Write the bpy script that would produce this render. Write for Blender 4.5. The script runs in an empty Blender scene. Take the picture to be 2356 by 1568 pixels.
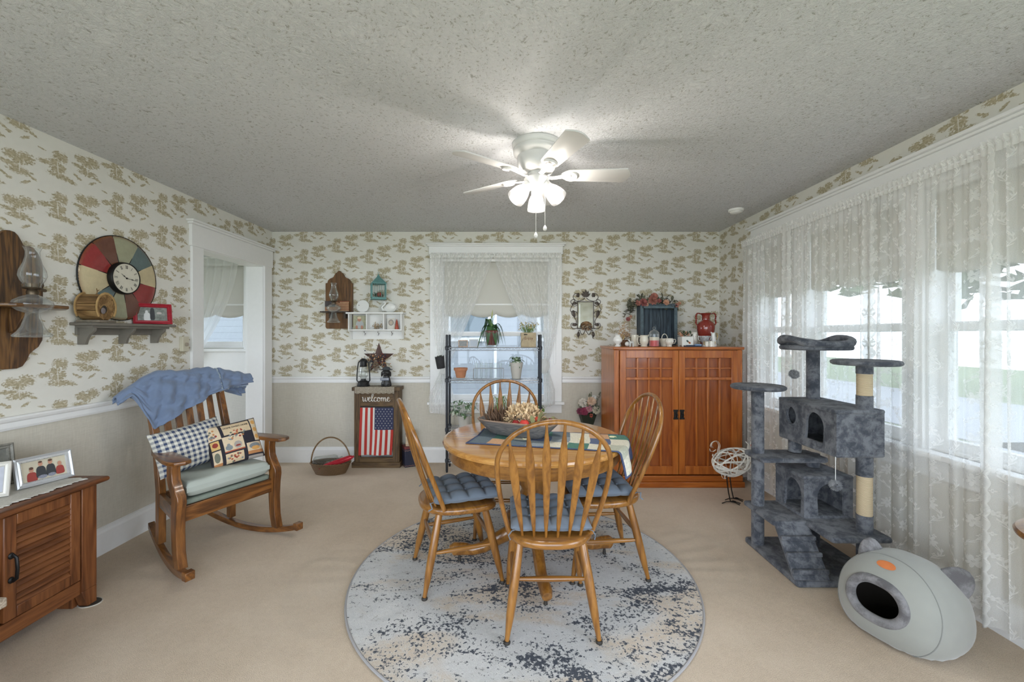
import bpy, math, random
from mathutils import Vector, Matrix, noise as mnoise
R = math.radians
PI = math.pi
scene = bpy.context.scene
COL = scene.collection
# ------------------------------------------------------------------ camera
FPX = 960.0            # focal length in pixels of the 2356 px wide frame
CX, CY, EYE = 1172.0, 770.0, 1.38
cam_d = bpy.data.cameras.new('camera')
cam_d.sensor_width = 36.0
cam_d.lens = FPX / 2356.0 * 36.0
cam_d.shift_x = 6 / 2356.0
cam_d.shift_y = -14 / 2356.0
cam_d.clip_start = 0.05
cam = bpy.data.objects.new('camera', cam_d)
COL.objects.link(cam)
cam.location = (0, 0, EYE)
cam.rotation_euler = (R(90), 0, 0)
scene.camera = cam
# ------------------------------------------------------------------ colour management
scene.view_settings.view_transform = 'Standard'
scene.view_settings.look = 'None'
scene.view_settings.exposure = 1.54
scene.view_settings.gamma = 1.0
scene.view_settings.use_curve_mapping = False
scene.cycles.max_bounces = 9
scene.cycles.diffuse_bounces = 5
scene.cycles.glossy_bounces = 4
scene.cycles.transmission_bounces = 6
scene.cycles.transparent_max_bounces = 24
scene.cycles.sample_clamp_indirect = 6.0
scene.cycles.caustics_reflective = False
scene.cycles.caustics_refractive = False
# ------------------------------------------------------------------ daylight
WORLD_STRENGTH = 2.6
BULB_STRENGTH = 150.0
world = bpy.data.worlds.new('overcast_sky')
scene.world = world
world.use_nodes = True
wn = world.node_tree
wn.nodes.clear()
_o = wn.nodes.new('ShaderNodeOutputWorld')
_b = wn.nodes.new('ShaderNodeBackground')
_r = wn.nodes.new('ShaderNodeValToRGB')
_t = wn.nodes.new('ShaderNodeTexCoord')
_s = wn.nodes.new('ShaderNodeSeparateXYZ')
wn.links.new(_t.outputs['Generated'], _s.inputs[0])
wn.links.new(_s.outputs['Z'], _r.inputs[0])
_r.color_ramp.elements[0].color = (0.82, 0.90, 1.0, 1)
_r.color_ramp.elements[1].color = (0.70, 0.81, 1.0, 1)
wn.links.new(_r.outputs[0], _b.inputs['Color'])
_b.inputs['Strength'].default_value = WORLD_STRENGTH
wn.links.new(_b.outputs[0], _o.inputs['Surface'])

def portal(name, loc, rot, sx, sy):
    l = bpy.data.lights.new(name, 'AREA')
    l.shape = 'RECTANGLE'
    l.size = sx
    l.size_y = sy
    l.cycles.is_portal = True
    o = bpy.data.objects.new(name, l)
    COL.objects.link(o)
    o.location = loc
    o.rotation_euler = rot
    return o
# three seen windows, then unseen openings added for fill light (portals only guide the sky light, they add none)
portal('window_portal', (2.50, 2.6, 1.46), (R(90), 0, R(90)), 2.6, 1.5)
portal('window_portal', (-0.15, 4.75, 1.45), (R(90), 0, R(180)), 1.3, 1.6)
portal('window_portal', (-3.2, 4.75, 1.7), (R(90), 0, R(180)), 0.8, 1.1)
portal('window_portal', (-0.45, -1.78, 1.22), (R(90), 0, 0), 3.9, 2.3)
portal('window_portal', (2.50, -.2, 1.35), (R(90), 0, R(90)), 2.2, 1.9)
portal('window_portal', (-2.80, -.7, 1.35), (R(90), 0, R(-90)), 1.4, 1.9)
portal('window_portal', (-4.72, 3.4, 1.4), (R(90), 0, R(-90)), 1.4, 1.7)

# ------------------------------------------------------------------ helpers
XL, XR, YB, ZC = -2.575, 2.278, 4.528, 2.498
YR = -1.6
def fl(px, py, z=0.0):
    """pixel -> point on the horizontal plane of height z"""
    Y = FPX * (EYE - z) / (py - CY)
    return Vector(((px - CX) * Y / FPX, Y, z))
def at(px, py, Y):
    return Vector(((px - CX) * Y / FPX, Y, EYE - (py - CY) * Y / FPX))
def lw(px, py, off=0.0):
    """pixel -> point on (a plane parallel to) the left wall"""
    x = XL + off
    Y = FPX * x / (px - CX)
    return Vector((x, Y, EYE - (py - CY) * Y / FPX))

class MB:
    def __init__(s):
        s.v = []; s.f = []; s.m = []; s.uv = None; s.mi = 0
    def add(s, vs, fs, M=None):
        n = len(s.v)
        for p in vs:
            p = Vector(p)
            s.v.append(M @ p if M else p)
        for f in fs:
            s.f.append([i + n for i in f]); s.m.append(s.mi)
        return s
    def box(s, x0, x1, y0, y1, z0, z1, M=None):
        vs = [(x0,y0,z0),(x1,y0,z0),(x1,y1,z0),(x0,y1,z0),(x0,y0,z1),(x1,y0,z1),(x1,y1,z1),(x0,y1,z1)]
        return s.add(vs, [(0,3,2,1),(4,5,6,7),(0,1,5,4),(1,2,6,5),(2,3,7,6),(3,0,4,7)], M)
    def beam(s, p0, p1, w, h, up=(0,0,1)):
        p0 = Vector(p0); p1 = Vector(p1); d = (p1-p0); L = d.length; d.normalize()
        sd = d.cross(Vector(up))
        if sd.length < 1e-5: sd = d.cross(Vector((1,0,0)))
        sd.normalize(); u = sd.cross(d)
        M = Matrix((sd, d, u)).transposed().to_4x4(); M.translation = p0
        return s.box(-w/2, w/2, 0, L, -h/2, h/2, M)
    def lathe(s, prof, seg=32, c=(0,0,0), M=None, cap=True, sx=1, sy=1):
        vs = []; fs = []; n = len(prof)
        for r, z in prof:
            for k in range(seg):
                a = 2*PI*k/seg
                vs.append((c[0]+sx*r*math.cos(a), c[1]+sy*r*math.sin(a), c[2]+z))
        for i in range(n-1):
            for k in range(seg):
                k2 = (k+1) % seg
                fs.append((i*seg+k, i*seg+k2, (i+1)*seg+k2, (i+1)*seg+k))
        if cap:
            if prof[0][0] > 1e-6: fs.append(tuple(range(seg-1, -1, -1)))
            if prof[-1][0] > 1e-6: fs.append(tuple((n-1)*seg+k for k in range(seg)))
        return s.add(vs, fs, M)
    def sweep(s, pts, rx, ry=None, side=None, seg=10, cap=True, closed=False):
        pts = [Vector(p) for p in pts]; n = len(pts)
        if not hasattr(rx, '__len__'): rx = [rx]*n
        if ry is None: ry = rx
        if not hasattr(ry, '__len__'): ry = [ry]*n
        vs = []; fs = []; prev = Vector(side) if side is not None else None
        for i, p in enumerate(pts):
            if closed: t = pts[(i+1) % n]-pts[i-1]
            else: t = pts[min(i+1, n-1)]-pts[max(i-1, 0)]
            if t.length < 1e-9: t = Vector((0,0,1))
            t.normalize()
            ref = Vector(side) if side is not None else prev
            if ref is None: ref = Vector((0,0,1)) if abs(t.z) < .9 else Vector((1,0,0))
            x = ref - t*ref.dot(t)
            if x.length < 1e-5: x = t.orthogonal()
            x.normalize(); y = t.cross(x); prev = x
            for k in range(seg):
                a = 2*PI*k/seg
                vs.append(p + x*(rx[i]*math.cos(a)) + y*(ry[i]*math.sin(a)))
        m = n if closed else n-1
        for i in range(m):
            j = (i+1) % n
            for k in range(seg):
                k2 = (k+1) % seg
                fs.append((i*seg+k, i*seg+k2, j*seg+k2, j*seg+k))
        if cap and not closed:
            fs.append(tuple(range(seg-1, -1, -1))); fs.append(tuple((n-1)*seg+k for k in range(seg)))
        return s.add(vs, fs)
    def cyl(s, p0, p1, r0, r1=None, seg=16):
        return s.sweep([p0, p1], [r0, r0 if r1 is None else r1], seg=seg)
    def sph(s, c, r, M=None, sc=(1,1,1), seg=16, rings=10):
        prof = [(math.sin(PI*i/rings), -math.cos(PI*i/rings)) for i in range(rings+1)]
        prof[0] = (0, -1); prof[-1] = (0, 1)
        m = Matrix.Translation(Vector(c)) @ (M.to_4x4() if M else Matrix()) @ Matrix.Diagonal((r*sc[0], r*sc[1], r*sc[2], 1))
        return s.lathe(prof, seg, M=m)
    def grid(s, fn, nu, nv, matfn=None, closed_u=False, uvfn=None):
        n = len(s.v)
        for i in range(nu+1):
            for j in range(nv+1):
                s.v.append(Vector(fn(i/nu, j/nv)))
        for i in range(nu):
            for j in range(nv):
                a = n+i*(nv+1)+j
                s.f.append([a, a+nv+1, a+nv+2, a+1])
                s.m.append(matfn((i+.5)/nu, (j+.5)/nv) if matfn else s.mi)
        if uvfn:
            if s.uv is None: s.uv = {}
            for i in range(nu+1):
                for j in range(nv+1):
                    s.uv[n+i*(nv+1)+j] = uvfn(i/nu, j/nv)
        return s
    def prism(s, poly, t, M=None):
        """poly: 2D points (x, z) extruded along y from 0 to t"""
        n = len(poly)
        vs = [(x, 0, z) for x, z in poly]+[(x, t, z) for x, z in poly]
        fs = [tuple(range(n-1, -1, -1)), tuple(range(n, 2*n))]
        fs += [(i, (i+1) % n, (i+1) % n+n, i+n) for i in range(n)]
        fs[0] = tuple(range(n)); fs[1] = tuple(range(2*n-1, n-1, -1))
        fs[2:] = [(i+n, (i+1) % n+n, (i+1) % n, i) for i in range(n)]
        return s.add(vs, fs, M)
    def slab(s, outline, z0, z1, r=.008, M=None, k=3):
        """outline: function inset -> list of (x, y); rounded edges"""
        rings = []
        for i in range(k+1):
            a = PI/2*i/k
            rings.append((r*(1-math.sin(a)), z0+r*(1-math.cos(a))))
        for i in range(k+1):
            a = PI/2*i/k
            rings.append((r*(1-math.cos(a)), z1-r*(1-math.sin(a))))
        vs = []; n = None
        for ins, z in rings:
            o = outline(ins); n = len(o)
            vs += [(x, y, z) for x, y in o]
        m = len(rings)
        fs = [tuple(range(n-1, -1, -1)), tuple((m-1)*n+i for i in range(n))]
        for i in range(m-1):
            for q in range(n):
                q2 = (q+1) % n
                fs.append((i*n+q, i*n+q2, (i+1)*n+q2, (i+1)*n+q))
        return s.add(vs, fs, M)
    def stroke(s, pts, w, t=.002, M=None):
        """flat ribbon of width w along 2D points in the xz plane, thickness t towards -y"""
        pts = [Vector((a, 0, b)) for a, b in pts]
        q = MB(); q.sweep(pts, w/2, t/2, side=None, seg=8)
        vs = []
        return s.add(q.v, q.f, M)
    def build(s, name, mat, parent=None, smooth=True, bevel=0, sub=0, solid=0, ang=38, loc=None, rz=None, disp=0):
        me = bpy.data.meshes.new(name)
        me.from_pydata([tuple(p) for p in s.v], [], s.f)
        mats = mat if isinstance(mat, (list, tuple)) else [mat]
        for m in mats: me.materials.append(m)
        if len(mats) > 1: me.polygons.foreach_set('material_index', s.m)
        if s.uv:
            ul = me.uv_layers.new(name='UVMap')
            for lp in me.loops:
                ul.data[lp.index].uv = s.uv.get(lp.vertex_index, (0, 0))
        me.validate(); me.update()
        if smooth:
            me.polygons.foreach_set('use_smooth', [True]*len(me.polygons))
            if ang < 180: me.set_sharp_from_angle(angle=R(ang))
        o = bpy.data.objects.new(name, me)
        COL.objects.link(o)
        if parent: o.parent = parent
        if loc is not None: o.location = loc
        if rz is not None: o.rotation_euler = (0, 0, rz)
        if solid:
            md = o.modifiers.new('thickness', 'SOLIDIFY'); md.thickness = solid; md.offset = 0
        if bevel:
            md = o.modifiers.new('edges', 'BEVEL'); md.width = bevel; md.segments = 2
            md.limit_method = 'ANGLE'; md.angle_limit = R(40)
        if sub:
            md = o.modifiers.new('smooth', 'SUBSURF'); md.levels = sub; md.render_levels = sub
        return o

def tag(o, label, cat, group=None, kind=None):
    if label: o['label'] = label
    if cat: o['category'] = cat
    if group: o['group'] = group
    if kind: o['kind'] = kind
    return o
def thing(name, label, cat, loc=(0,0,0), rz=0, group=None, rot=None):
    o = bpy.data.objects.new(name, None)
    o.empty_display_size = .05
    COL.objects.link(o)
    o.location = loc
    o.rotation_euler = rot if rot else (0, 0, rz)
    return tag(o, label, cat, group)
def struct(o):
    o['kind'] = 'structure'; return o
def copy_thing(root, loc, rz, label, group=None):
    r = root.copy(); COL.objects.link(r); r.location = loc; r.rotation_euler = (0, 0, rz)
    r['label'] = label
    if group: r['group'] = group
    for ch in list(root.children):
        c = ch.copy(); COL.objects.link(c); c.parent = r
        for g in list(ch.children):
            d = g.copy(); COL.objects.link(d); d.parent = c
    return r
def arc(cx, cz, r, a0, a1, n, rz=None):
    rz = r if rz is None else rz
    return [(cx+r*math.cos(R(a0+(a1-a0)*i/n)), cz+rz*math.sin(R(a0+(a1-a0)*i/n))) for i in range(n+1)]
def text_polys(txt, size, M, mb, depth=.0015):
    cu = bpy.data.curves.new('lettering', 'FONT')
    cu.body = txt; cu.size = size; cu.align_x = 'CENTER'; cu.align_y = 'CENTER'; cu.extrude = depth; cu.resolution_u = 3
    ob = bpy.data.objects.new('lettering', cu)
    COL.objects.link(ob)
    dg = bpy.context.evaluated_depsgraph_get()
    me = ob.evaluated_get(dg).to_mesh()
    vs = [v.co.copy() for v in me.vertices]; fs = [tuple(p.vertices) for p in me.polygons]
    ob.evaluated_get(dg).to_mesh_clear()
    bpy.data.objects.remove(ob); bpy.data.curves.remove(cu)
    if callable(M):
        mb.add([M(v) for v in vs], fs)
    else:
        mb.add(vs, fs, M)

# ------------------------------------------------------------------ node helpers
class NT:
    def __init__(s, name):
        s.mat = bpy.data.materials.new(name); s.mat.use_nodes = True
        s.t = s.mat.node_tree; s.t.nodes.clear()
        s.out = s.t.nodes.new('ShaderNodeOutputMaterial')
        s._co = None
    def n(s, ty, **kw):
        nd = s.t.nodes.new(ty)
        for k, v in kw.items(): setattr(nd, k, v)
        return nd
    def l(s, a, b): s.t.links.new(a, b)
    def val(s, x, sock):
        if isinstance(x, (int, float)): sock.default_value = x
        elif isinstance(x, (tuple, list, Vector)):
            sock.default_value = tuple(x) if len(sock.default_value) == len(x) else (*x, 1)
        else: s.l(x, sock)
    def m(s, op, a, b=0.0, c=0.0, clamp=False):
        nd = s.n('ShaderNodeMath', operation=op); nd.use_clamp = clamp
        s.val(a, nd.inputs[0]); s.val(b, nd.inputs[1]); s.val(c, nd.inputs[2])
        return nd.outputs[0]
    def vm(s, op, a, b=(0,0,0)):
        nd = s.n('ShaderNodeVectorMath', operation=op)
        s.val(a, nd.inputs[0]); s.val(b, nd.inputs[1])
        return nd.outputs['Value'] if op in ('LENGTH', 'DISTANCE', 'DOT_PRODUCT') else nd.outputs[0]
    def co(s, which='Object'):
        if s._co is None: s._co = s.n('ShaderNodeTexCoord')
        return s._co.outputs[which]
    def xyz(s, v):
        nd = s.n('ShaderNodeSeparateXYZ'); s.l(v, nd.inputs[0]); return nd.outputs
    def comb(s, x, y, z=0.0):
        nd = s.n('ShaderNodeCombineXYZ'); s.val(x, nd.inputs[0]); s.val(y, nd.inputs[1]); s.val(z, nd.inputs[2]); return nd.outputs[0]
    def mapv(s, v, loc=(0,0,0), rot=(0,0,0), sc=(1,1,1), ty='POINT'):
        nd = s.n('ShaderNodeMapping', vector_type=ty); s.l(v, nd.inputs[0])
        nd.inputs['Location'].default_value = loc; nd.inputs['Rotation'].default_value = rot; nd.inputs['Scale'].default_value = sc
        return nd.outputs[0]
    def noise(s, v, scale, detail=2, rough=.5, dist=0):
        nd = s.n('ShaderNodeTexNoise'); s.l(v, nd.inputs['Vector'])
        nd.inputs['Scale'].default_value = scale; nd.inputs['Detail'].default_value = detail
        nd.inputs['Roughness'].default_value = rough; nd.inputs['Distortion'].default_value = dist
        return nd.outputs['Fac']
    def voro(s, v, scale, feature='F1', out='Distance'):
        nd = s.n('ShaderNodeTexVoronoi', feature=feature); s.l(v, nd.inputs['Vector']); nd.inputs['Scale'].default_value = scale
        return nd.outputs[out]
    def step(s, x, a, b):
        nd = s.n('ShaderNodeMapRange', interpolation_type='SMOOTHSTEP'); s.val(x, nd.inputs['Value'])
        nd.inputs['From Min'].default_value = a; nd.inputs['From Max'].default_value = b
        return nd.outputs[0]
    def mix(s, f, a, b, blend='MIX'):
        nd = s.n('ShaderNodeMix', data_type='RGBA', blend_type=blend)
        s.val(f, nd.inputs['Factor']); s.val(a, nd.inputs['A']) if False else None
        for x, i in ((a, 6), (b, 7)):
            if isinstance(x, (tuple, list)): nd.inputs[i].default_value = (*x[:3], 1)
            else: s.l(x, nd.inputs[i])
        return nd.outputs[2]
    def ramp(s, f, stops):
        nd = s.n('ShaderNodeValToRGB'); s.l(f, nd.inputs[0]); cr = nd.color_ramp
        while len(cr.elements) < len(stops): cr.elements.new(.5)
        for e, (p, c) in zip(cr.elements, stops): e.position = p; e.color = (*c, 1)
        return nd.outputs[0]
    def bump(s, h, strength=.3, dist=.01):
        nd = s.n('ShaderNodeBump'); s.l(h, nd.inputs['Height'])
        nd.inputs['Strength'].default_value = strength; nd.inputs['Distance'].default_value = dist
        return nd.outputs[0]
    def bsdf(s, col, rough=.5, metal=0, normal=None, coat=0, sheen=0, spec=.5, trans=0, alpha=None, ior=1.45, emit=None, es=0, sss=0):
        nd = s.n('ShaderNodeBsdfPrincipled')
        s.val(col, nd.inputs['Base Color']); s.val(rough, nd.inputs['Roughness']); nd.inputs['Metallic'].default_value = metal
        nd.inputs['Coat Weight'].default_value = coat; nd.inputs['Coat Roughness'].default_value = .12
        nd.inputs['Sheen Weight'].default_value = sheen; nd.inputs['Specular IOR Level'].default_value = spec
        nd.inputs['Transmission Weight'].default_value = trans; nd.inputs['IOR'].default_value = ior
        if normal is not None: s.l(normal, nd.inputs['Normal'])
        if emit is not None:
            nd.inputs['Emission Color'].default_value = (*emit, 1); nd.inputs['Emission Strength'].default_value = es
        return nd.outputs[0]
    def done(s, sh):
        s.l(sh, s.out.inputs['Surface']); return s.mat
_cache = {}
def plain(name, col, rough=.5, metal=0, coat=0, sheen=0, var=0, vs=30, bump=0, bs=200, spec=.5):
    """principled colour with a soft procedural variation"""
    if name in _cache: return _cache[name]
    t = NT(name)
    c = col
    nz = t.noise(t.co(), vs, 3, .6)
    if var:
        c = t.mix(t.m('MULTIPLY_ADD', nz, 1.6, -.3, clamp=True), tuple(x*(1-var) for x in col), tuple(min(1, x*(1+var)) for x in col))
    else:
        c = t.mix(nz, tuple(x*.97 for x in col), tuple(min(1, x*1.03) for x in col))
    nrm = t.bump(t.noise(t.co(), bs, 3, .6), bump, .004) if bump else None
    m = t.done(t.bsdf(c, rough, metal, nrm, coat, sheen, spec))
    _cache[name] = m
    return m
def wood(name, c0, c1, c2, axis=2, scale=1.0, rough=.35, coat=.3, knots=False, ring=14):
    """wood grain running along the given object axis"""
    t = NT(name)
    sc = [9*scale]*3; sc[axis] = .9*scale
    v = t.mapv(t.co(), sc=tuple(sc))
    n1 = t.noise(v, 1.6, 4, .55, .35)
    rings = t.m('FRACT', t.m('MULTIPLY', n1, ring))
    rings = t.m('ABSOLUTE', t.m('MULTIPLY_ADD', rings, 2, -1))
    sc2 = [160*scale]*3; sc2[axis] = 5*scale
    pores = t.noise(t.mapv(t.co(), sc=tuple(sc2)), 1.0, 2, .5)
    big = t.noise(v, .5, 2, .5)
    f = t.m('ADD', t.m('MULTIPLY', rings, .45), t.m('ADD', t.m('MULTIPLY', pores, .3), t.m('MULTIPLY', big, .35)), clamp=True)
    col = t.ramp(f, [(.2, c0), (.5, c1), (.85, c2)])
    if knots:
        kv = t.voro(t.mapv(t.co(), sc=tuple([4 if i != axis else 1.6 for i in range(3)])), 1.4)
        col = t.mix(t.step(kv, .16, .05), col, tuple(x*.35 for x in c0))
    nrm = t.bump(pores, .08, .002)
    return t.done(t.bsdf(col, rough, 0, nrm, coat))
def ellip(t, uv, cx, cy, rx, ry, rot=0):
    """1 inside, falls to 0 at an ellipse edge; units of the caller"""
    q = t.mapv(uv, loc=(cx, cy, 0), rot=(0, 0, rot), sc=(rx, ry, 1), ty='TEXTURE')
    return t.m('SUBTRACT', 1.0, t.vm('LENGTH', q))
# ------------------------------------------------------------------ shell materials
def wallpaper(name, sgn=1):
    t = NT(name)
    p = t.xyz(t.n('ShaderNodeNewGeometry').outputs['Position'])
    u = t.m('ADD', p[0], p[1]) if sgn > 0 else t.m('SUBTRACT', p[0], p[1])
    K = 1/ (6.53/0.004716)           # one unit of the pattern sheet in metres
    W, H = 492.0, 328.0
    U = t.m('DIVIDE', t.m('SUBTRACT', u, 2.102), K)      # right
    V = t.m('DIVIDE', t.m('SUBTRACT', 2.408, p[2]), K)   # down
    leafn = t.noise(t.comb(t.m('MULTIPLY', U, .052), t.m('MULTIPLY', V, .075)), 1.0, 3, .65)
    finen = t.noise(t.comb(t.m('MULTIPLY', U, .018), t.m('MULTIPLY', V, .018), 7.0), 1.0, 2, .5)
    def cell(u0, v0):
        a = t.m('SUBTRACT', U, u0)
        c = t.m('FLOOR', t.m('ADD', t.m('DIVIDE', a, W), .5))
        lu = t.m('SUBTRACT', a, t.m('MULTIPLY', c, W))
        b = t.m('ADD', t.m('SUBTRACT', V, v0), t.m('MULTIPLY', c, H/2))
        d = t.m('FLOOR', t.m('ADD', t.m('DIVIDE', b, H), .5))
        lv = t.m('SUBTRACT', b, t.m('MULTIPLY', d, H))
        return t.comb(lu, lv)
    A = cell(0, 25)
    B = cell(235, -75)
    ea = [(-48,-62,52,36,0), (48,-70,60,42,.15), (0,-40,50,40,0), (-55,5,70,18,.12), (5,38,82,28,0), (85,60,50,14,.35), (-92,88,38,14,.5), (-62,108,28,16,0), (42,108,46,15,-.5)]
    eb = [(35,-80,48,40,0), (78,-72,26,44,.1), (-62,0,56,22,-.1), (8,-20,44,34,0), (25,30,58,30,0), (45,76,95,26,.08), (118,88,55,18,.25), (-85,-88,36,10,.2), (62,10,30,30,0)]
    m = None
    for s_, L in ((A, ea), (B, eb)):
        for e in L:
            e = (e[0], e[1], e[2]*(1.14 if e[3] > 16 else .9), e[3]*(1.16 if e[3] > 16 else .85), e[4])
            x = ellip(t, s_, *e)
            m = x if m is None else t.m('MAXIMUM', m, x)
    leaf = t.m('ADD', m, t.m('MULTIPLY_ADD', leafn, 2.7, -1.40))
    mask = t.m('MULTIPLY', t.step(leaf, -.08, .42), t.step(m, -.12, .12))
    # pale trunks
    tr = t.m('MAXIMUM', ellip(t, A, 5, 5, 5, 48, .05), ellip(t, B, 28, 20, 5, 70, -.08))
    mask = t.m('MULTIPLY', mask, t.m('SUBTRACT', 1.0, t.m('MULTIPLY', t.step(tr, 0, .3), .75)))
    olive = t.mix(finen, (.25, .20, .10), (.40, .345, .215))
    olive = t.mix(t.step(leafn, .42, .62), t.mix(.5, olive, (.60, .52, .36)), olive)
    bg = t.mix(finen, (.70, .685, .625), (.75, .735, .68))
    col = t.mix(t.m('MULTIPLY', mask, .88), bg, olive)
    return t.done(t.bsdf(col, .75, 0, t.bump(t.noise(t.co(), 420, 2), .05, .002), spec=.2))
M_paper = wallpaper('tree_print_wallpaper')
M_paperR = wallpaper('tree_print_wallpaper_right', -1)
def linen(name, c0, c1):
    t = NT(name)
    a = t.noise(t.mapv(t.co(), sc=(260, 260, 14)), 1, 2, .6)
    b = t.noise(t.mapv(t.co(), sc=(22, 22, 300)), 1, 2, .6)
    f = t.m('MULTIPLY_ADD', t.m('ADD', a, b), .9, -.4, clamp=True)
    return t.done(t.bsdf(t.mix(f, c0, c1), .8, 0, t.bump(f, .12, .002), spec=.2))
M_linen = linen('linen_wallcovering', (.50, .465, .39), (.66, .625, .54))
M_linen2 = linen('grey_linen_wallcovering', (.48, .47, .43), (.60, .59, .54))
M_trim = plain('white_painted_trim', (.80, .80, .79), .38, coat=.1)
M_white = plain('white_paint', (.80, .80, .78), .45)
def ceiling_mat():
    t = NT('stippled_ceiling')
    v = t.mapv(t.co(), sc=(1, 1, 1))
    w = t.n('ShaderNodeVectorMath', operation='ADD'); t.l(v, w.inputs[0])
    nz = t.n('ShaderNodeTexNoise'); t.l(v, nz.inputs['Vector']); nz.inputs['Scale'].default_value = 9; nz.inputs['Detail'].default_value = 2
    sc = t.vm('SCALE', nz.outputs['Color']); sc.node.inputs['Scale'].default_value = .09
    t.l(sc, w.inputs[1])
    q = w.outputs[0]
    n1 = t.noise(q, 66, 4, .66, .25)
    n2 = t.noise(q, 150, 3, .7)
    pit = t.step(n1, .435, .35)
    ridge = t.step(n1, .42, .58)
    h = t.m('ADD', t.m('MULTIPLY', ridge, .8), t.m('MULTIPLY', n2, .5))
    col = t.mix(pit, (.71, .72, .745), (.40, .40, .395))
    return t.done(t.bsdf(col, .85, 0, t.bump(h, .62, .008), spec=.15))
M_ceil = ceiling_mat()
def carpet_mat():
    t = NT('cut_pile_carpet')
    a = t.noise(t.co(), 240, 3, .75)
    b = t.noise(t.co(), 1.6, 4, .6)
    c = t.noise(t.co(), 38, 3, .7)
    f = t.m('ADD', t.m('MULTIPLY', a, .60), t.m('ADD', t.m('MULTIPLY', b, .34), t.m('MULTIPLY', c, .16)))
    col = t.ramp(f, [(.36, (.44, .33, .22)), (.54, (.66, .52, .375)), (.72, (.80, .665, .51))])
    return t.done(t.bsdf(col, .95, 0, t.bump(a, .7, .012), spec=.05, sheen=.3))
M_carpet = carpet_mat()
# ------------------------------------------------------------------ shell
def wall_with_holes(name, a0, a1, z0, z1, holes, place, mat):
    """holes: (a0, a1, z0, z1); place(a, d, z) -> point, d = depth 0..1"""
    xs = sorted({a0, a1} | {h[0] for h in holes} | {h[1] for h in holes})
    zs = sorted({z0, z1} | {h[2] for h in holes if z0 < h[2] < z1} | {h[3] for h in holes if z0 < h[3] < z1})
    xs = [x for x in xs if a0 <= x <= a1]
    mb = MB()
    for i in range(len(xs)-1):
        for j in range(len(zs)-1):
            ca, cz = (xs[i]+xs[i+1])/2, (zs[j]+zs[j+1])/2
            if any(h[0] < ca < h[1] and h[2] < cz < h[3] for h in holes): continue
            vs = [place(a, d, z) for d in (0, 1) for a, z in ((xs[i], zs[j]), (xs[i+1], zs[j]), (xs[i+1], zs[j+1]), (xs[i], zs[j+1]))]
            fs = [(0,1,2,3), (7,6,5,4), (0,4,5,1), (1,5,6,2), (2,6,7,3), (3,7,4,0)]
            mb.add(vs, fs)
    return struct(mb.build(name, mat, smooth=False))
T = .16
RAIL_B, RAIL_L = .895, .925
WB = [(-.735, .439, .66, 2.25)]
WL = [(3.487, 4.36, -.1, 2.10), (-1.4, 0.0, .4, 2.3)]  # doorway, then an unseen opening added behind the camera as fill
WRt = [(1.40, 2.28, .76, 2.18), (2.40, 3.22, .76, 2.18), (3.34, 3.80, .76, 2.18)]
WRx = [(-1.3, .9, .4, 2.3)]  # unseen opening added to bring in more side light
pB = lambda a, d, z: (a, YB+d*T, z)
pL = lambda a, d, z: (XL-d*T, a, z)
pR = lambda a, d, z: (XR+d*T, a, z)
wall_with_holes('wall_back', XL, XR+T, RAIL_B, ZC, WB, pB, M_paper)
wall_with_holes('wall_back_lower', XL, XR+T, 0, RAIL_B, WB, pB, M_linen)
wall_with_holes('wall_left', YR, YB+T, RAIL_L, ZC, WL, pL, M_paper)
wall_with_holes('wall_left_lower', YR, YB+T, 0, RAIL_L, WL, pL, M_linen)
wall_with_holes('wall_right', YR, YB, RAIL_B, ZC, WRt+WRx, pR, M_paperR)
wall_with_holes('wall_right_lower', YR, YB, 0, RAIL_B, WRt+WRx, pR, M_linen)
WRR = [(-2.4, 1.5, .08, 2.38)]  # unseen, almost wall-wide opening added so sky light fills the room
pBk = lambda a, d, z: (a, YR-d*T, z)
wall_with_holes('wall_rear', XL-T, XR+T, 0, ZC, WRR, pBk, M_paper)
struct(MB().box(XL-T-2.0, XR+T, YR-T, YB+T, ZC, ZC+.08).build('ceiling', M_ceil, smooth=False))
struct(MB().box(XL-T-2.0, XR+T, YR-T, YB+T, -.08, 0).build('floor', M_carpet, smooth=False))
# next room seen through the doorway
XN = XL-T
wall_with_holes('wall_next_room_back', XN-1.95, XN, 0, ZC, [(-3.55, -2.87, 1.24, 2.18)], lambda a, d, z: (a, YB+d*T, z), M_linen2)
wall_with_holes('wall_next_room_side', 2.2, YB, 0, ZC, [(2.7, 4.1, .5, 2.2)], lambda a, d, z: (XN-1.92-.08*d, a, z), M_linen2)  # opening in this wall is unseen, added to brighten the next room
struct(MB().box(XN-1.95, XN, 2.12, 2.2, 0, ZC).build('wall_next_room_front', M_linen2, smooth=False))

def molding(name, prof, p0, p1, out, mat=M_trim):
    """profile (d, z) swept from p0 to p1; d points along 'out'"""
    p0 = Vector(p0); p1 = Vector(p1); out = Vector(out); n = len(prof)
    vs = [p0+out*d+Vector((0,0,z)) for d, z in prof]+[p1+out*d+Vector((0,0,z)) for d, z in prof]
    fs = [(i, (i+1) % n, (i+1) % n+n, i+n) for i in range(n)]+[tuple(range(n-1,-1,-1)), tuple(range(n, 2*n))]
    mb = MB(); mb.add(vs, fs)
    return struct(mb.build(name, mat, smooth=False))
BASE = [(0,0), (.018,0), (.018,.135), (.012,.150), (.010,.163), (0,.168)]
RAIL = [(0,-.034), (.010,-.034), (.014,-.022), (.012,.004), (.020,.012), (.024,.024), (.022,.034), (0,.036)]
molding('baseboard_back', BASE, (XL, YB, 0), (XR, YB, 0), (0,-1,0))
molding('baseboard_left', BASE, (XL, YR, 0), (XL, 3.36, 0), (1,0,0))
molding('baseboard_right', BASE, (XR, YR, 0), (XR, YB, 0), (-1,0,0))
molding('trim_1', RAIL, (XL, YB, RAIL_B), (-.86, YB, RAIL_B), (0,-1,0))
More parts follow.
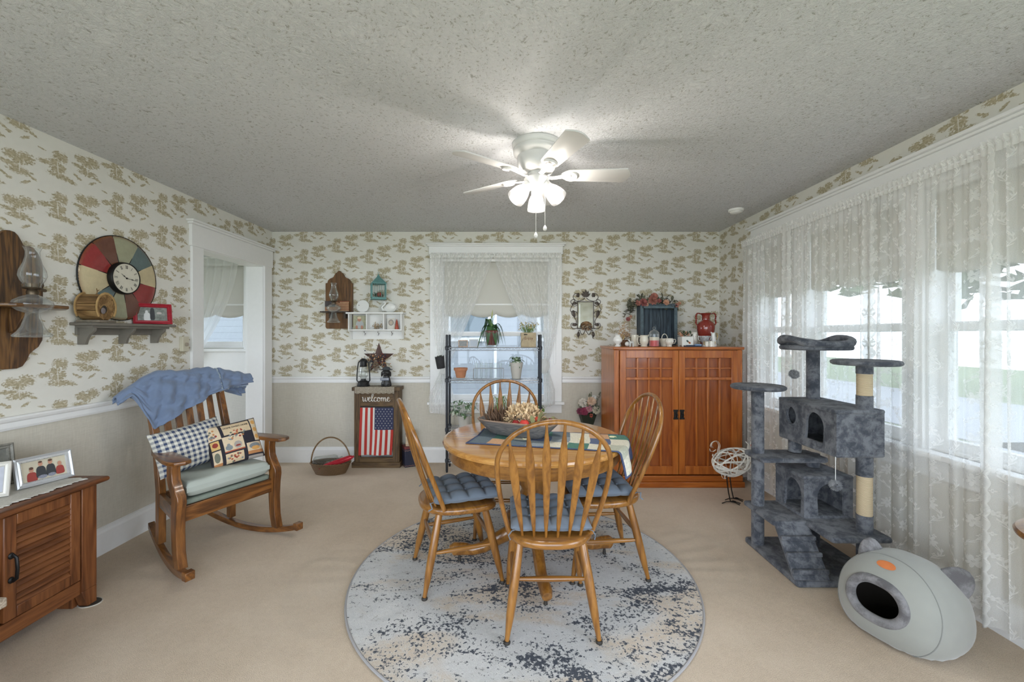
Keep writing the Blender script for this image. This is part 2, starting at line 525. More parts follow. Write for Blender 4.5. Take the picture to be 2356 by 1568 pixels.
molding('trim_2', RAIL, (.57, YB, RAIL_B), (XR, YB, RAIL_B), (0,-1,0))
molding('trim_3', RAIL, (XL, YR, RAIL_L), (XL, 3.36, RAIL_L), (1,0,0))
# doorway casing (left wall)
d = MB()
d.box(XL, XL+.022, 3.363, 3.487, 0, 2.10)
d.box(XL, XL+.022, 4.36, 4.490, 0, 2.10)
d.box(XL, XL+.026, 3.350, 4.500, 2.10, 2.275)
d.box(XL, XL+.045, 3.335, 4.515, 2.275, 2.292)
d.box(XL, XL+.062, 3.320, 4.527, 2.292, 2.308)
d.box(XN-.005, XL+.002, 3.470, 3.493, 0, 2.094)
d.box(XN-.005, XL+.002, 4.354, 4.377, 0, 2.094)
d.box(XN-.005, XL+.002, 3.470, 4.377, 2.094, 2.117)
d.box(XN-.022, XN, 3.363, 3.487, 0, 2.10); d.box(XN-.022, XN, 4.36, 4.49, 0, 2.10)
struct(d.build('door_1', M_trim, smooth=False, bevel=.003))
# window 1 (back wall)
M_glass = None
def glass_mat():
    t = NT('window_glass')
    tr = t.n('ShaderNodeBsdfTransparent'); tr.inputs[0].default_value = (.97, .98, .98, 1)
    gl = t.n('ShaderNodeBsdfGlossy'); gl.inputs['Roughness'].default_value = .02; gl.inputs['Color'].default_value = (.8, .85, .9, 1)
    mx = t.n('ShaderNodeMixShader'); mx.inputs[0].default_value = .02
    t.l(tr.outputs[0], mx.inputs[1]); t.l(gl.outputs[0], mx.inputs[2])
    return t.done(mx.outputs[0])
M_glass = glass_mat()
def screen_mat():
    t = NT('insect_screen')
    tr = t.n('ShaderNodeBsdfTransparent'); df = t.n('ShaderNodeBsdfDiffuse'); df.inputs[0].default_value = (.10, .11, .12, 1)
    mx = t.n('ShaderNodeMixShader'); mx.inputs[0].default_value = .52
    t.l(tr.outputs[0], mx.inputs[1]); t.l(df.outputs[0], mx.inputs[2])
    return t.done(mx.outputs[0])
M_screen = screen_mat()
def sash(mb, gl, x0, x1, z0, z1, y, w=.045, d=.035):
    mb.box(x0, x0+w, y, y+d, z0, z1); mb.box(x1-w, x1, y, y+d, z0, z1)
    mb.box(x0+w, x1-w, y, y+d, z0, z0+w*1.15); mb.box(x0+w, x1-w, y, y+d, z1-w*.8, z1)
    gl.box(x0+w, x1-w, y+d*.45, y+d*.55, z0+w, z1-w*.8)
def window_unit(num, x0, x1, z0, z1, zm, M, depth=T):
    """drawn in a local frame: x along wall, y into the wall, z up"""
    r = bpy.data.objects.new('window_%d' % num, None); COL.objects.link(r); struct(r)
    r.matrix_world = M
    fr = MB(); gl = MB()
    fr.box(x0-.02, x0+.015, 0, depth, z0, z1); fr.box(x1-.015, x1+.02, 0, depth, z0, z1)
    fr.box(x0, x1, 0, depth, z1-.015, z1+.02); fr.box(x0, x1, .03, depth+.03, z0-.02, z0+.015)
    sash(fr, gl, x0+.015, x1-.015, z0+.015, zm+.02, .055)
    sash(fr, gl, x0+.015, x1-.015, zm-.02, z1-.015, .095)
    fr.build('window_frame', M_trim, r, smooth=False, bevel=.002)
    gl.build('window_pane', M_glass, r, smooth=False)
    sc = MB(); sc.add([(x0, depth-.012, z0), (x1, depth-.012, z0), (x1, depth-.012, z1), (x0, depth-.012, z1)], [(0,1,2,3)])
    sc.build('insect_screen', M_screen, r, smooth=False)
    return r
I4 = Matrix.Identity(4)
MBk = Matrix.Translation((0, YB, 0))
w1 = window_unit(1, -.735, .439, .66, 2.25, 1.385, MBk)
c = MB()
c.box(-.858, -.735, -.022, 0, .66, 2.25); c.box(.439, .566, -.022, 0, .66, 2.25)
c.box(-.870, .578, -.028, 0, 2.25, 2.335); c.box(-.885, .593, -.048, 0, 2.335, 2.350); c.box(-.897, .605, -.066, 0, 2.350, 2.364)
c.box(-.880, .588, -.07, .02, .632, .66); c.box(-.858, .566, -.02, 0, .535, .632)
c.build('window_casing', M_trim, w1, smooth=False, bevel=.003)
w2 = window_unit(2, -3.55, -2.87, 1.24, 2.18, 1.70, MBk)
c = MB()
c.box(-3.66, -3.55, -.022, 0, 1.22, 2.2); c.box(-2.87, -2.765, -.022, 0, 1.22, 2.2)
c.box(-3.67, -2.76, -.028, 0, 2.18, 2.30)
c.box(-3.68, -2.745, -.05, .02, 1.20, 1.228); c.box(-3.66, -2.765, -.02, 0, .97, 1.20); c.box(-3.66, -2.765, -.03, 0, .955, .975)
c.build('window_casing', M_trim, w2, smooth=False, bevel=.003)
# windows 3-5 (right wall): local x -> world -y, local y -> world +x
MRt = Matrix(((0,1,0,XR), (-1,0,0,0), (0,0,1,0), (0,0,0,1)))
for i, (y0, y1, z0, z1) in enumerate(WRt):
    wr = window_unit(3+i, -y1, -y0, z0, z1, 1.42, MRt)
c = MB()
for y0, y1 in ((1.28, 1.40), (2.28, 2.40), (3.22, 3.34), (3.80, 3.885)):
    c.box(XR-.022, XR, y0, y1, .76, 2.18)
c.box(XR-.028, XR, 1.2, 3.895, 2.18, 2.345); c.box(XR-.045, XR, 1.2, 3.905, 2.345, 2.360); c.box(XR-.065, XR, 1.2, 3.92, 2.360, 2.378)
c.box(XR-.07, XR+.02, 1.2, 3.91, .732, .76); c.box(XR-.02, XR, 1.28, 3.885, .62, .732)
struct(c.build('trim_4', M_trim, smooth=False, bevel=.003))
# frame of the unseen rear opening, added behind the camera for fill light
c = MB()
for x in (-2.4, -1.1, .2, 1.45): c.box(x, x+.05, YR-.12, YR-.05, .08, 2.38)
c.box(-2.4, 1.5, YR-.12, YR-.05, .08, .13); c.box(-2.4, 1.5, YR-.12, YR-.05, 2.33, 2.38)
struct(c.build('window_6', M_trim, smooth=False))

# ------------------------------------------------------------------ outside
def siding_mat(name, c0):
    t = NT(name)
    z = t.xyz(t.co())[2]
    f = t.m('FRACT', t.m('MULTIPLY', z, 8.0))
    col = t.mix(t.step(f, .06, .0), c0, tuple(x*.45 for x in c0))
    return t.done(t.bsdf(col, .6, 0, t.bump(f, .5, .02)))
M_siding = siding_mat('white_lap_siding', (.36, .38, .40))
M_lawn = plain('lawn_grass', (.16, .20, .10), .9, var=.35, vs=3, bump=.3)
M_street = plain('pale_concrete', (.32, .33, .34), .9, var=.08)
M_darkglass = plain('dark_window_glass', (.12, .16, .18), .1)
struct(MB().box(-30, 30, -20, 40, -.75, -.70).build('trim_9_lawn', M_lawn, smooth=False)).name = 'ground_lawn'
struct(MB().box(-30, 30, 5.6, 8.0, -.70, -.68).build('ground_driveway', M_street, smooth=False))
struct(MB().box(9.0, 15.0, -20, 40, -.70, -.68).build('ground_street', M_street, smooth=False))
nh = thing('neighbour_house', 'white lap sided house with dark windows behind the back window', 'house', (0, 8.4, -.7))
MB().box(-7, 5, 0, 6, 0, 5.5).build('wall', M_siding, nh, smooth=False)
for x in (-4.8, -3.4, -.75, 1.05, 3.1):
    f_ = MB().box(x-.5, x+.5, -.05, .02, 1.95 if x > -2 else 2.2, 3.7).build('window', M_trim, nh, smooth=False)
    MB().box(x-.42, x+.42, -.07, -.04, 2.04 if x > -2 else 2.29, 2.78).box(x-.42, x+.42, -.07, -.04, 2.86, 3.62).build('pane', M_darkglass, f_, smooth=False)
dn = MB(); dn.sweep([(-.28, -.10, .3), (-.28, -.10, 2.0), (-.40, -.10, 2.25), (-.40, -.10, 5.4)], .030, seg=8)
dn.build('downspout', M_trim, nh)
fh = thing('far_house', 'pale grey house with gabled porch across the street', 'house', (19, 7.0, -.7), 0)
MB().box(0, 6, -5, 5, 0, 3.2).build('wall', siding_mat('grey_lap_siding', (.28, .30, .32)), fh, smooth=False)
g = MB(); g.add([(-.6,-5.6,3.1),(-.6,5.6,3.1),(3,0,6.0),(6.6,-5.6,3.1),(6.6,5.6,3.1),(3,-5.6,5.6),(3,5.6,5.6)], [(0,1,6,5),(3,5,6,4),(0,5,3),(1,4,6)])
g.build('roof', plain('grey_shingles', (.35, .35, .37), .9), fh, smooth=False)
for y in (-3, 0, 3):
    f_ = MB().box(-.06, .02, y-.7, y+.7, 1.0, 2.6).build('window', M_trim, fh, smooth=False)
    MB().box(-.08, -.04, y-.6, y+.6, 1.1, 2.5).build('pane', M_darkglass, f_, smooth=False)
random.seed(3)
M_tree = plain('broad_leaf_foliage', (.13, .17, .09), .8, var=.5, vs=6)
M_bark = plain('tree_bark', (.16, .12, .09), .9, var=.3, vs=10)
def outdoor_tree(x, y, h, label):
    tr = thing('leafy_tree', label, 'tree', (x, y, -.7))
    MB().cyl((0,0,0), (0,0,h*.6), .22, .12).build('trunk', M_bark, tr)
    mb = MB()
    for k in range(260):
        a = random.uniform(0, 2*PI); rr = random.uniform(.3, 1)**.5*h*.33
        p = Vector((rr*math.cos(a), rr*math.sin(a), h*.62+random.uniform(-1, 1)*h*.28*(1-(rr/(h*.36))**2*.6)))
        Mx = Matrix.Rotation(random.uniform(0, 6), 4, 'Z') @ Matrix.Rotation(random.uniform(-1, 1), 4, 'X')
        s_ = random.uniform(.25, .5)
        mb.add([(-s_,0,0),(0,-s_*.6,.1),(s_,0,0),(0,s_*.6,.1)], [(0,1,2,3)], Matrix.Translation(p) @ Mx)
    mb.build('foliage', M_tree, tr, smooth=False)
outdoor_tree(7.5, 5.2, 6.0, 'nearer leafy tree on the lawn outside the lace curtained window')
outdoor_tree(16.5, -1.5, 8.0, 'farther tall leafy tree across the street beside the grey house')
outdoor_tree(14.8, 3.6, 6.0, 'middle leafy tree across the street, just left of the grey house')
outdoor_tree(16.0, 16.5, 9.0, 'leafy tree across the street at the far left of the lace window')
outdoor_tree(31.0, 4.5, 12.0, 'tallest leafy tree rising behind the grey house')
outdoor_tree(31.0, 15.0, 12.0, 'broad leafy tree behind the grey house toward the cabinet side')
# ================================================================== ceiling fan
M_enamel = plain('off_white_enamel', (.66, .65, .64), .3, coat=.3)
def shade_mat():
    t = NT('frosted_lamp_glass')
    tr = t.n('ShaderNodeBsdfTransparent'); tr.inputs[0].default_value = (.95, .95, .94, 1)
    tl = t.n('ShaderNodeBsdfTranslucent'); tl.inputs[0].default_value = (.05, .05, .049, 1)
    df = t.n('ShaderNodeBsdfPrincipled'); df.inputs['Base Color'].default_value = (.07, .07, .069, 1); df.inputs['Roughness'].default_value = .2
    m1 = t.n('ShaderNodeMixShader'); m1.inputs[0].default_value = .25
    t.l(tl.outputs[0], m1.inputs[1]); t.l(df.outputs[0], m1.inputs[2])
    m2 = t.n('ShaderNodeMixShader'); m2.inputs[0].default_value = .40
    t.l(tr.outputs[0], m2.inputs[1]); t.l(m1.outputs[0], m2.inputs[2])
    return t.done(m2.outputs[0])
M_shade = shade_mat()
def emit_mat(name, col, st):
    t = NT(name); e = t.n('ShaderNodeEmission'); e.inputs[0].default_value = (*col, 1); e.inputs[1].default_value = st
    return t.done(e.outputs[0])
M_bulb = emit_mat('glowing_bulb', (1.0, .94, .88), BULB_STRENGTH)
FAN = (.16, 2.45, ZC)
fan = thing('ceiling_fan', 'white flush mount ceiling fan with five blades and three lit glass shades', 'ceiling fan', FAN)
b = MB()
b.lathe([(0,0),(.144,0),(.145,-.012),(.140,-.030),(.136,-.034),(.138,-.046),(.134,-.060),(.118,-.072),(.114,-.076),(.113,-.120),(.106,-.150),(.092,-.165),(.06,-.170),(0,-.170)][::-1], 48)
b.build('motor_housing', M_enamel, fan)
b = MB(); b.lathe([(0,-.262),(.055,-.258),(.070,-.246),(.074,-.225),(.074,-.205),(.066,-.195),(.052,-.185),(.05,-.168),(0,-.168)], 40)
b.build('light_kit', M_enamel, fan)
for k in range(5):
    a = R(-72+72*k)
    Mx = Matrix.Rotation(a, 4, 'Z') @ Matrix.Translation((0, 0, -.182)) @ Matrix.Rotation(R(-13), 4, 'X')
    def bl(ins):
        pts = [(.175-ins*-1, -.050+ins)]
        out = []
        w0, w1, x0, x1 = .052-ins, .066-ins, .165+ins, .545-ins
        for i in range(7):
            q = R(-90-90+ 0) 
        out += [(x0+.02, -w0), (x1-.025, -w1)]
        out += [(x1-.025+.03*math.sin(PI*j/10), -w1+2*w1*j/10) for j in range(1, 10)]
        out += [(x1-.025, w1), (x0+.02, w0)]
        out += [(x0+.02-.045*math.sin(PI*j/8), w0-2*w0*j/8) for j in range(1, 8)]
        return out
    mb = MB(); mb.slab(bl, -.004, .004, .0025, Mx, k=2)
    bd = mb.build('blade', M_enamel, fan)
    mb = MB()
    mb.sweep([Mx @ Vector(p) for p in ((.05,0,-.012),(.09,0,-.018),(.13,0,-.012),(.165,0,-.006),(.20,0,-.007))], [.016,.014,.016,.022,.012], [.006]*5, side=Mx.to_3x3() @ Vector((0,1,0)))
    mb.sweep([Mx @ Vector((.205+.032*math.cos(R(q)), .038*math.sin(R(q)), -.008)) for q in range(-140, 141, 20)], .008, .004, side=None)
    mb.build('blade_bracket', M_enamel, bd)
SH = [(R(205), R(42)), (R(-28), R(42)), (R(88), R(30))]
for az, til in SH:
    d_ = Vector((math.cos(az)*math.sin(til), math.sin(az)*math.sin(til), -math.cos(til)))
    q_ = Vector((0,0,-1)).rotation_difference(d_).to_matrix().to_4x4()
    base = Vector((math.cos(az)*.045, math.sin(az)*.045, -.235))
    Mx = Matrix.Translation(base) @ q_
    s = MB(); s.lathe([(.0,.0),(.026,.0),(.030,-.02),(.030,-.045),(.026,-.048),(0,-.048)][::-1], 24, M=Mx)
    sk = s.build('lamp_socket', M_enamel, fan)
    s = MB()
    prof = [(.027,-.042),(.036,-.055),(.044,-.075),(.050,-.100),(.0535,-.125),(.054,-.140)]
    s.lathe([(r-.0012, z) for r, z in prof][::-1]+prof, 36, M=Mx, cap=False)
    s.build('lamp_shade', M_shade, fan)
    s = MB(); s.sph((0,0,-.100), .027, seg=20, rings=14); s.lathe([(.013,-.048),(.014,-.075),(.02,-.085)], 16, cap=False)
    q2 = MB(); q2.add(s.v, s.f, Mx); q2.build('bulb', M_bulb, fan)
for (x, y, zl) in ((-.008, -.055, -.53), (.045, -.045, -.487)):
    s = MB(); s.cyl((x, y, -.235), (x, y, zl), .0013, seg=6)
    for i in range(30): pass
    ch = s.build('pull_chain', plain('chain_metal', (.75,.73,.70), .3, .6), fan)
    s = MB(); s.lathe([(0,-.034),(.008,-.030),(.0115,-.020),(.009,-.010),(.003,0),(0,.002)], 16, c=(x, y, zl))
    s.build('pull_knob', M_enamel, ch)
# smoke detector
sd = thing('smoke_detector', 'small round white smoke detector on the ceiling by the lace curtained wall', 'smoke detector', (2.02, 3.72, ZC))
MB().lathe([(0,-.038),(.03,-.038),(.045,-.032),(.050,-.022),(.052,-.018)], 32).build('cover', M_white, sd)
MB().lathe([(.0,-.019),(.060,-.019),(.064,-.012),(.064,0),(0,0)], 32).build('base_plate', M_white, sd)

# ================================================================== rug
def rug_mat():
    t = NT('abstract_rug')
    v = t.co()
    st = t.mapv(v, rot=(0,0,R(28)), sc=(1.0, 2.2, 1))
    big = t.noise(st, 1.9, 4, .6, .6)
    mid = t.noise(st, 9, 4, .65, .4)
    fine = t.noise(v, 62, 3, .75)
    f = t.m('ADD', t.m('MULTIPLY', big, .52), t.m('ADD', t.m('MULTIPLY', mid, .30), t.m('MULTIPLY', fine, .66)))
    dark = t.step(f, .772, .815)
    warm = t.step(t.noise(st, 1.4, 3, .6, .5), .46, .60)
    base = t.mix(warm, (.60, .60, .595), (.60, .515, .42))
    base = t.mix(t.step(fine, .42, .62), base, t.mix(.5, base, (.72, .72, .70)))
    g2 = t.step(t.m('ADD', t.m('MULTIPLY', mid, .5), t.m('MULTIPLY', fine, .5)), .52, .60)
    base = t.mix(t.m('MULTIPLY', g2, .6), base, (.42, .41, .395))
    col = t.mix(dark, base, (.085, .095, .115))
    return t.done(t.bsdf(col, .95, 0, t.bump(t.noise(v, 300, 2), .6, .008), spec=.05))
rug = thing('area_rug', 'large round cream and charcoal mottled rug under the dining table', 'rug', (.075, 2.43, 0), 0)
MB().lathe([(0,.0),(.958,.0),(.962,.006),(.955,.012),(0,.012)], 128).build('pile', rug_mat(), rug)
MB().sweep([(.958*math.cos(2*PI*k/128), .958*math.sin(2*PI*k/128), .008) for k in range(128)], .0065, seg=8, closed=True).build('bound_edge', plain('rug_binding', (.34,.33,.33), .9), rug)

# ================================================================== dining chairs
OAK = ((.12,.045,.008), (.215,.088,.015), (.31,.137,.026))
def oak(name, axis, s=1.0, rough=.3): return wood(name, *OAK, axis=axis, scale=s, rough=rough, coat=.6, ring=4)
M_oakz = oak('honey_oak_upright', 2, 1.4)
M_oakx = oak('honey_oak_across', 0, 1.2)
M_oaky = oak('honey_oak_lengthwise', 1, 1.2)
M_dark = plain('dark_rubber', (.03,.025,.02), .6)
def super_outline(cx, cy, rx, ryf, ryb, n=2.6, N=56):
    def f(ins):
        o = []
        for k in range(N):
            a = 2*PI*k/N
            c_, s_ = math.cos(a), math.sin(a)
            ry = ryf if s_ > 0 else ryb
            o.append((cx+(rx-ins)*abs(c_)**(2/n)*(1 if c_ > 0 else -1), cy+(ry-ins)*abs(s_)**(2/n)*(1 if s_ > 0 else -1)))
        return o
    return f
def make_chair(loc, rz, label, group):
    r = thing('dining_chair', label, 'chair', loc, rz, group)
    s = MB()
    def seat_o(ins):
        o = []
        for k in range(64):
            a = 2*PI*k/64; c_, s_ = math.cos(a), math.sin(a)
            n = 3.4 if s_ > 0 else 2.5
            rx = .218-ins; ry = (.205 if s_ > 0 else .225)-ins
            x = rx*abs(c_)**(2/n)*(1 if c_ > 0 else -1); y = ry*abs(s_)**(2/n)*(1 if s_ > 0 else -1)
            if y < .12: x *= 1-.05*max(0, -y+.05)/.2
            if y > .1: y += .012*math.cos(x/.218*PI*2)
            o.append((x, y))
        return o
    s.slab(seat_o, .408, .446, .016, k=4)
    s.build('seat', M_oakx, r)
    feet = {(-1,-1): ((-.145,-.135), (-.205,-.222)), (1,-1): ((.145,-.135), (.205,-.222)),
            (-1,1): ((-.155,.115), (-.198,.205)), (1,1): ((.155,.115), (.198,.205))}
    P = {}
    for k, (t_, b_) in feet.items():
        top = Vector((*t_, .412)); bot = Vector((*b_, .012)); P[k] = (top, bot)
        n = 12; pts = [top.lerp(bot, i/n) for i in range(n+1)]
        rad = [.0145+.0075*math.sin(PI*min(1, (i/n)*.95+.12))**.8 - (.004 if i > 9 else 0)*((i-9)/3) for i in range(n+1)]
        lg = MB().sweep(pts, rad, seg=14).build('leg', M_oakz, r)
        MB().lathe([(0,0),(.015,0),(.016,.006),(.013,.013),(0,.013)], 14, c=(b_[0], b_[1], 0)).build('foot_glide', M_dark, lg)
    def on(k, z):
        t_, b_ = P[k]; f = (t_.z-z)/(t_.z-b_.z); return t_.lerp(b_, f)
    for a_, b_, z in (((-1,-1),(1,-1),.255), ((-1,1),(1,1),.245), ((-1,-1),(-1,1),.215), ((1,-1),(1,1),.215)):
        p0, p1 = on(a_, z), on(b_, z); n = 8
        MB().sweep([p0.lerp(p1, i/n) for i in range(n+1)], [.0075+.0055*math.sin(PI*i/n) for i in range(n+1)], seg=10).build('stretcher', M_oakx if a_[1] == b_[1] else M_oaky, r)
    # bent hoop
    yz = lambda z: -.115-.215*max(0, (z-.44))/.56
    pts = []
    for i in range(13):
        f = i/12; z = .44+.36*f; x = -(.192+.056*math.sin(f*PI/2)); pts.append((x, yz(z), z))
    for i in range(1, 24):
        a = PI-PI*i/24; z = .80+.205*math.sin(a); pts.append((.248*math.cos(a), yz(z), z))
    for i in range(13):
        f = 1-i/12; z = .44+.36*f; x = (.192+.056*math.sin(f*PI/2)); pts.append((x, yz(z), z))
    MB().sweep(pts, .0125, .0115, side=(0,1,0), seg=12).build('hoop', M_oakz, r)
    for k in range(6):
        q = k-2.5
        x0, x1 = q*.053, q*.078
        zt = .80+.205*math.sqrt(max(0, 1-(x1/.248)**2))
        p0 = Vector((x0, -.175+.01*abs(q), .44)); p1 = Vector((x1, yz(zt), zt-.004))
        n = 16; ps = []; rx = []; ry = []
        for i in range(n+1):
            f = i/n; ps.append(p0.lerp(p1, f)+Vector((0, -.012*math.sin(PI*f), 0)))
            if f < .08: w = .0065
            elif f < .72: w = .0078+.0125*((f-.08)/.64)**.8
            elif f < .93: w = .0203-.0138*((f-.72)/.21)
            else: w = .0062
            rx.append(w); ry.append(.0065 if .1 < f < .9 else .0062)
        MB().sweep(ps, rx, ry, side=(1,0,0), seg=10).build('spindle', M_oakz, r)
    return r
CH = 'chairs around the dining table'
def facing(deg): return R(deg-90)
chair = make_chair((.192, 2.075, .012), facing(90.5), 'oak arrow back chair nearest the camera with its back turned', CH)
copy_thing(chair, (-.298, 2.425, .012), facing(19.5), 'oak arrow back chair on the left side of the round table', CH)
copy_thing(chair, (.535, 2.510, .012), facing(184.5), 'oak arrow back chair on the right side nearest the cabinet', CH)
copy_thing(chair, (-.035, 2.985, .012), facing(270), 'oak arrow back chair on the far side in front of the window', CH)
# tufted cushions
M_pad = plain('slate_blue_cotton', (.135, .165, .205), .9, sheen=.15, bump=.15, bs=900)
def make_pad(loc, rz, label, group, nt=4, h=.075):
    r = thing('seat_cushion', label, 'cushion', loc, rz, group)
    mb = MB(); W, D = .195, .195
    def shape(u, v, top):
        x = (u*2-1); y = (v*2-1)
        e = (1-abs(x)**6)**.5*(1-abs(y)**6)**.5
        px = x*W*(1-.04*(1-e)); py = y*D*(1-.04*(1-e))
        puff = (abs(math.sin(PI*u*nt))*abs(math.sin(PI*v*nt)))**.55
        lumps = .30+.70*puff
        z = h*(.5+.5*e*lumps) if top else h*.5-h*.42*e*(.75+.25*puff)
        return (px, py, z)
    N = 48
    mb.grid(lambda u, v: shape(u, v, True), N, N)
    mb.grid(lambda u, v: shape(1-u, v, False), N, N)
    mb.build('padding', M_pad, r, ang=180)
    bt = MB()
    for i in range(1, nt):
        for j in range(1, nt):
            x = (i/nt*2-1)*W; y = (j/nt*2-1)*D
            bt.sph((x, y, h*.80), .007, sc=(1,1,.5), seg=8, rings=6)
    bt.build('tuft_buttons', M_pad, r)
    for sx in (-1, 1):
        t_ = MB(); p = Vector((sx*W*.86, -D*.97, h*.45))
        t_.sweep([p, p+Vector((sx*.015,-.02,.004)), p+Vector((sx*.03,-.012,-.02)), p+Vector((sx*.022,-.03,-.032))], .0022, .004, seg=6)
        t_.build('tie', M_pad, r)
    return r
PG = 'blue tufted pads on the dining chairs'
def on_seat(loc, deg, dy): 
    return (loc[0]+math.cos(R(deg))*dy, loc[1]+math.sin(R(deg))*dy, .458)
pad = make_pad(on_seat((.192,2.075), 90.5, .02), facing(90.5), 'slate blue tufted pad on the chair nearest the camera', PG)
copy_thing(pad, on_seat((-.298,2.425), 19.5, .02), facing(19.5), 'slate blue tufted pad on the left hand dining chair', PG)
copy_thing(pad, on_seat((.535,2.510), 184.5, .02), facing(184.5), 'slate blue tufted pad on the right hand dining chair', PG)
# ================================================================== dining table
TC = (.145, 2.57)
tb = thing('dining_table', 'round honey oak pedestal table standing on the rug', 'table', (*TC, .012), R(-4))
TR = .55; TZ = .748
MB().lathe([(0,TZ-.034),(TR-.016,TZ-.034),(TR-.004,TZ-.028),(TR,TZ-.017),(TR-.004,TZ-.006),(TR-.016,TZ-.001),(TR-.022,TZ),(0,TZ)], 128).build('tabletop', wood('honey_oak_tabletop', (.36,.155,.033), (.48,.225,.05), (.57,.30,.08), axis=0, scale=.9, rough=.16, coat=.7, ring=5), tb)
MB().lathe([(TR-.075,TZ-.105),(TR-.038,TZ-.105),(TR-.035,TZ-.10),(TR-.035,TZ-.036),(TR-.075,TZ-.036),(TR-.075,TZ-.105)], 128, cap=False).build('apron', M_oakx, tb)
MB().lathe([(0,.11),(.10,.11),(.105,.13),(.095,.15),(.075,.165),(.085,.19),(.102,.23),(.104,.30),(.098,.36),(.080,.40),(.070,.42),(.074,.44),(.090,.46),(.092,.50),(.078,.54),(.072,.56),(.085,.585),(.110,.60),(.17,.625),(.18,TZ-.036),(0,TZ-.036)], 48).build('pedestal', M_oakz, tb)
for k in range(4):
    a = R(-81+90*k); dr = Vector((math.cos(a), math.sin(a), 0))
    pf = [(.06,.155,.034,.050),(.14,.150,.034,.046),(.22,.112,.033,.040),(.30,.066,.032,.034),(.37,.052,.032,.032),(.43,.062,.032,.038),(.475,.062,.031,.040),(.495,.052,.026,.034)]
    ft = MB().sweep([dr*p[0]+Vector((0,0,p[1]+.012)) for p in pf], [p[2] for p in pf], [p[3] for p in pf], side=Vector((-dr.y, dr.x, 0)), seg=16).build('foot', M_oaky, tb)
    MB().cyl(dr*.45+Vector((0,0,.0)), dr*.45+Vector((0,0,.04)), .011, .006).build('caster', M_dark, ft)
# quilted runner
def runner():
    r = thing('table_runner', 'patchwork quilted runner draped over the right edge of the round table', 'table runner', (0,0,0))
    cols = [(.66,.63,.52),(.08,.20,.16),(.10,.13,.22),(.13,.17,.20),(.46,.47,.38),(.55,.33,.19),(.27,.31,.34),(.06,.08,.16)]
    mats = [plain('quilt_cotton_%s' % n, c, .95, var=.25, vs=90, bump=.4, bs=160) for n, c in zip(('cream','green','navy','denim','sage','peach','sky','midnight'), cols)]
    O = Vector((-.235, 2.372)); ax = Vector((math.cos(R(-12)), math.sin(R(-12)))); ay = Vector((-ax.y, ax.x))
    L, W = 1.02, .385
    zt = TZ+.012+.004
    def f(u, v):
        p = O+ax*(u*L)+ay*((v)*W)
        p += ax*(-.03*abs(v-.5)) 
        q = p-Vector(TC); d = q.length-(TR+.004)
        if d <= 0: return (p.x, p.y, zt+.001*math.sin(u*60)*math.sin(v*23))
        q.normalize(); a = min(d, .03)/.03*PI/2
        rr = TR+.004+.019*math.sin(a); z = zt-.019*(1-math.cos(a))-max(0, d-.03)
        t_ = Vector((-q.y, q.x)); w = .018*math.sin(v*9)*min(1, d/.1)
        return (TC[0]+q.x*(rr+max(0,w)+.05*max(0,d-.05)), TC[1]+q.y*(rr+max(0,w)+.05*max(0,d-.05)), z)
    random.seed(11)
    pat = [[random.choice([0,0,1,2,3,4,5,6,0,2]) for _ in range(3)] for _ in range(9)]
    pat[0] = [3,3,3]; pat[8] = [0,7,7]; pat[7] = [4,0,1]; pat[1] = [5,1,0]; pat[2] = [3,0,2]
    def mf(u, v):
        if u < .012 or u > .988 or v < .03 or v > .97: return 7
        return pat[min(8, int(u*9))][min(2, int(v*3))]
    mb = MB(); mb.grid(f, 150, 60, mf)
    mb.build('quilt', mats, r, solid=.004, ang=180)
    st = MB()
    for (u0, v0) in ((.80,.80),(.945,.72),(.30,.42),(.62,.55)):
        pts = [Vector(f(u0+.022*math.cos(k*.7)*(1-k*.05), v0+.05*math.sin(k*.7)*(1-k*.06)))+Vector((0,0,.004)) for k in range(9)]
        st.sweep(pts, .0028, .0015, seg=6)
    st.build('embroidery', plain('cream_thread', (.80,.72,.45), .8), r)
    return r
runner()
# dough bowl
M_gw = wood('grey_weathered_wood', (.07,.07,.075), (.13,.13,.13), (.20,.19,.18), axis=0, rough=.7, coat=0)
M_gw2 = wood('brown_rim_wood', (.20,.13,.09), (.30,.20,.14), (.38,.27,.19), axis=0, rough=.6, coat=0)
bz = TZ+.012+.008
bw = thing('dough_bowl', 'long weathered grey wooden dough bowl on the table runner', 'bowl', (.055, 2.555, bz), R(-27))
def bowl_o(hx, hy): 
    return lambda N=48: [(hx*abs(math.cos(2*PI*k/N))**.45*(1 if math.cos(2*PI*k/N) > 0 else -1), hy*abs(math.sin(2*PI*k/N))**.45*(1 if math.sin(2*PI*k/N) > 0 else -1)) for k in range(N)]
mb = MB(); rings = [(.0,.0,.0),(.15,.055,0),(.17,.07,.006),(.215,.098,.05),(.255,.122,.092),(.246,.114,.092),(.205,.089,.05),(.155,.06,.014),(0,0,.012)]
vs = []; N = 48
for hx, hy, z in rings: vs += [(x, y, z) for x, y in bowl_o(hx, hy)()]
fs = [(i*N+k, i*N+(k+1) % N, (i+1)*N+(k+1) % N, (i+1)*N+k) for i in range(len(rings)-1) for k in range(N)]
mb.add(vs, fs); mb.build('bowl_body', M_gw, bw)
mb = MB(); mb.sweep([(x, y, .092) for x, y in bowl_o(.2505,.118)()], .0055, .003, side=(0,0,1), seg=8, closed=True); mb.build('rim', M_gw2, bw)
BM = Matrix.Translation((.055, 2.555, bz)) @ Matrix.Rotation(R(-27), 4, 'Z')
random.seed(5)
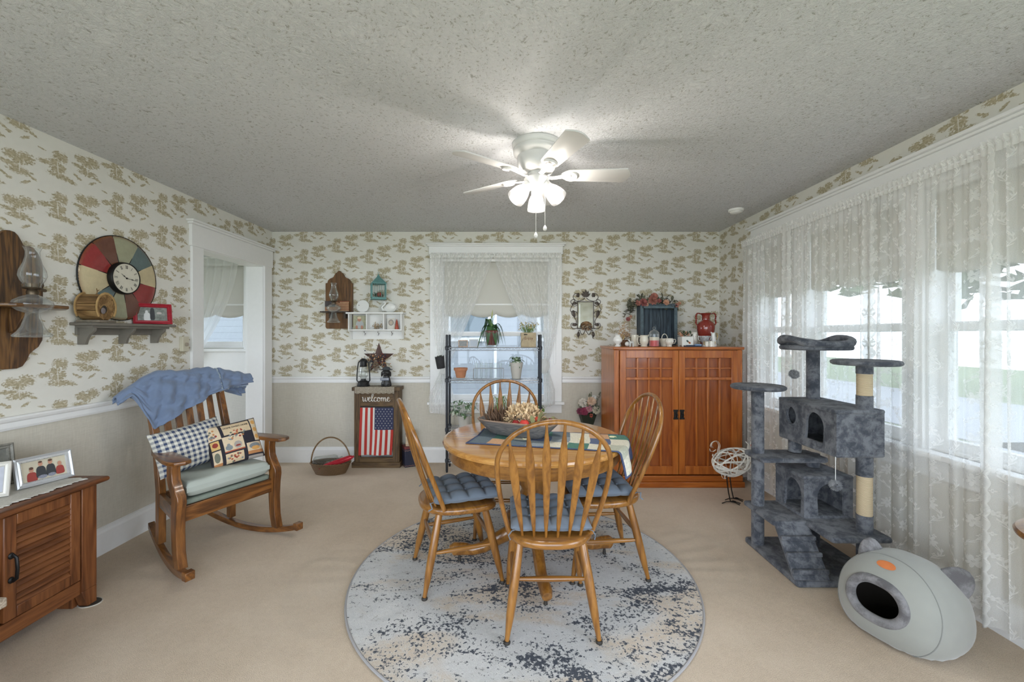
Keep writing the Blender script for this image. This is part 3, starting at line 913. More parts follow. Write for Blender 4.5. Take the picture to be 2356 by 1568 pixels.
def petal(mb, c, d, L, w, curl=.3, up=Vector((0,0,1))):
    d = Vector(d).normalized(); s_ = d.cross(up)
    if s_.length < .1: s_ = d.orthogonal()
    s_.normalize(); n = s_.cross(d); c = Vector(c)
    rows = [(0,.25),(.35,.9),(.7,1),(1,.35)]
    vs = []
    for f, ww in rows:
        p = c+d*(L*f)+n*(curl*L*f*f)
        vs += [p-s_*w*ww+n*w*.35*ww, p, p+s_*w*ww+n*w*.35*ww]
    fs = []
    for i in range(3):
        for j in range(2): fs.append((i*3+j, i*3+j+1, (i+1)*3+j+1, (i+1)*3+j))
    mb.add(vs, fs)
def rvec(zmin=-.2):
    while True:
        v = Vector((random.uniform(-1,1), random.uniform(-1,1), random.uniform(zmin,1)))
        if .1 < v.length < 1: return v.normalized()
hy = thing('dried_hydrangea', 'dried cream hydrangea head lying in the dough bowl', 'dried flower', BM @ Vector((.03,.02,.09)))
mb = MB()
for k in range(560):
    v = rvec(-.1); rr = random.uniform(.55, 1)
    p = Vector((v.x*.12, v.y*.09, v.z*.095))*rr
    for q in range(2): petal(mb, p, (v+rvec(-1)*.8), .021, .0062, random.uniform(-.3,.7))
mb.build('petals', plain('dried_cream_petal', (.70,.54,.34), .8, var=.3, vs=25), hy, ang=180)
pd = thing('dried_seed_pods', 'bunch of dark brown dried seed pods at the left end of the bowl', 'dried plant', BM @ Vector((-.145,.02,.075)))
mb = MB()
for k in range(70):
    p = Vector((random.uniform(-.07,.07), random.uniform(-.06,.06), random.uniform(-.02,.02)))
    d = (Vector((random.uniform(-.6,.3), random.uniform(-.4,.4), 1))).normalized(); L = random.uniform(.05,.10)
    mb.sweep([p, p+d*L*.5+rvec(-1)*.008, p+d*L], [.003,.0055,.001], seg=6)
mb.build('pods', plain('dark_dried_pod', (.13,.075,.045), .8, var=.5, vs=30), pd)
AP = [((.075,-.075,.085), .030, (.55,.05,.04), 'large shiny red apple at the front edge of the dough bowl'),
      ((.015,-.062,.082), .026, (.35,.03,.03), 'dark red apple in the bowl left of the large red one'),
      ((.125,.005,.105), .019, (.65,.10,.06), 'small bright red apple highest on the right of the bowl'),
      ((.105,-.025,.105), .017, (.75,.38,.20), 'small peach coloured apple beside the hydrangea')]
for p, rr, c_, lb in AP:
    a = thing('artificial_apple', lb, 'apple', BM @ Vector(p), 0, 'small fruit in the dough bowl')
    pr = [(0,-.86),(.35,-.95),(.75,-.7),(1,-.1),(.95,.4),(.62,.82),(.25,.86),(0,.68)]
    MB().lathe([(x*rr, z*rr) for x, z in pr], 20).build('fruit', plain('apple_skin_%d' % int(c_[0]*100), c_, .25, var=.25, vs=40), a)
    MB().sweep([(0,0,rr*.6),(0.002,0,rr*1.15)], .0015, seg=6).build('stem', plain('dark_dried_pod', (.13,.075,.045), .8), a)
lf = thing('dried_leaves', 'dull green dried leaves at the right end of the bowl', 'dried plant', BM @ Vector((.16,.0,.08)))
mb = MB()
for k in range(26): petal(mb, (random.uniform(-.06,.06), random.uniform(-.06,.06), random.uniform(-.02,.02)), rvec(0)+Vector((.3,0,0)), random.uniform(.05,.08), .014, random.uniform(-.4,.2))
mb.build('leaves', plain('dried_green_leaf', (.20,.20,.09), .8, var=.4, vs=20), lf, ang=180)
br = thing('dried_berries', 'small dark red berry cluster at the far right end of the bowl', 'dried plant', BM @ Vector((.205,.03,.09)))
mb = MB()
for k in range(40): mb.sph((random.gauss(0,.022), random.gauss(0,.018), random.uniform(-.01,.025)), .006, seg=8, rings=6)
mb.build('berries', plain('dark_red_berry', (.22,.05,.05), .5, var=.4, vs=60), br)
# ================================================================== tall cabinet
CB = ((.25,.060,.009), (.36,.098,.014), (.44,.135,.022))
M_cabz = wood('reddish_cherry_upright', *CB, axis=2, scale=.8, rough=.3, coat=.35, ring=5)
M_cabx = wood('reddish_cherry_across', *CB, axis=0, scale=.8, rough=.3, coat=.35, ring=5)
M_cabp = wood('reddish_cherry_panel', (.17,.038,.008), (.26,.064,.011), (.32,.088,.015), axis=2, scale=.8, rough=.35, coat=.3, ring=5)
CXL, CXR, CYF, CYB, CZT = .951, 2.116, 3.79, 4.32, 1.271
cab = thing('storage_cabinet', 'tall reddish wooden two door cabinet against the back wall', 'cabinet', (CXL, CYF, 0))
w = CXR-CXL; dp = CYB-CYF
MB().box(0, w, .022, dp, .11, CZT-.025).build('body', M_cabz, cab, smooth=False, bevel=.002)
MB().box(-.012, w+.012, -.018, dp+.01, CZT-.025, CZT).build('top', M_cabx, cab, bevel=.006)
MB().box(-.012, w+.012, -.026, dp, 0, .05).box(0, w, -.014, dp, .05, .105).build('plinth', M_cabx, cab, bevel=.006)
for x in (0, w-.045):
    MB().box(x, x+.045, -.0, .03, .11, CZT-.027).build('stile', M_cabz, cab, bevel=.003)
M_blackmetal = plain('blackened_iron', (.025,.024,.023), .45, .7)
for sgn, x0, x1 in ((-1, .050, w/2-.002), (1, w/2+.002, w-.050)):
    dr = thing('door', None, None, (0,0,0)); dr.parent = cab
    z0, z1 = .118, CZT-.032
    f = MB(); sw = .055
    zp1 = z1-.068; zm1 = z1-.255; zp0 = z0+.075; y0, y1 = -.014, .018
    f.box(x0, x0+sw, y0, y1, z0, z1).box(x1-sw, x1, y0, y1, z0, z1)
    f.box(x0+sw, x1-sw, y0, y1, zp1, z1).box(x0+sw, x1-sw, y0, y1, z0, zp0).box(x0+sw, x1-sw, y0, y1, zm1-.012, zm1+.012)
    xs = [x0+sw+(x1-sw-x0-sw)*k/4 for k in range(5)]
    for x in xs[1:4]:
        f.box(x-.009, x+.009, y0+.003, y1, zp0, zm1-.012).box(x-.009, x+.009, y0+.003, y1, zm1+.012, zp1)
    zc = (zm1+zp1)/2
    f.box(x0+sw, x1-sw, y0+.005, y1, zc-.006, zc+.006)
    fo = f.build('door_frame', M_cabz, dr, bevel=.003)
    MB().box(x0+sw-.01, x1-sw+.01, .012, .020, zp0-.01, zp1+.01).build('door_panel', M_cabp, dr, smooth=False)
    hx = (x1-.026) if sgn < 0 else (x0+.026); hz = .66
    h = MB(); h.box(hx-.017, hx+.017, y0-.003, y0, hz-.042, hz+.042)
    for q in (-1, 1): h.box(hx-.022, hx+.022, y0-.004, y0, hz+q*.036-.008, hz+q*.036+.008)
    h.sweep([(hx-.012, y0-.004, hz+.012), (hx-.013, y0-.014, hz), (hx-.008, y0-.016, hz-.02), (hx+.008, y0-.016, hz-.02), (hx+.013, y0-.014, hz), (hx+.012, y0-.004, hz+.012)], .0028, seg=8)
    h.sph((hx, y0-.008, hz+.012), .009, seg=12, rings=8)
    h.build('handle', M_blackmetal, dr)
    dr.name = 'door'
# ================================================================== cat tree
def plush(name, c0, c1):
    t = NT(name)
    a = t.noise(t.co(), 15, 5, .7, .25); b_ = t.noise(t.co(), 420, 2, .7)
    f = t.m('ADD', t.m('MULTIPLY', t.step(a, .38, .62), .8), t.m('MULTIPLY', b_, .22), clamp=True)
    col = t.mix(f, c0, c1)
    return t.done(t.bsdf(col, .95, 0, t.bump(b_, .5, .006), sheen=.15, spec=.1))
M_plush = plush('slate_plush_fabric', (.042,.048,.062), (.18,.188,.205))
M_rope = plain('sisal_rope_wrap', (.62,.50,.34), .9, var=.15, vs=60)
def rope_mat():
    t = NT('wound_sisal_rope'); z = t.xyz(t.co())[2]
    f = t.m('ABSOLUTE', t.m('MULTIPLY_ADD', t.m('FRACT', t.m('MULTIPLY', z, 170)), 2, -1))
    col = t.mix(f, (.66,.55,.38), (.44,.34,.21))
    return t.done(t.bsdf(col, .9, 0, t.bump(f, .6, .003), spec=.1))
M_rope = rope_mat()
ct = thing('cat_tree', 'multi level slate grey plush cat tree in front of the lace curtains', 'cat tree', (1.57, 2.273, 0))
ox, oy = 1.57, 2.273
def rbox(mb, x0, x1, y0, y1, z0, z1, r=.02):
    def o(ins):
        pts = []
        for cx_, cy_, a0 in ((x1-r, y1-r, 0), (x0+r, y1-r, 90), (x0+r, y0+r, 180), (x1-r, y0+r, 270)):
            for k in range(5):
                a = R(a0+90*k/4); pts.append((cx_+(r-ins*.9)*math.cos(a), cy_+(r-ins*.9)*math.sin(a)))
        return pts
    mb.slab(o, z0, z1, min(.012, (z1-z0)*.45))
    return mb
rbox(MB(), 0, .50, 0, .52, 0, .035).build('base', M_plush, ct)
def post(x, y, z0, z1, segs=None, name='post'):
    r = MB(); r.lathe([(.037, z0), (.037, z1)], 28, c=(x-ox, y-oy, 0))
    return r.build(name, M_plush, ct)
post(1.607, 2.70, .03, 1.03)
p_ = post(1.97, 2.315, .03, .30)
pr = MB().lathe([(.0355,.035),(.0355,.21)], 28, c=(1.97-ox, 2.315-oy, 0)); 
# right hand sisal post
for z0, z1, mt in ((.30,.385,0),(.385,.60,1),(.60,.72,0),(.96,1.045,0),(1.045,1.165,1),(1.165,1.215,0)):
    mb = MB().lathe([(.0385 if mt == 0 else .036, z0), (.0385 if mt == 0 else .036, z1)], 28, c=(1.97-ox, 2.315-oy, 0))
    mb.build('sisal_wrap' if mt else 'post_cuff', M_rope if mt else M_plush, ct)
post(1.95, 2.68, .03, .30); post(1.95, 2.68, .52, .62); post(1.84, 2.69, .63, .73); post(1.95, 2.68, .95, 1.30)
# lower platform (L shaped), upper step
mb = MB(); rbox(mb, -.02, .20, .175, .50, .255, .285); rbox(mb, .17, .50, -.03, .50, .2555, .2855)
mb.build('lower_platform', M_plush, ct)
rbox(MB(), -.02, .40, .285, .50, .592, .622, .03).build('middle_platform', M_plush, ct)
# houses with real openings
def house(x0, x1, y0, y1, z0, z1, holes, name):
    """holes: dict side -> list of (a_center, z_bottom/center, half_width, height, kind)"""
    hs = thing(name, None, None); hs.parent = ct
    t = .016; bow = .012
    def panel(o, ax, ay, L, H, hl, nrm):
        """panel with arch/round holes as a ring mesh"""
        mb = MB(); NX = 60; NZ = 40
        def inside(a, z):
            for (ca, cz, hw, hh, kind) in hl:
                if kind == 'round':
                    if ((a-ca)/hw)**2+((z-cz)/hh)**2 < 1: return True
                else:
                    if abs(a-ca) < hw and cz < z < cz+hh-hw: return True
                    if z >= cz+hh-hw and ((a-ca)/hw)**2+((z-(cz+hh-hw))/hw)**2 < 1: return True
            return False
        idx = {}
        def P(i, j, s_):
            k = (i, j, s_)
            if k not in idx:
                a = L*i/NX; z = H*j/NZ
                # snap to hole outline
                for (ca, cz, hw, hh, kind) in hl:
                    cc = cz if kind == 'round' else cz+hh-hw
                    ry = hh if kind == 'round' else hw
                    if kind == 'round' or z >= cc:
                        da, dz = (a-ca)/hw, (z-cc)/ry; q = math.hypot(da, dz)
                        if .8 < q < 1.2: a = ca+da/q*hw; z = cc+dz/q*ry
                    else:
                        if abs(abs(a-ca)-hw) < L/NX*.5 and z > cz-.01: a = ca+hw*(1 if a > ca else -1)
                b_ = bow*math.sin(PI*a/L)*math.sin(PI*z/H)
                pt = o+ax*a+Vector((0,0,z))+nrm*(-b_ if s_ == 0 else -b_-t)
                idx[k] = len(mb.v); mb.v.append(pt)
            return idx[k]
        cells = {}
        for i in range(NX):
            for j in range(NZ):
                if not inside(L*(i+.5)/NX, H*(j+.5)/NZ): cells[(i,j)] = 1
        for (i,j) in cells:
            mb.f.append([P(i,j,0), P(i+1,j,0), P(i+1,j+1,0), P(i,j+1,0)]); mb.m.append(0)
            mb.f.append([P(i,j+1,1), P(i+1,j+1,1), P(i+1,j,1), P(i,j,1)]); mb.m.append(0)
            for di, dj, (e0, e1) in ((1,0,((1,0),(1,1))), (-1,0,((0,1),(0,0))), (0,1,((1,1),(0,1))), (0,-1,((0,0),(1,0)))):
                if (i+di, j+dj) not in cells:
                    a0 = (i+e0[0], j+e0[1]); a1 = (i+e1[0], j+e1[1])
                    mb.f.append([P(*a1,0), P(*a0,0), P(*a0,1), P(*a1,1)]); mb.m.append(0)
        for k in range(0): pass
        return mb
    X0, X1, Y0, Y1 = x0-ox, x1-ox, y0-oy, y1-oy
    panel(Vector((X0, Y1, z0)), Vector((0,-1,0)), None, Y1-Y0, z1-z0, holes.get('left', []), Vector((-1,0,0))).build('side_wall', M_plush, hs)
    panel(Vector((X0, Y0, z0)), Vector((1,0,0)), None, X1-X0, z1-z0, holes.get('front', []), Vector((0,-1,0))).build('front_wall', M_plush, hs)
    MB().box(X1-t, X1, Y0+.01, Y1, z0, z1).build('side_wall', M_plush, hs, bevel=.006)
    MB().box(X0+.01, X1, Y1-t, Y1, z0, z1).build('back_wall', M_plush, hs, bevel=.006)
    rbox(MB(), X0-.006, X1+.006, Y0-.006, Y1+.006, z1-.018, z1+.006, .015).build('roof', M_plush, hs)
    rbox(MB(), X0-.004, X1+.004, Y0-.004, Y1+.004, z0-.006, z0+.016, .015).build('floor_board', M_plush, hs)
    return hs
house(1.781, 2.043, 2.272, 2.755, .716, .966, {'left': [(.105,.155,.042,.055,'round'), (.305,.045,.075,.165,'arch')]}, 'upper_house')
house(1.758, 2.050, 2.489, 2.755, .286, .532, {'left': [(.155,.015,.078,.19,'arch')], 'front': [(.165,.015,.078,.19,'arch')]}, 'lower_house')
# ramp
A_ = Vector((.085, .175, .272)); B_ = Vector((.078, .015, .035))
rp = MB(); dv = (B_-A_)
rp.beam(Vector((.088,.185,.270)), Vector((.078,-.0,.042)), .195, .022, up=(0,-1,.6))
rmp = rp.build('ramp', M_plush, ct, bevel=.006)
for k in range(3):
    c_ = Vector((.088,.185,.270)).lerp(Vector((.078,0,.042)), .28+.29*k)+Vector((0,-.014,.010))
    MB().box(c_.x-.098, c_.x+.098, c_.y-.012, c_.y+.010, c_.z-.012, c_.z+.012).build('ramp_rung', M_plush, rmp, bevel=.006)
# perches
MB().lathe([(0,1.030),(.148,1.030),(.157,1.036),(.160,1.044),(.157,1.052),(.148,1.057),(0,1.058)], 48, c=(1.607-ox, 2.70-oy, 0)).build('perch', M_plush, ct)
MB().lathe([(0,1.213),(.146,1.213),(.155,1.219),(.158,1.227),(.155,1.236),(.146,1.241),(0,1.242)], 48, c=(1.975-ox, 2.315-oy, 0)).build('perch', M_plush, ct)
tb_ = thing('top_bed', None, None); tb_.parent = ct
MB().slab(super_outline(1.95-ox, 2.66-oy, .185, .15, .15, 3.2), 1.285, 1.315, .012).build('bed_base', M_plush, tb_)
N_ = 64; pts = []
for k in range(N_):
    a = 2*PI*k/N_; c_, s_ = math.cos(a), math.sin(a)
    x = .178*abs(c_)**.7*(1 if c_ > 0 else -1); y = .140*abs(s_)**.7*(1 if s_ > 0 else -1)
    pts.append((1.95-ox+x, 2.66-oy+y, 1.326+.030*(abs(c_)**4)-.004*(1-abs(c_))))
MB().sweep(pts, [.024+.004*math.sin(5*k*2*PI/N_) for k in range(N_)], [.024]*N_, side=(0,0,1), closed=True, seg=12).build('bolster', M_plush, tb_)
M_pom = plush('grey_pompom_yarn', (.16,.17,.19), (.34,.35,.36))
for (x, y, z, top) in ((1.815, 2.66, 1.130, 1.29), (1.768, 2.262, .566, .72)):
    s_ = MB().cyl((x-ox, y-oy, z+.02), (x-ox, y-oy, top), .0016, seg=6).build('string', M_white, ct)
    q = MB(); random.seed(7)
    q.sph((x-ox, y-oy, z), .022, seg=16, rings=12)
    for k in range(500):
        v = rvec(-1); p = Vector((x-ox, y-oy, z))
        q.sweep([p+v*.018, p+v*.031+rvec(-1)*.003], [.0016, .0005], seg=4, cap=False)
    q.build('pompom', M_pom, s_, ang=180)
# ================================================================== cat cave bed
M_suede = plain('pale_grey_microsuede', (.29,.295,.265), .9, var=.08, vs=6, sheen=.4, bump=.08, bs=600)
M_fluff = plush('grey_fleece_trim', (.11,.105,.108), (.27,.265,.27))
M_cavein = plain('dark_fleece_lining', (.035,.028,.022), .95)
cc = thing('cat_cave', 'pale grey cat head shaped pet cave on the carpet', 'pet bed', (1.832, 1.945, 0), R(-160-90))
# local: +y is the opening direction, body is a flattened dome
def cave_pt(th, ph, inset=0.0):
    """th: polar angle from the opening axis, ph: azimuth"""
    ax = Vector((0, math.cos(R(12)), math.sin(R(12)))); up = Vector((0, -math.sin(R(12)), math.cos(R(12)))); rt = Vector((1,0,0))
    d = ax*math.cos(th)+(up*math.sin(ph)+rt*math.cos(ph))*math.sin(th)
    # superellipsoid support
    a_, b_, cz = .225-inset, .222-inset, .20-inset*.6
    x, y, z = d
    e = 2.5
    k = (abs(x/a_)**e+abs(y/b_)**e+abs(z/(.208-inset))**e)**(-1/e)
    p = Vector((x*k, y*k, z*k))
    p.z += .148
    if p.z < .012+inset*.3: 
        p.z = .012+inset*.3 - 0
    # pointed crown: slightly narrower towards the top
    f = max(0, p.z-.05)/.3
    p.x *= 1-.20*f**1.8; p.y *= 1-.14*f**1.8
    return p
T0 = .52
def hole_th(ph): return .385+.13*math.cos(ph)**2-.02*math.sin(ph)
NU, NV = 72, 40
mb = MB()
mb.grid(lambda u, v: cave_pt(hole_th(2*PI*u)+(PI-hole_th(2*PI*u))*v, 2*PI*u), NU, NV)
mb.build('shell', M_suede, cc, ang=180)
mb = MB()
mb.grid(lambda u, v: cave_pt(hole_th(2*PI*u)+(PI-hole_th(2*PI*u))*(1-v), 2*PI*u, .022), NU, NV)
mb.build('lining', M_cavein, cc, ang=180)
mb = MB(); pts = [cave_pt(hole_th(2*PI*k/72)-.015, 2*PI*k/72, .008) for k in range(72)]
mb.sweep(pts, .021, .020, side=(0,1,.4), closed=True, seg=14)
q = MB(); q.add(mb.v, mb.f); random.seed(9)
for k in range(0):
    i = random.randrange(len(mb.v)); p = Vector(mb.v[i]); c0 = pts[i//14]
    n = (p-c0).normalized(); n = (n+rvec(-1)*.4).normalized()
    q.sweep([p-n*.004, p+n*random.uniform(.001,.0045)], [.0022,.0008], seg=3, cap=False)
q.build('fleece_rim', M_fluff, cc, ang=180)
for th_ in (1.02, 2.25):
    pts = [cave_pt(th_, 2*PI*k/60, -.0006) for k in range(60)]
    MB().sweep(pts, .0022, seg=6, closed=True).build('seam', plain('seam_piping', (.23,.235,.22), .9), cc)
# seam around the back
_inv = Matrix.Rotation(-R(-160-90), 3, 'Z')
for wp_, wn_, wt_, ww_, wh_ in (((1.772, 2.040, .300), (-.06, .05, 1), (.95, -.30, .02), .056, .112), ((1.965, 1.850, .275), (.72, -.12, .66), (.50, -.42, -.62), .066, .110)):
    p = _inv @ (Vector(wp_)-Vector((1.832, 1.945, 0))); n = (_inv @ Vector(wn_)).normalized(); tdir = (_inv @ Vector(wt_)).normalized()
    e = MB()
    def ear(u, v, p=p, n=n, tdir=tdir, W_=ww_, H_=wh_):
        # u around, v up: rounded triangular pillow
        a = 2*PI*u; f = v; w = W_*(1-f**2.2)**.55; th = .032*(1-f**1.8)**.6
        return p+tdir*(math.cos(a)*w)+n*(H_*f-.022)+n.cross(tdir)*(math.sin(a)*th)
    e.grid(ear, 24, 14); e.build('ear', M_fluff, cc, ang=180)
e = MB(); pc = cave_pt(.20, R(90))
def patch(u, v):
    a = 2*PI*u; th = hole_th(R(90))+.36+.10*math.sin(a)*v; ph = R(90)+.30*math.cos(a)*v*.95
    return cave_pt(th, ph, -.0022)
e.grid(patch, 28, 5); e.build('leather_nose_patch', plain('orange_leather', (.62,.19,.06), .5, var=.15), cc, ang=180)
# ================================================================== lace curtains
def lace_mat(name, seed, dens=.0, pk=.36, tint=(.92,.92,.90)):
    t = NT(name)
    uv = t.mapv(t.co('UV'), sc=(1.35, 1.35, 1)); q = t.xyz(uv); u, v = q[0], q[1]
    net = t.noise(uv, 260, 1, .5)
    # flower cells
    def cellpat(W, H, ou, ov, Rr, petals):
        a = t.m('DIVIDE', t.m('ADD', u, ou), W); c = t.m('FLOOR', a)
        lu = t.m('MULTIPLY', t.m('SUBTRACT', t.m('SUBTRACT', a, c), .5), W)
        b_ = t.m('ADD', t.m('DIVIDE', t.m('ADD', v, ov), H), t.m('MULTIPLY', c, .5)); d_ = t.m('FLOOR', b_)
        lv = t.m('MULTIPLY', t.m('SUBTRACT', t.m('SUBTRACT', b_, d_), .5), H)
        r = t.m('SQRT', t.m('ADD', t.m('MULTIPLY', lu, lu), t.m('MULTIPLY', lv, lv)))
        th = t.m('ARCTAN2', lv, lu)
        pet = t.m('ABSOLUTE', t.m('COSINE', t.m('MULTIPLY', th, petals/2)))
        rim = t.m('SUBTRACT', t.m('MULTIPLY_ADD', pet, Rr*.55, Rr*.45), r)
        fl_ = t.m('MULTIPLY', t.step(rim, -.002, .003), t.step(r, Rr*.16, Rr*.24))
        return fl_, lu, lv
    f1, lu, lv = cellpat(.21, .26, 0, 0, .042, 7)
    f2, _, _ = cellpat(.21, .26, .07, .10, .020, 5)
    f3, _, _ = cellpat(.105, .13, .03, .04, .014, 4)
    # scrolling vine with leaves
    vx = t.m('SUBTRACT', lu, t.m('MULTIPLY', t.m('SINE', t.m('MULTIPLY', v, 24.2)), .055))
    vine = t.step(t.m('ABSOLUTE', vx), .0045, .002)
    lf_ = t.m('MULTIPLY', t.step(t.m('ABSOLUTE', vx), .020, .014), t.step(t.m('SINE', t.m('MULTIPLY_ADD', v, 190, t.m('MULTIPLY', t.m('ABSOLUTE', vx), 220))), .15, .45))
    pat = t.m('MAXIMUM', t.m('MAXIMUM', f1, f2), t.m('MAXIMUM', f3, t.m('MAXIMUM', vine, lf_)))
    pat = t.m('MULTIPLY', pat, .85)
    # trim bands at the hem edges of the cloth (stored in uv z-free attribute: u near whole numbers of metres not used)
    al = t.m('MULTIPLY_ADD', pat, pk, .47+dens)
    al = t.m('ADD', al, t.m('MULTIPLY_ADD', net, .30, -.15), clamp=True)
    tr = t.n('ShaderNodeBsdfTransparent')
    df = t.n('ShaderNodeBsdfDiffuse'); df.inputs[0].default_value = (*tint, 1)
    tl = t.n('ShaderNodeBsdfTranslucent'); tl.inputs[0].default_value = (*tint, 1)
    m1 = t.n('ShaderNodeMixShader'); m1.inputs[0].default_value = .5
    t.l(df.outputs[0], m1.inputs[1]); t.l(tl.outputs[0], m1.inputs[2])
    m2 = t.n('ShaderNodeMixShader'); t.l(al, m2.inputs[0]); t.l(tr.outputs[0], m2.inputs[1]); t.l(m1.outputs[0], m2.inputs[2])
    return t.done(m2.outputs[0])
M_lace = lace_mat('white_floral_lace', 1)
M_lacetrim = lace_mat('lace_scallop_trim', 2, .28)
M_sheer = lace_mat('plain_white_sheer', 3, .05, .0)
M_lace2 = lace_mat('fine_white_lace', 4, .0, .16)
random.seed(21)
def hang(name, label, group, y0, y1, seed, amp=.026, x0=2.205, ztop=2.235, zbot=.055, nf=None, lean=0.0):
    r = thing(name, label, 'curtain', (0,0,0), 0, group)
    rnd = random.Random(seed); L = abs(y1-y0); nf = nf or L*13
    ph = [rnd.uniform(0, 2*PI) for _ in range(4)]
    def off(s_, f):
        a = math.sin(2*PI*nf*s_+ph[0]+1.2*math.sin(2*PI*2.3*s_+ph[1]))
        b_ = math.sin(2*PI*nf*.37*s_+ph[2]); c_ = math.sin(2*PI*nf*2.1*s_+ph[3])
        k = .35+.65*min(1, f*2.5)
        return amp*(.6*a*k+.5*b_*f+.22*c_*(1-f))
    def fn(u, v):
        z = ztop-(ztop-zbot)*v
        y = y0+(y1-y0)*u+lean*v*(u-.5)
        ydis = .012*math.sin(2*PI*nf*u+ph[1])*min(1, v*3)
        return (x0+off(u, v), y+ydis, z+(.008*math.sin(2*PI*nf*u+ph[0]) if v > .999 else 0))
    mb = MB(); nu = int(L*190)
    ulen = L*1.7
    mb.grid(fn, nu, 60, None, uvfn=lambda u, v: (u*ulen+seed*.37, (ztop-zbot)*v))
    mb.build('lace_panel', M_lace, r, ang=180)
    # scalloped side trim and gathered heading
    tr_ = MB()
    for e in (0.0, 1.0):
        sg = 1 if e == 0 else -1
        def tf(u, v, e=e, sg=sg):
            z = ztop-(ztop-zbot)*v
            wd = .045+.006*abs(math.sin(v*110))
            uu = e+sg*u*wd/L
            p = Vector(fn(min(1, max(0, uu)), v))
            return (p.x-.004, p.y-sg*(0), p.z)
        tr_.grid(tf, 3, 260, None, uvfn=lambda u, v: (u*.05, v*2.2))
    tr_.build('scalloped_trim', M_lacetrim, r, ang=180)
    h = MB()
    def hf(u, v):
        a = math.sin(2*PI*nf*2.6*u+ph[2])
        z = ztop+.028-.062*v
        return (x0-.012+.011*a*(1 if v < .35 else .45), y0+(y1-y0)*u, z+(.004*math.sin(2*PI*nf*2.6*u) if v < .1 else 0))
    h.grid(hf, int(L*220), 6, None, uvfn=lambda u, v: (u*ulen*1.5, v*.06))
    h.build('gathered_heading', M_lacetrim, r, ang=180)
    return r
G = 'lace curtain panels on the long window'
hang('lace_curtain', 'lace curtain panel beside the wooden cabinet, farthest from the camera', G, 3.945, 3.30, 3)
hang('lace_curtain', 'lace curtain panel hanging behind the round left perch and top bed of the cat tree', G, 3.325, 2.545, 5)
hang('lace_curtain', 'lace curtain panel right of the cat tree and behind the grey cat cave', G, 2.575, 1.895, 8)
hang('lace_curtain', 'lace curtain panel cut off by the right edge of the photo', G, 1.925, 1.25, 12, amp=.034, x0=2.19)
cr = thing('curtain_rod', 'long white curtain rod carrying the lace panels under the wide window header', 'curtain rod', (2.20, 2.6, 2.225))
MB().cyl((0,-1.4,0), (0,1.345,0), .008, seg=10).build('rod', M_trim, cr)
for y in (1.34, .2, -.9): MB().box(0, .075, y-.01, y+.01, -.02, .02).build('bracket', M_trim, cr)
# roller shades
M_shadecloth = None
def shade_cloth():
    t = NT('cream_roller_shade')
    df = t.n('ShaderNodeBsdfDiffuse'); df.inputs[0].default_value = (.74,.72,.66,1)
    tl = t.n('ShaderNodeBsdfTranslucent'); tl.inputs[0].default_value = (.62,.60,.54,1)
    m1 = t.n('ShaderNodeMixShader'); m1.inputs[0].default_value = .30
    t.l(df.outputs[0], m1.inputs[1]); t.l(tl.outputs[0], m1.inputs[2])
    return t.done(m1.outputs[0])
M_shadecloth = shade_cloth()
def roller(M, x0, x1, ztop, zbot, zslat, label, group=None, scal=.30):
    r = bpy.data.objects.new('roller_shade', None); COL.objects.link(r); r.matrix_world = M
    tag(r, label, 'window shade', group)
    n = max(1, round((x1-x0)/scal))
    def f(u, v):
        x = x0+(x1-x0)*u; sc = abs(math.sin(PI*n*u)); zb = zbot-.035*sc**.8
        return (x, 0, ztop+(zb-ztop)*v)
    MB().grid(f, 80, 12).build('shade_cloth', M_shadecloth, r, solid=.0012)
    MB().cyl((x0-.01,.0,ztop+.012), (x1+.01,.0,ztop+.012), .017, seg=16).build('roller', M_white, r)
    MB().box(x0, x1, -.006, .004, zslat-.009, zslat+.009).build('hem_slat', M_white, r, bevel=.002)
    return r
RG = 'cream shades behind the lace curtains'
for (y0, y1), lb in (((1.42,2.26), 'cream roller shade behind the lace nearest the camera'), ((2.42,3.20), 'cream roller shade behind the lace above the cat tree'), ((3.36,3.78), 'narrow cream roller shade behind the lace beside the cabinet')):
    roller(MRt @ Matrix.Translation((0,.035,0)), -y1, -y0, 2.15, 1.735, 1.86, lb, RG)
roller(MBk @ Matrix.Translation((0,.03,0)), -.715, .42, 2.20, 1.605, 1.712, 'cream scalloped roller shade in the back window', None, .28)
roller(MBk @ Matrix.Translation((0,.03,0)), -3.53, -2.89, 2.14, 1.60, 1.71, 'cream scalloped roller shade in the room beyond the doorway', None, .28)
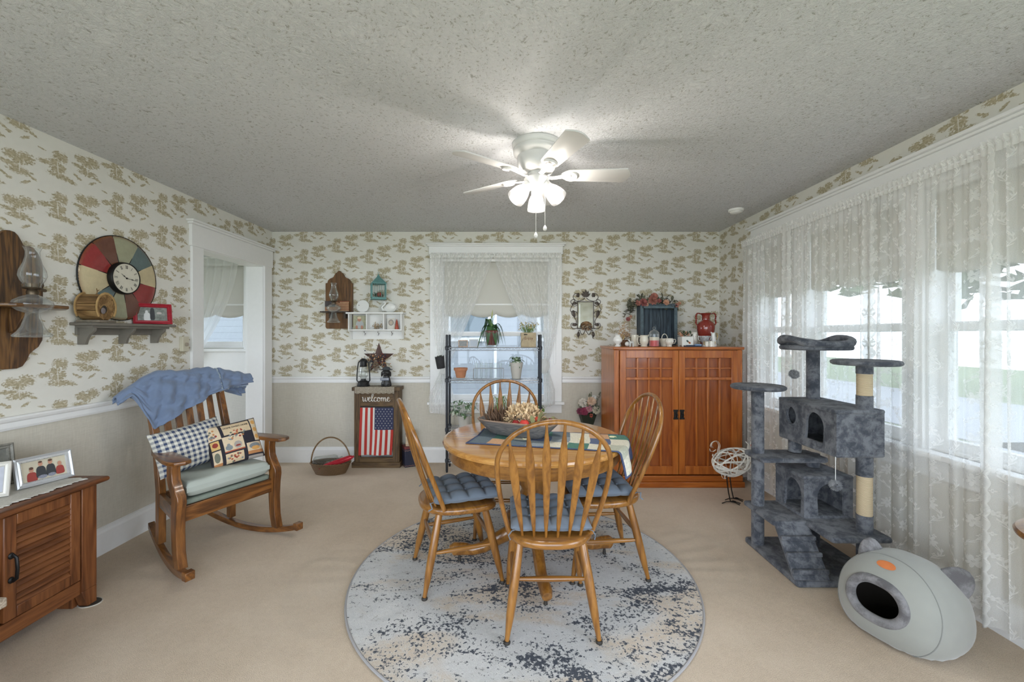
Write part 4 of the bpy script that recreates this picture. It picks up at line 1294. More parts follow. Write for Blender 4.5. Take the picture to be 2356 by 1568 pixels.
# back window tie back curtains
def tied(label, xa, xb, tie, tail, seed, xflip):
    """xa: outer x, xb: inner x at the top; tie=(x, z, halfwidth); tail=(x0, x1, z)"""
    r = thing('tieback_curtain', label, 'curtain', (0,0,0), 0, 'lace curtains of the back window')
    rnd = random.Random(seed); p1, p2 = rnd.uniform(0,6), rnd.uniform(0,6)
    ztop = 2.222; y0 = YB-.085
    def edges(z):
        f = (ztop-z)/(ztop-tie[1])
        if f <= 1:
            o = xa+(tie[0]-xflip*tie[2]-xa)*max(0, f)**3.0
            i = xb+(tie[0]+xflip*tie[2]-xb)*(f**1.15 if f > 0 else 0)
            return o, i
        g = (tie[1]-z)/(tie[1]-tail[2]); s_ = min(1, g*1.6)**.8
        return tie[0]-xflip*tie[2]+(tail[0]-(tie[0]-xflip*tie[2]))*s_, tie[0]+xflip*tie[2]+(tail[1]-(tie[0]+xflip*tie[2]))*s_
    def fn(u, v):
        z = ztop-(ztop-tail[2]+.0)*v
        o, i = edges(z); x = o+(i-o)*u
        w = abs(i-o)
        fold = math.sin(2*PI*9*u+p1+.8*math.sin(5*u+p2))
        dep = .020*(.6+.4*math.sin(2*PI*3.3*u+p2))*fold*(1 if w > .2 else 1.4)
        zz = z+(-.05*u if v > .995 else 0)
        return (x, y0-.012+dep, zz)
    mb = MB(); mb.grid(fn, 150, 90, None, uvfn=lambda u, v: (u*1.5+seed, 1.6*v))
    mb.build('lace_panel', M_lace2, r, ang=180)
    h = MB()
    h.grid(lambda u, v: (xa+(xb-xa)*u, y0-.014+.008*math.sin(2*PI*34*u)*(1 if v < .4 else .4), ztop+.030-.055*v), 170, 6, None, uvfn=lambda u, v: (u*2, v*.05))
    h.build('gathered_heading', M_lacetrim, r, ang=180)
    k = MB()
    if seed == 2:
        k.grid(lambda u, v: (tie[0]+.008*math.sin(3*v)+(.047*math.sin(PI*(.06+.88*v))**.6)*(1+.10*math.sin(6*2*PI*u+7*v))*math.cos(2*PI*u), y0-.03+(.045*math.sin(PI*(.06+.88*v))**.6)*(1+.10*math.sin(6*2*PI*u+7*v))*math.sin(2*PI*u), tie[1]+.085-.16*v), 60, 24)
    else:
        k.lathe([(tie[2]*.9,-.03),(tie[2]*1.15,-.01),(tie[2]*1.15,.01),(tie[2]*.9,.03)], 24, c=(tie[0], y0-.012, tie[1]), sy=.9)
    k.build('knot', M_lacetrim, r)
    return r
K = YB/FPX
def bx(px): return (px-CX)*K*.985
def bz_(py): return EYE-(py-CY)*K*.985
tied('left lace curtain of the back window tied beside the black pail', bx(993), bx(1134), (bx(1021), bz_(852), .030), (bx(988), bx(1045), bz_(946)), 1, 1)
tied('right lace curtain of the back window tied in a knot', bx(1290), bx(1136), (bx(1251), bz_(842), .030), (bx(1276), bx(1250), bz_(928)), 2, -1)
cr = thing('curtain_rod', 'short white rod carrying the tied back lace curtains of the back window', 'curtain rod', (-.146, YB-.09, 2.215))
MB().cyl((-.70,0,0), (.70,0,0), .009, seg=10).build('rod', M_trim, cr)
for x in (-.69, .69): MB().box(x-.01, x+.01, 0, .07, -.02, .02).build('bracket', M_trim, cr)
MB().box(-.59, .585, .055, .062, -.045, -.02).build('valance_bar', M_trim, cr)
# sheer in the next room
r = thing('sheer_curtain', 'white sheer curtain swept aside in the room beyond the doorway', 'curtain', (0,0,0))
def fn(u, v):
    z = 2.20-(2.20-.95)*v
    xa = -3.62; xb = -2.90-(.62)*(v**1.7)
    o = xa+.03*v; x = o+(xb-o)*u
    return (x, YB-.07+.018*math.sin(2*PI*8*u+1)*(1 if u < .95 else .3), z-.04*u*v)
MB().grid(fn, 110, 60, None, uvfn=lambda u, v: (u*1.2, v*1.2)).build('sheer_panel', M_sheer, r, ang=180)
MB().cyl((-3.7,YB-.07,2.205), (-2.85,YB-.07,2.205), .008, seg=10).build('rod', M_trim, r)
pc = thing('pull_cord', 'beaded shade cord loop hanging beside the back window', 'cord', (bx(1277), YB-.03, 0))
MB().sweep([(-.008,0,1.62),(-.012,0,1.2),(-.010,0,1.08),(0,0,1.055),(.012,0,1.08),(.014,0,1.2),(.012,0,1.62)], .0018, seg=6).build('cord', M_trim, pc)
# ================================================================== rocking chair
RK = ((.05,.018,.005), (.135,.050,.012), (.25,.10,.024))
M_rkz = wood('antique_oak_upright', *RK, axis=2, scale=1.1, rough=.32, coat=.35, ring=4)
M_rkx = wood('antique_oak_across', *RK, axis=0, scale=1.1, rough=.32, coat=.35, ring=4)
M_rky = wood('antique_oak_lengthwise', *RK, axis=1, scale=1.1, rough=.32, coat=.35, ring=4)
RC = (-1.936, 2.737, 0); RA = R(-27-90)
rk = thing('rocking_chair', 'antique oak rocking chair with slatted back beside the doorway', 'rocking chair', RC, RA)
# splay: x half width grows towards the front
def hw(y): return .25+.04*(y/.19) if False else .25+.21*y
for s in (1, -1):
    # rocker: curved runner
    pts = []; 
    for k in range(25):
        y = -.44+.82*k/24; z = .018+.20*(y-.03)**2*2.1
        pts.append((s*hw(max(-.44, y)), y, z))
    mb = MB(); n = len(pts); vs = []; 
    for (x, y, z) in pts: vs += [(x-.019,y,z-.018),(x+.019,y,z-.018),(x+.019,y,z+.018),(x-.019,y,z+.018)]
    fs = [(i*4+k, i*4+(k+1)%4, i*4+4+(k+1)%4, i*4+4+k) for i in range(n-1) for k in range(4)]
    fs += [(3,2,1,0), (n*4-4, n*4-3, n*4-2, n*4-1)]
    mb.add(vs, fs)
    x1, y1, z1 = pts[-1]; mb.box(x1-.024, x1+.024, y1-.02, y1+.02, z1-.020, z1+.026)
    mb.build('rocker', M_rky, rk, bevel=.003)
    # front post, crook shape (side profile y, z)
    xf = s*.289
    prof_f = [(.245,.05),(.222,.14),(.215,.26),(.222,.36),(.232,.42),(.228,.455),(.195,.50),(.168,.545),(.162,.60),(.168,.648)]
    prof_b = [(.112,.648),(.108,.60),(.110,.545),(.128,.50),(.152,.455),(.160,.42),(.155,.36),(.155,.26),(.165,.14),(.188,.05)]
    pl = prof_f+prof_b
    Mx = Matrix(((0,1,0,xf-.024),(1,0,0,0),(0,0,1,0),(0,0,0,1)))
    q = MB(); q.prism(pl, .048); vv = [Vector((v.y+xf-.024, v.x, v.z)) for v in q.v]
    mb = MB(); mb.add(vv, [list(reversed(f)) for f in q.f]); mb.build('front_post', M_rkz, rk, bevel=.004)
    # rear post
    xr = s*.212
    side = [(-.165,.07),(-.165,.40),(-.205,.65),(-.330,1.02),(-.350,1.09)]
    back = [(-.390,1.09),(-.372,1.02),(-.250,.65),(-.212,.40),(-.212,.07)]
    q = MB(); q.prism(side+back, .040); vv = [Vector((v.y+xr-.02, v.x, v.z)) for v in q.v]
    mb = MB(); mb.add(vv, [list(reversed(f)) for f in q.f]); mb.build('rear_post', M_rkz, rk, bevel=.004)
    # arm paddle
    def arm_o(ins, s=s):
        o = [(.195,-.235),(.245,-.225),(.290,-.12),(.325,.02),(.352,.14),(.360,.22),(.345,.265),(.300,.290),(.262,.270),(.250,.20),(.235,.05),(.205,-.10)]
        cxm = sum(p[0] for p in o)/len(o); cym = sum(p[1] for p in o)/len(o)
        o = [(cxm+(x-cxm)*(1-ins/.06), cym+(y-cym)*(1-ins/.2)) for x, y in o]
        return [(s*x, y) for x, y in (o if s > 0 else o[::-1])]
    MB().slab(arm_o, .648, .672, .006).build('arm', M_rky, rk, bevel=0)
    # side rail
    MB().beam((s*.288,.17,.345), (s*.214,-.18,.345), .026, .085).build('side_rail', M_rky, rk, bevel=.003)
    MB().beam((s*.250,.0,.0), (s*.250,.0,.0001), .001, .001)
MB().box(-.270, .270, .165, .190, .295, .385).build('front_rail', M_rkx, rk, bevel=.003)
MB().box(-.200, .200, -.20, -.175, .305, .385).build('rear_rail', M_rkx, rk, bevel=.003)
lean = Vector((0, -.158, .44)).normalized()
MB().beam((-.195,-.345,1.05), (.195,-.345,1.05), .024, .10, up=lean).build('crest_rail', M_rkx, rk, bevel=.006)
MB().beam((-.195,-.215,.56), (.195,-.215,.56), .024, .06, up=lean).build('lower_back_rail', M_rkx, rk, bevel=.003)
for x in (-.135,-.0675,0,.0675,.135):
    MB().beam((x,-.218,.56), (x,-.345,1.02), .040, .010, up=(0,1,0)).build('back_slat', M_rkz, rk, bevel=.002)
M_sage = plain('sage_green_pad', (.17,.20,.165), .85, var=.12, vs=40)
M_mint = plain('pale_mint_vinyl', (.37,.405,.365), .45, var=.06, vs=5)
def trap(y): return .258+.21*y*.9
def pad_o(x0f, x0b, yb, yf):
    def f(ins):
        pts = []
        cs = [(x0f, yf), (-x0f, yf), (-x0b, yb), (x0b, yb)]
        r_ = .03
        for i, (x, y) in enumerate(cs):
            sx = 1 if x > 0 else -1; sy = 1 if y == yf else -1
            a0 = {(1,1):0, (-1,1):90, (-1,-1):180, (1,-1):270}[(sx, sy)]
            for k in range(6):
                a = R(a0+90*k/5); pts.append((x-sx*r_+(r_-ins)*math.cos(a), y-sy*r_+(r_-ins)*math.sin(a)))
        return pts
    return f
MB().slab(pad_o(.262,.190,-.17,.190), .386, .418, .015, k=4).build('seat_pad', M_sage, rk)
cu = thing('vinyl_cushion', 'thick pale mint vinyl cushion on the rocking chair seat', 'cushion', (RC[0], RC[1], .42), RA)
def vin(u, v, top):
    x = u*2-1; y = v*2-1
    e = ((1-abs(x)**8)*(1-abs(y)**8))
    wdt = (.255 if y > 0 else .255)-.075*(1-v)*.9
    z = .055+(.055+.008*math.sin(9*u+4*v)*math.sin(7*v+2))*(.22+.78*e**.35) if top else .055-.054*(.3+.7*e**.3)
    return (x*wdt*(1+.02*math.cos(y*3)), -.165+.36*v, z)
mb = MB(); mb.grid(lambda u,v: vin(u,v,True), 48, 40); mb.grid(lambda u,v: vin(1-u,v,False), 48, 40)
mb.grid(lambda u,v: tuple(Vector(vin(u,1.0,True)).lerp(Vector(vin(u,1.0,False)), v)), 48, 3)
mb.grid(lambda u,v: tuple(Vector(vin(1-u,0,True)).lerp(Vector(vin(1-u,0,False)), v)), 48, 3)
mb.grid(lambda u,v: tuple(Vector(vin(1.0,1-u,True)).lerp(Vector(vin(1.0,1-u,False)), v)), 40, 3)
mb.grid(lambda u,v: tuple(Vector(vin(0,u,True)).lerp(Vector(vin(0,u,False)), v)), 40, 3)
mb.build('padding', M_mint, cu, ang=180)
# throw pillows
def pillow_surf(W, H, D):
    def f(u, v, sg):
        x = u*2-1; z = v*2-1
        e = max(0, (1-x*x)*(1-z*z))**.42
        px = x*W/2*(1-.07*(1-abs(z))**1*abs(x)**3*0-.045*(1-z*z)*abs(x)); pz = z*H/2*(1-.05*(1-x*x)*abs(z))
        return Vector((px, sg*D/2*e, pz))
    return f
def gingham():
    t = NT('navy_gingham_cloth'); q = t.xyz(t.co())
    a = t.step(t.m('FRACT', t.m('DIVIDE', q[0], .030)), .50, .52); b_ = t.step(t.m('FRACT', t.m('DIVIDE', q[2], .030)), .50, .52)
    s_ = t.m('ADD', a, b_)
    col = t.mix(t.m('MULTIPLY', s_, .5), (.62,.60,.53), (.05,.068,.125))
    return t.done(t.bsdf(col, .9, 0, t.bump(t.noise(t.co(), 500, 2), .15, .002), spec=.1))
def place_on_rk(px, py, pz): 
    M = Matrix.Translation(Vector(RC)) @ Matrix.Rotation(RA, 4, 'Z'); return M @ Vector((px, py, pz))
pg = thing('throw_pillow', 'navy and cream gingham throw pillow leaning on the rocking chair back', 'pillow', place_on_rk(.105,-.070,.668))
pg.rotation_euler = (R(19), R(7), RA)
S_ = pillow_surf(.395, .28, .17)
mb = MB(); mb.grid(lambda u,v: S_(u,v,1), 40, 30); mb.grid(lambda u,v: S_(1-u,v,-1), 40, 30)
mb.build('pillow_cover', gingham(), pg, ang=180)
pt = thing('tapestry_pillow', 'small black patchwork tapestry pillow lettered HOME SWEET HOME on the rocking chair', 'pillow', place_on_rk(-.105,.035,.652))
pt.rotation_euler = (R(27), R(5), RA-R(10))
W_, H_ = .315, .285
S2 = pillow_surf(W_, H_, .13)
# image right is local -x when seen from the front, so mirror u
rects = [(.02,.62,.24,.97,1),(.30,.68,.83,.95,2),(.86,.40,.98,.97,4),(.03,.40,.18,.60,3),(.24,.30,.62,.64,1),(.24,.27,.62,.30,5),(.66,.16,.98,.37,1),(.66,.10,.98,.17,6),
         (.03,.08,.18,.37,1),(.03,.03,.18,.09,6),(.24,.02,.58,.24,2),(.66,.0,.96,.06,7)]
tm = [plain('tapestry_black', (.022,.02,.028), .95), plain('tapestry_cream', (.60,.48,.33), .95, var=.12), plain('tapestry_tan', (.58,.45,.29), .95, var=.15), plain('tapestry_gold', (.58,.38,.14), .95, var=.15),
      plain('tapestry_beige', (.62,.50,.34), .95, var=.1), plain('tapestry_rust', (.36,.09,.045), .95), plain('tapestry_orange', (.42,.19,.075), .95, var=.2), plain('tapestry_grey', (.33,.30,.27), .95),
      plain('tapestry_blue', (.20,.22,.23), .95, var=.2), plain('tapestry_red', (.25,.04,.03), .95, var=.2), plain('tapestry_green', (.15,.155,.12), .95, var=.15), plain('tapestry_fruit', (.62,.33,.10), .95, var=.2)]
random.seed(31)
dots = []
def blob(cx, cy, rx, ry, m): dots.append((cx, cy, rx, ry, m))
blob(.33,.37,.065,.060,8); blob(.33,.44,.03,.025,8); blob(.50,.40,.075,.085,7); blob(.50,.38,.05,.02,9)
for k in range(26): blob(.52+random.uniform(-.15,.17), .63+random.uniform(-.08,.10), .022, .022, random.choice([9,6,8,8,10,1,5]))
for k in range(18): blob(.41+random.uniform(-.14,.14), .12+random.uniform(-.08,.08), .02, .02, random.choice([9,8,10,10,5]))
for k in range(16): blob(.12+random.uniform(-.07,.05), .78+random.uniform(-.12,.10), .02, .025, random.choice([9,8,10,6]))
blob(.10,.22,.05,.11,10); blob(.105,.51,.05,.055,9); blob(.82,.28,.12,.07,8); blob(.83,.23,.09,.045,11)
for z_ in (.50,.68,.87): blob(.92,z_,.045,.055,11)
for x_ in (.50,.565,.63): blob(x_,.755,.016,.016,5)
def pm(u, v):
    u = 1-u
    for (a, b_, rx, ry, m) in reversed(dots):
        if ((u-a)/rx)**2+((v-b_)/ry)**2 < 1: return m
    r_ = 0
    for (x0, z0, x1, z1, m) in rects:
        if x0 < u < x1 and z0 < v < z1: r_ = m
    return r_
mb = MB(); mb.grid(lambda u,v: S2(u,v,1), 190, 180, pm); mb.mi = 0; mb.grid(lambda u,v: S2(1-u,v,-1), 30, 30)
mb.build('pillow_cover', tm, pt, ang=180)
def on_pillow(p):
    u = 1-(.560+p.x/W_); v = .855+p.y/H_
    q = S2(min(1,max(0,u)), v, 1); return Vector((q.x, q.y+.0012+p.z, q.z))
mb = MB(); text_polys('HOME SWEET HOME', .0165, on_pillow, mb, .0006)
mb.build('lettering', tm[0], pt, smooth=False)
# blue throw blanket
M_denim = plain('periwinkle_blue_cotton', (.15,.20,.305), .95, var=.10, vs=8, sheen=.3, bump=.25, bs=700)
bl_ = thing('throw_blanket', 'periwinkle blue throw blanket draped over the top of the rocking chair', 'blanket', RC, RA)
def blanket(u, v):
    """u: 0 at image left (+x) .. 1 at image right (-x); v: 0 back hem .. 1 front hem"""
    x = .375-.78*u
    over = max(0, abs(x)-.235)
    crest_z = 1.136-.10*max(0,(abs(x)-.16))**1.0-(.10*max(0, x-.20)/.15 if x > .2 else .06*max(0,-x-.22)/.2)
    # front drop as a function of u: long at the left, short at the right
    sm = lambda e0, e1, q_: max(0, min(1, (q_-e0)/(e1-e0)))**2*(3-2*max(0, min(1, (q_-e0)/(e1-e0))))
    drop = .055+.30*sm(.07, .20, u) if u < .24 else .355-.285*((u-.24)/.76)**.95
    backd = .05+.11*sm(.05, .2, u)
    tot = drop+backd
    s = v*tot-backd
    wr = .007*math.sin(26*u+5*math.sin(7*v))*math.sin(9*v+2*u)+.005*math.sin(61*u+11*v)+.004*math.sin(33*u-29*v)+.010*mnoise.noise(Vector((u*9, v*7, 3)))+.006*mnoise.noise(Vector((u*24, v*16, 5)))+.003*abs(mnoise.noise(Vector((u*50, v*26, 9))))
    R_ = .030
    yc = -.360+.0*x; zc = crest_z-R_
    if s < -R_*1.2: 
        y = yc-R_-.02*over-.05*(-s-R_)+wr; z = zc-(-s-R_*1.2)
    elif s < R_*1.2:
        a = PI/2+ (-(s)/(R_*1.2))*PI/2
        y = yc+R_*math.cos(a); z = zc+R_*math.sin(a); z += wr*.6
    else:
        dlt = s-R_*1.2
        y = yc+R_+dlt*.335+wr*1.3+.02*min(1, dlt/.08)*math.sin(15*u)**2; z = zc-dlt*.94
    return (x+.012*math.sin(6*v)*over*8*0, y, z)
mb = MB(); mb.grid(blanket, 170, 110)
mb.build('cloth', M_denim, bl_, solid=.009, ang=180)
def blanket2(u, v):
    p = Vector(blanket(.74+.30*u if .74+.30*u < 1 else 1, v)); ex = max(0, .74+.30*u-1)
    return (p.x-ex*.9, p.y-.012*(1 if v < .4 else -1), p.z+.004+.015*u-.04*ex)
mb = MB(); mb.grid(blanket2, 40, 40); mb.build('folded_layer', M_denim, bl_, solid=.007, ang=180)
fr = MB(); random.seed(8)
for k in range(130):
    u = k/130; p = Vector(blanket(u, 1.0)); 
    if u > .7: fr.sweep([p, p+Vector((random.uniform(-.004,.004), .002, -random.uniform(.004,.010)))], .0008, seg=4)
for k in range(90):
    v = k/90; p = Vector(blanket(.735, v)); fr.sweep([p+Vector((0,.004,.004)), p+Vector((.008+random.uniform(0,.004), .006, random.uniform(-.003,.004)+.004))], .0012, seg=4)
fr.build('frayed_hem', plain('pale_blue_fringe', (.50,.56,.56), .9), bl_)
# ================================================================== console
TVC = ((.06,.019,.006), (.145,.048,.015), (.23,.085,.027))
M_tvz = wood('walnut_stain_upright', *TVC, axis=2, scale=1, rough=.45, coat=.1, ring=4)
M_tvy = wood('walnut_stain_lengthwise', *TVC, axis=1, scale=1, rough=.45, coat=.1, ring=4)
XF = -2.140; YE = 2.165
tv = thing('media_console', 'brown louvred door console against the left wall at the photo edge', 'cabinet', (XL+.02, .70, 0))
def L_(x0, x1, y0, y1, z0, z1, nm, mat, par=tv, bev=.003): 
    return MB().box(x0-(XL+.02), x1-(XL+.02), y0-.70, y1-.70, z0, z1).build(nm, mat, par, bevel=bev)
def top_o(ins): return [(0+ins, -.03+ins), (XF+.028-(XL+.02)-ins, -.03+ins), (XF+.028-(XL+.02)-ins, YE+.04-.70-ins), (0+ins, YE+.04-.70-ins)]
MB().slab(top_o, .612, .640, .012).build('top', M_tvy, tv)
for y0, y1 in ((2.090, YE), (.70, .775)):
    q = MB(); q.box(XF-.05-(XL+.02), XF-(XL+.02), y0-.7, y1-.7, .09, .612); 
    q.add([(XF-.05-(XL+.02), y0-.7+.03, 0), (XF-(XL+.02), y0-.7+.03, 0), (XF-(XL+.02), y1-.7, 0), (XF-.05-(XL+.02), y1-.7, 0), (XF-.05-(XL+.02), y0-.7, .09), (XF-(XL+.02), y0-.7, .09), (XF-(XL+.02), y1-.7, .09), (XF-.05-(XL+.02), y1-.7, .09)], [(0,3,2,1),(4,5,6,7),(0,1,5,4),(1,2,6,5),(2,3,7,6),(3,0,4,7)])
    lg = q.build('leg', M_tvz, tv, bevel=.003)
L_(XL+.03, XF-.06, 2.10, 2.155, .0, .612, 'end_panel', M_tvz); L_(XL+.03, XF-.06, .71, .76, .0, .612, 'end_panel', M_tvz)
L_(XL+.03, XF-.008, .775, 2.090, .080, .150, 'bottom_rail', M_tvy); 
L_(XL+.03, XL+.04, .775, 2.09, .15, .612, 'back_panel', M_tvz)
L_(XL+.04, XF-.02, 1.748, 1.762, .15, .612, 'divider', M_tvz); L_(XL+.04, XF-.03, .775, 1.748, .36, .378, 'shelf', M_tvy)
dd = thing('louvred_door', None, None); dd.parent = tv
q = MB(); y0, y1, z0, z1 = 1.766, 2.084, .156, .604; sw = .048; xo = XL+.02
q.box(XF-.024-xo, XF-xo, y0-.7, y0+sw-.7, z0, z1).box(XF-.024-xo, XF-xo, y1-sw-.7, y1-.7, z0, z1)
q.box(XF-.024-xo, XF-xo, y0+sw-.7, y1-sw-.7, z0, z0+sw).box(XF-.024-xo, XF-xo, y0+sw-.7, y1-sw-.7, z1-sw, z1)
q.build('door_frame', M_tvz, dd, bevel=.004)
q = MB()
nz = 13
for k in range(nz):
    za = z0+sw+(z1-z0-2*sw)*(k+.5)/nz
    q.beam((XF-.014-xo, y0+sw-.7-.005, za), (XF-.014-xo, y1-sw-.7+.005, za), .006, .037, up=(-.85,0,1))
q.build('louvres', M_tvy, dd, bevel=.001)
MB().box(XF-.03-xo, XF-.026-xo, y0+.02-.7, y1-.02-.7, z0+.02, z1-.02).build('backing', M_tvz, dd, smooth=False)
h = MB(); hy_ = y0+.024-.7; hx_ = XF-xo
h.sweep([(hx_, hy_, .43), (hx_+.012, hy_, .435), (hx_+.026, hy_, .425), (hx_+.030, hy_, .38), (hx_+.026, hy_, .335), (hx_+.012, hy_, .325), (hx_, hy_, .33)], .0055, .0075, side=(0,1,0), seg=10)
for z in (.432, .328): h.sph((hx_+.003, hy_, z), .014, sc=(.5,.8,1), seg=12, rings=8)
h.build('handle', M_blackmetal, dd)
gl_ = thing('furniture_glide', 'dark oval slider under the console front leg', 'furniture slider', (XF-.020, 2.150, 0), R(0))
MB().lathe([(0,0),(.048,0),(.050,.003),(.046,.006),(0,.006)], 32, sx=1, sy=.8).build('pad', M_dark, gl_)
MB().lathe([(.0485,.0),(.053,.0),(.053,.004),(.0485,.004)], 32, sx=1, sy=.8).build('rim', plain('pale_felt', (.55,.52,.47), .9), gl_)
lr = thing('lace_runner', 'white lace edged runner along the top of the console', 'table runner', (XF-.20, 1.45, .641))
def lrf(u, v):
    ed = .004*math.sin(v*420)+.006*math.sin(v*97)+.004*math.sin(v*231)
    return (-.155+.325*u+(ed if u > .99 else 0), -.62+1.32*v+(.008*math.sin(u*60) if v > .995 else 0), .0025+.002*math.sin(v*50)*math.sin(u*9))
MB().grid(lrf, 14, 320).build('lace', plain('off_white_lace', (.62,.60,.55), .95, var=.2, vs=150, bump=.5, bs=260), lr, solid=.002, ang=180)
# picture frames
M_silver = plain('brushed_silver', (.62,.63,.64), .35, .55)
M_pearl = plain('pearl_frame', (.70,.68,.63), .35, .2)
def frame(name, label, c, dirv, w, h, bw, mat, tilt, pic, th=.016, depth=None, group=None, cat='picture frame'):
    """stands at point c (bottom centre), width along dirv, faces to the right of dirv"""
    r = thing(name, label, cat, c, 0, group)
    ang = math.atan2(dirv[1], dirv[0])
    r.rotation_euler = (0, 0, ang)
    r2 = Matrix.Rotation(-tilt, 4, 'X')
    q = MB()
    def ring(ins): pass
    prof = [(0, 0), (0, -th), (bw*.25, -th*1.25), (bw*.5, -th*.8), (bw*.8, -th*.95), (bw, -th*.35), (bw, 0)]
    vs = []
    for (i, y) in prof:
        vs += [(-w/2+i, y, i), (w/2-i, y, i), (w/2-i, y, h-i), (-w/2+i, y, h-i)]
    n = len(prof)
    fs = [(a*4+k, a*4+(k+1) % 4, ((a+1) % n)*4+(k+1) % 4, ((a+1) % n)*4+k) for a in range(n) for k in range(4)]
    q.add([r2 @ Vector(v) for v in vs], [list(reversed(f)) for f in fs])
    q.build('frame_border', mat, r, smooth=False)
    MB().box(-w/2+bw*.9, w/2-bw*.9, -th*.3, -.001, bw*.9, h-bw*.9, r2).build('photo', pic[0], r, smooth=False)
    lay = 0
    for (nm, m, shapes) in pic[1]:
        q = MB()
        for (ax_, az_, rx_, rz_) in shapes:
            lay += 1; ex = .55 if 'shirt' in nm or 'suit' in nm or 'gown' in nm else 1.0
            sg_ = lambda q_: 1 if q_ > 0 else -1
            pts = [(ax_*w+rx_*w*abs(math.cos(2*PI*k/24))**ex*sg_(math.cos(2*PI*k/24))*(1-.22*math.sin(2*PI*k/24)*(ex < 1)), az_*h+rz_*h*abs(math.sin(2*PI*k/24))**ex*sg_(math.sin(2*PI*k/24))) for k in range(24)]
            q.add([r2 @ Vector((x, -th*.34-.0003*lay, z)) for x, z in pts], [tuple(range(24))])
        q.build(nm, m, r, smooth=False)
    MB().beam(r2 @ Vector((0, .006, h*.6)), Vector((0, h*.42, .002)), .03, .003, up=(1,0,0)).build('easel_back', M_dark, r)
    return r, r2
skin = plain('photo_skin_tone', (.48,.24,.16), .6); pred = plain('photo_red_shirt', (.30,.045,.035), .6); pblk = plain('photo_black_shirt', (.035,.038,.042), .6)
beach = plain('photo_sand', (.55,.50,.38), .5, var=.1, vs=12)
d_ = Vector((.06,.20)).normalized()
f1, r2 = frame('picture_frame', 'silver beaded frame with a photo of four people in red and black shirts', (-2.302, 2.072, .645), d_, .212, .142, .024, M_silver, R(14),
   (beach, [('photo_shirt_red', pred, [(-.22,.31,.085,.16),(.27,.36,.075,.15)]), ('photo_shirt_black', pblk, [(-.06,.42,.085,.20),(.11,.43,.08,.20)]), ('photo_face', skin, [(-.22,.54,.038,.080),(-.06,.70,.038,.085),(.11,.70,.038,.080),(.27,.58,.036,.078)]),
            *[('photo_dark_hair', plain('photo_dark_hair', (.10,.05,.03), .6), [h_]) for h_ in ((-.22,.60,.036,.045),(-.06,.76,.034,.035),(.11,.76,.038,.040))], ('photo_stripe_trousers', plain('photo_denim', (.22,.23,.28), .6, var=.4, vs=300), [(-.05,.25,.08,.06),(.11,.26,.07,.06)])]))
q = MB()
for k in range(34): 
    for z in (.021, .121): q.sph(r2 @ Vector((-.088+.176*k/33, -.0165, z)), .0022, seg=6, rings=4)
for k in range(18):
    for x in (-.085, .085): q.sph(r2 @ Vector((x, -.0165, .024+.094*k/17)), .0022, seg=6, rings=4)
q.build('bead_border', M_silver, f1)
greyp = plain('photo_pale_grey', (.40,.41,.46), .5, var=.15, vs=20); dkp = plain('photo_dark_scene', (.16,.16,.14), .5, var=.5, vs=20)
frame('picture_frame', 'cream and pearl frame with a pale grey photo, cut off by the photo edge', (-2.345, 1.862, .645), Vector((.25,.20)).normalized(), .15, .155, .022, M_pearl, R(16), (greyp, []))
frame('picture_frame', 'dark framed picture standing behind the silver and pearl frames', (-2.49, 1.95, .645), Vector((.05,.2)).normalized(), .26, .20, .024, plain('antique_grey_frame', (.22,.21,.18), .5, .2, var=.5, vs=60), R(8), (dkp, [('photo_face', skin, [(.05,.42,.06,.10)]), ('photo_dark_shirt', pblk, [(.10,.22,.14,.14)])]))
# coffee table corner
M_rus = wood('bleached_rustic_wood', (.20,.15,.11), (.36,.29,.22), (.50,.43,.34), axis=0, rough=.7, coat=0)
cf = thing('coffee_table', 'rustic bleached wood table whose corner shows at the lower left edge', 'table', (-2.02, 1.10, 0))
MB().box(-.12, .236, -.40, .385, .415, .450).build('top', M_rus, cf, bevel=.006)
MB().box(-.11, .215, -.37, .37, .30, .325).build('shelf', M_rus, cf, bevel=.006)
for x in (-.10, .19):
    for y in (-.36, .33): MB().box(x, x+.035, y, y+.035, 0, .415).build('leg', M_rus, cf, bevel=.004)
# round side table at the right edge
st = thing('round_side_table', 'round varnished wood table edge entering at the right side', 'table', (1.842, 1.235, 0))
MB().lathe([(0,.722),(.215,.722),(.224,.728),(.226,.736),(.220,.745),(.205,.749),(0,.749)], 64).build('tabletop', M_oakx, st)
MB().lathe([(0,0),(.13,0),(.13,.02),(.035,.05),(.03,.3),(.045,.36),(.03,.42),(.03,.66),(.08,.722),(0,.722)], 32).build('pedestal', M_oakz, st)
tr_ = thing('white_tray', 'round white dish on the table at the right edge', 'dish', (1.85, 1.23, .750))
MB().lathe([(0,0),(.12,0),(.15,.006),(.165,.022),(.160,.022),(.145,.012),(.12,.006),(0,.006)], 48).build('dish', plain('glazed_white', (.78,.78,.76), .2, coat=.3), tr_)
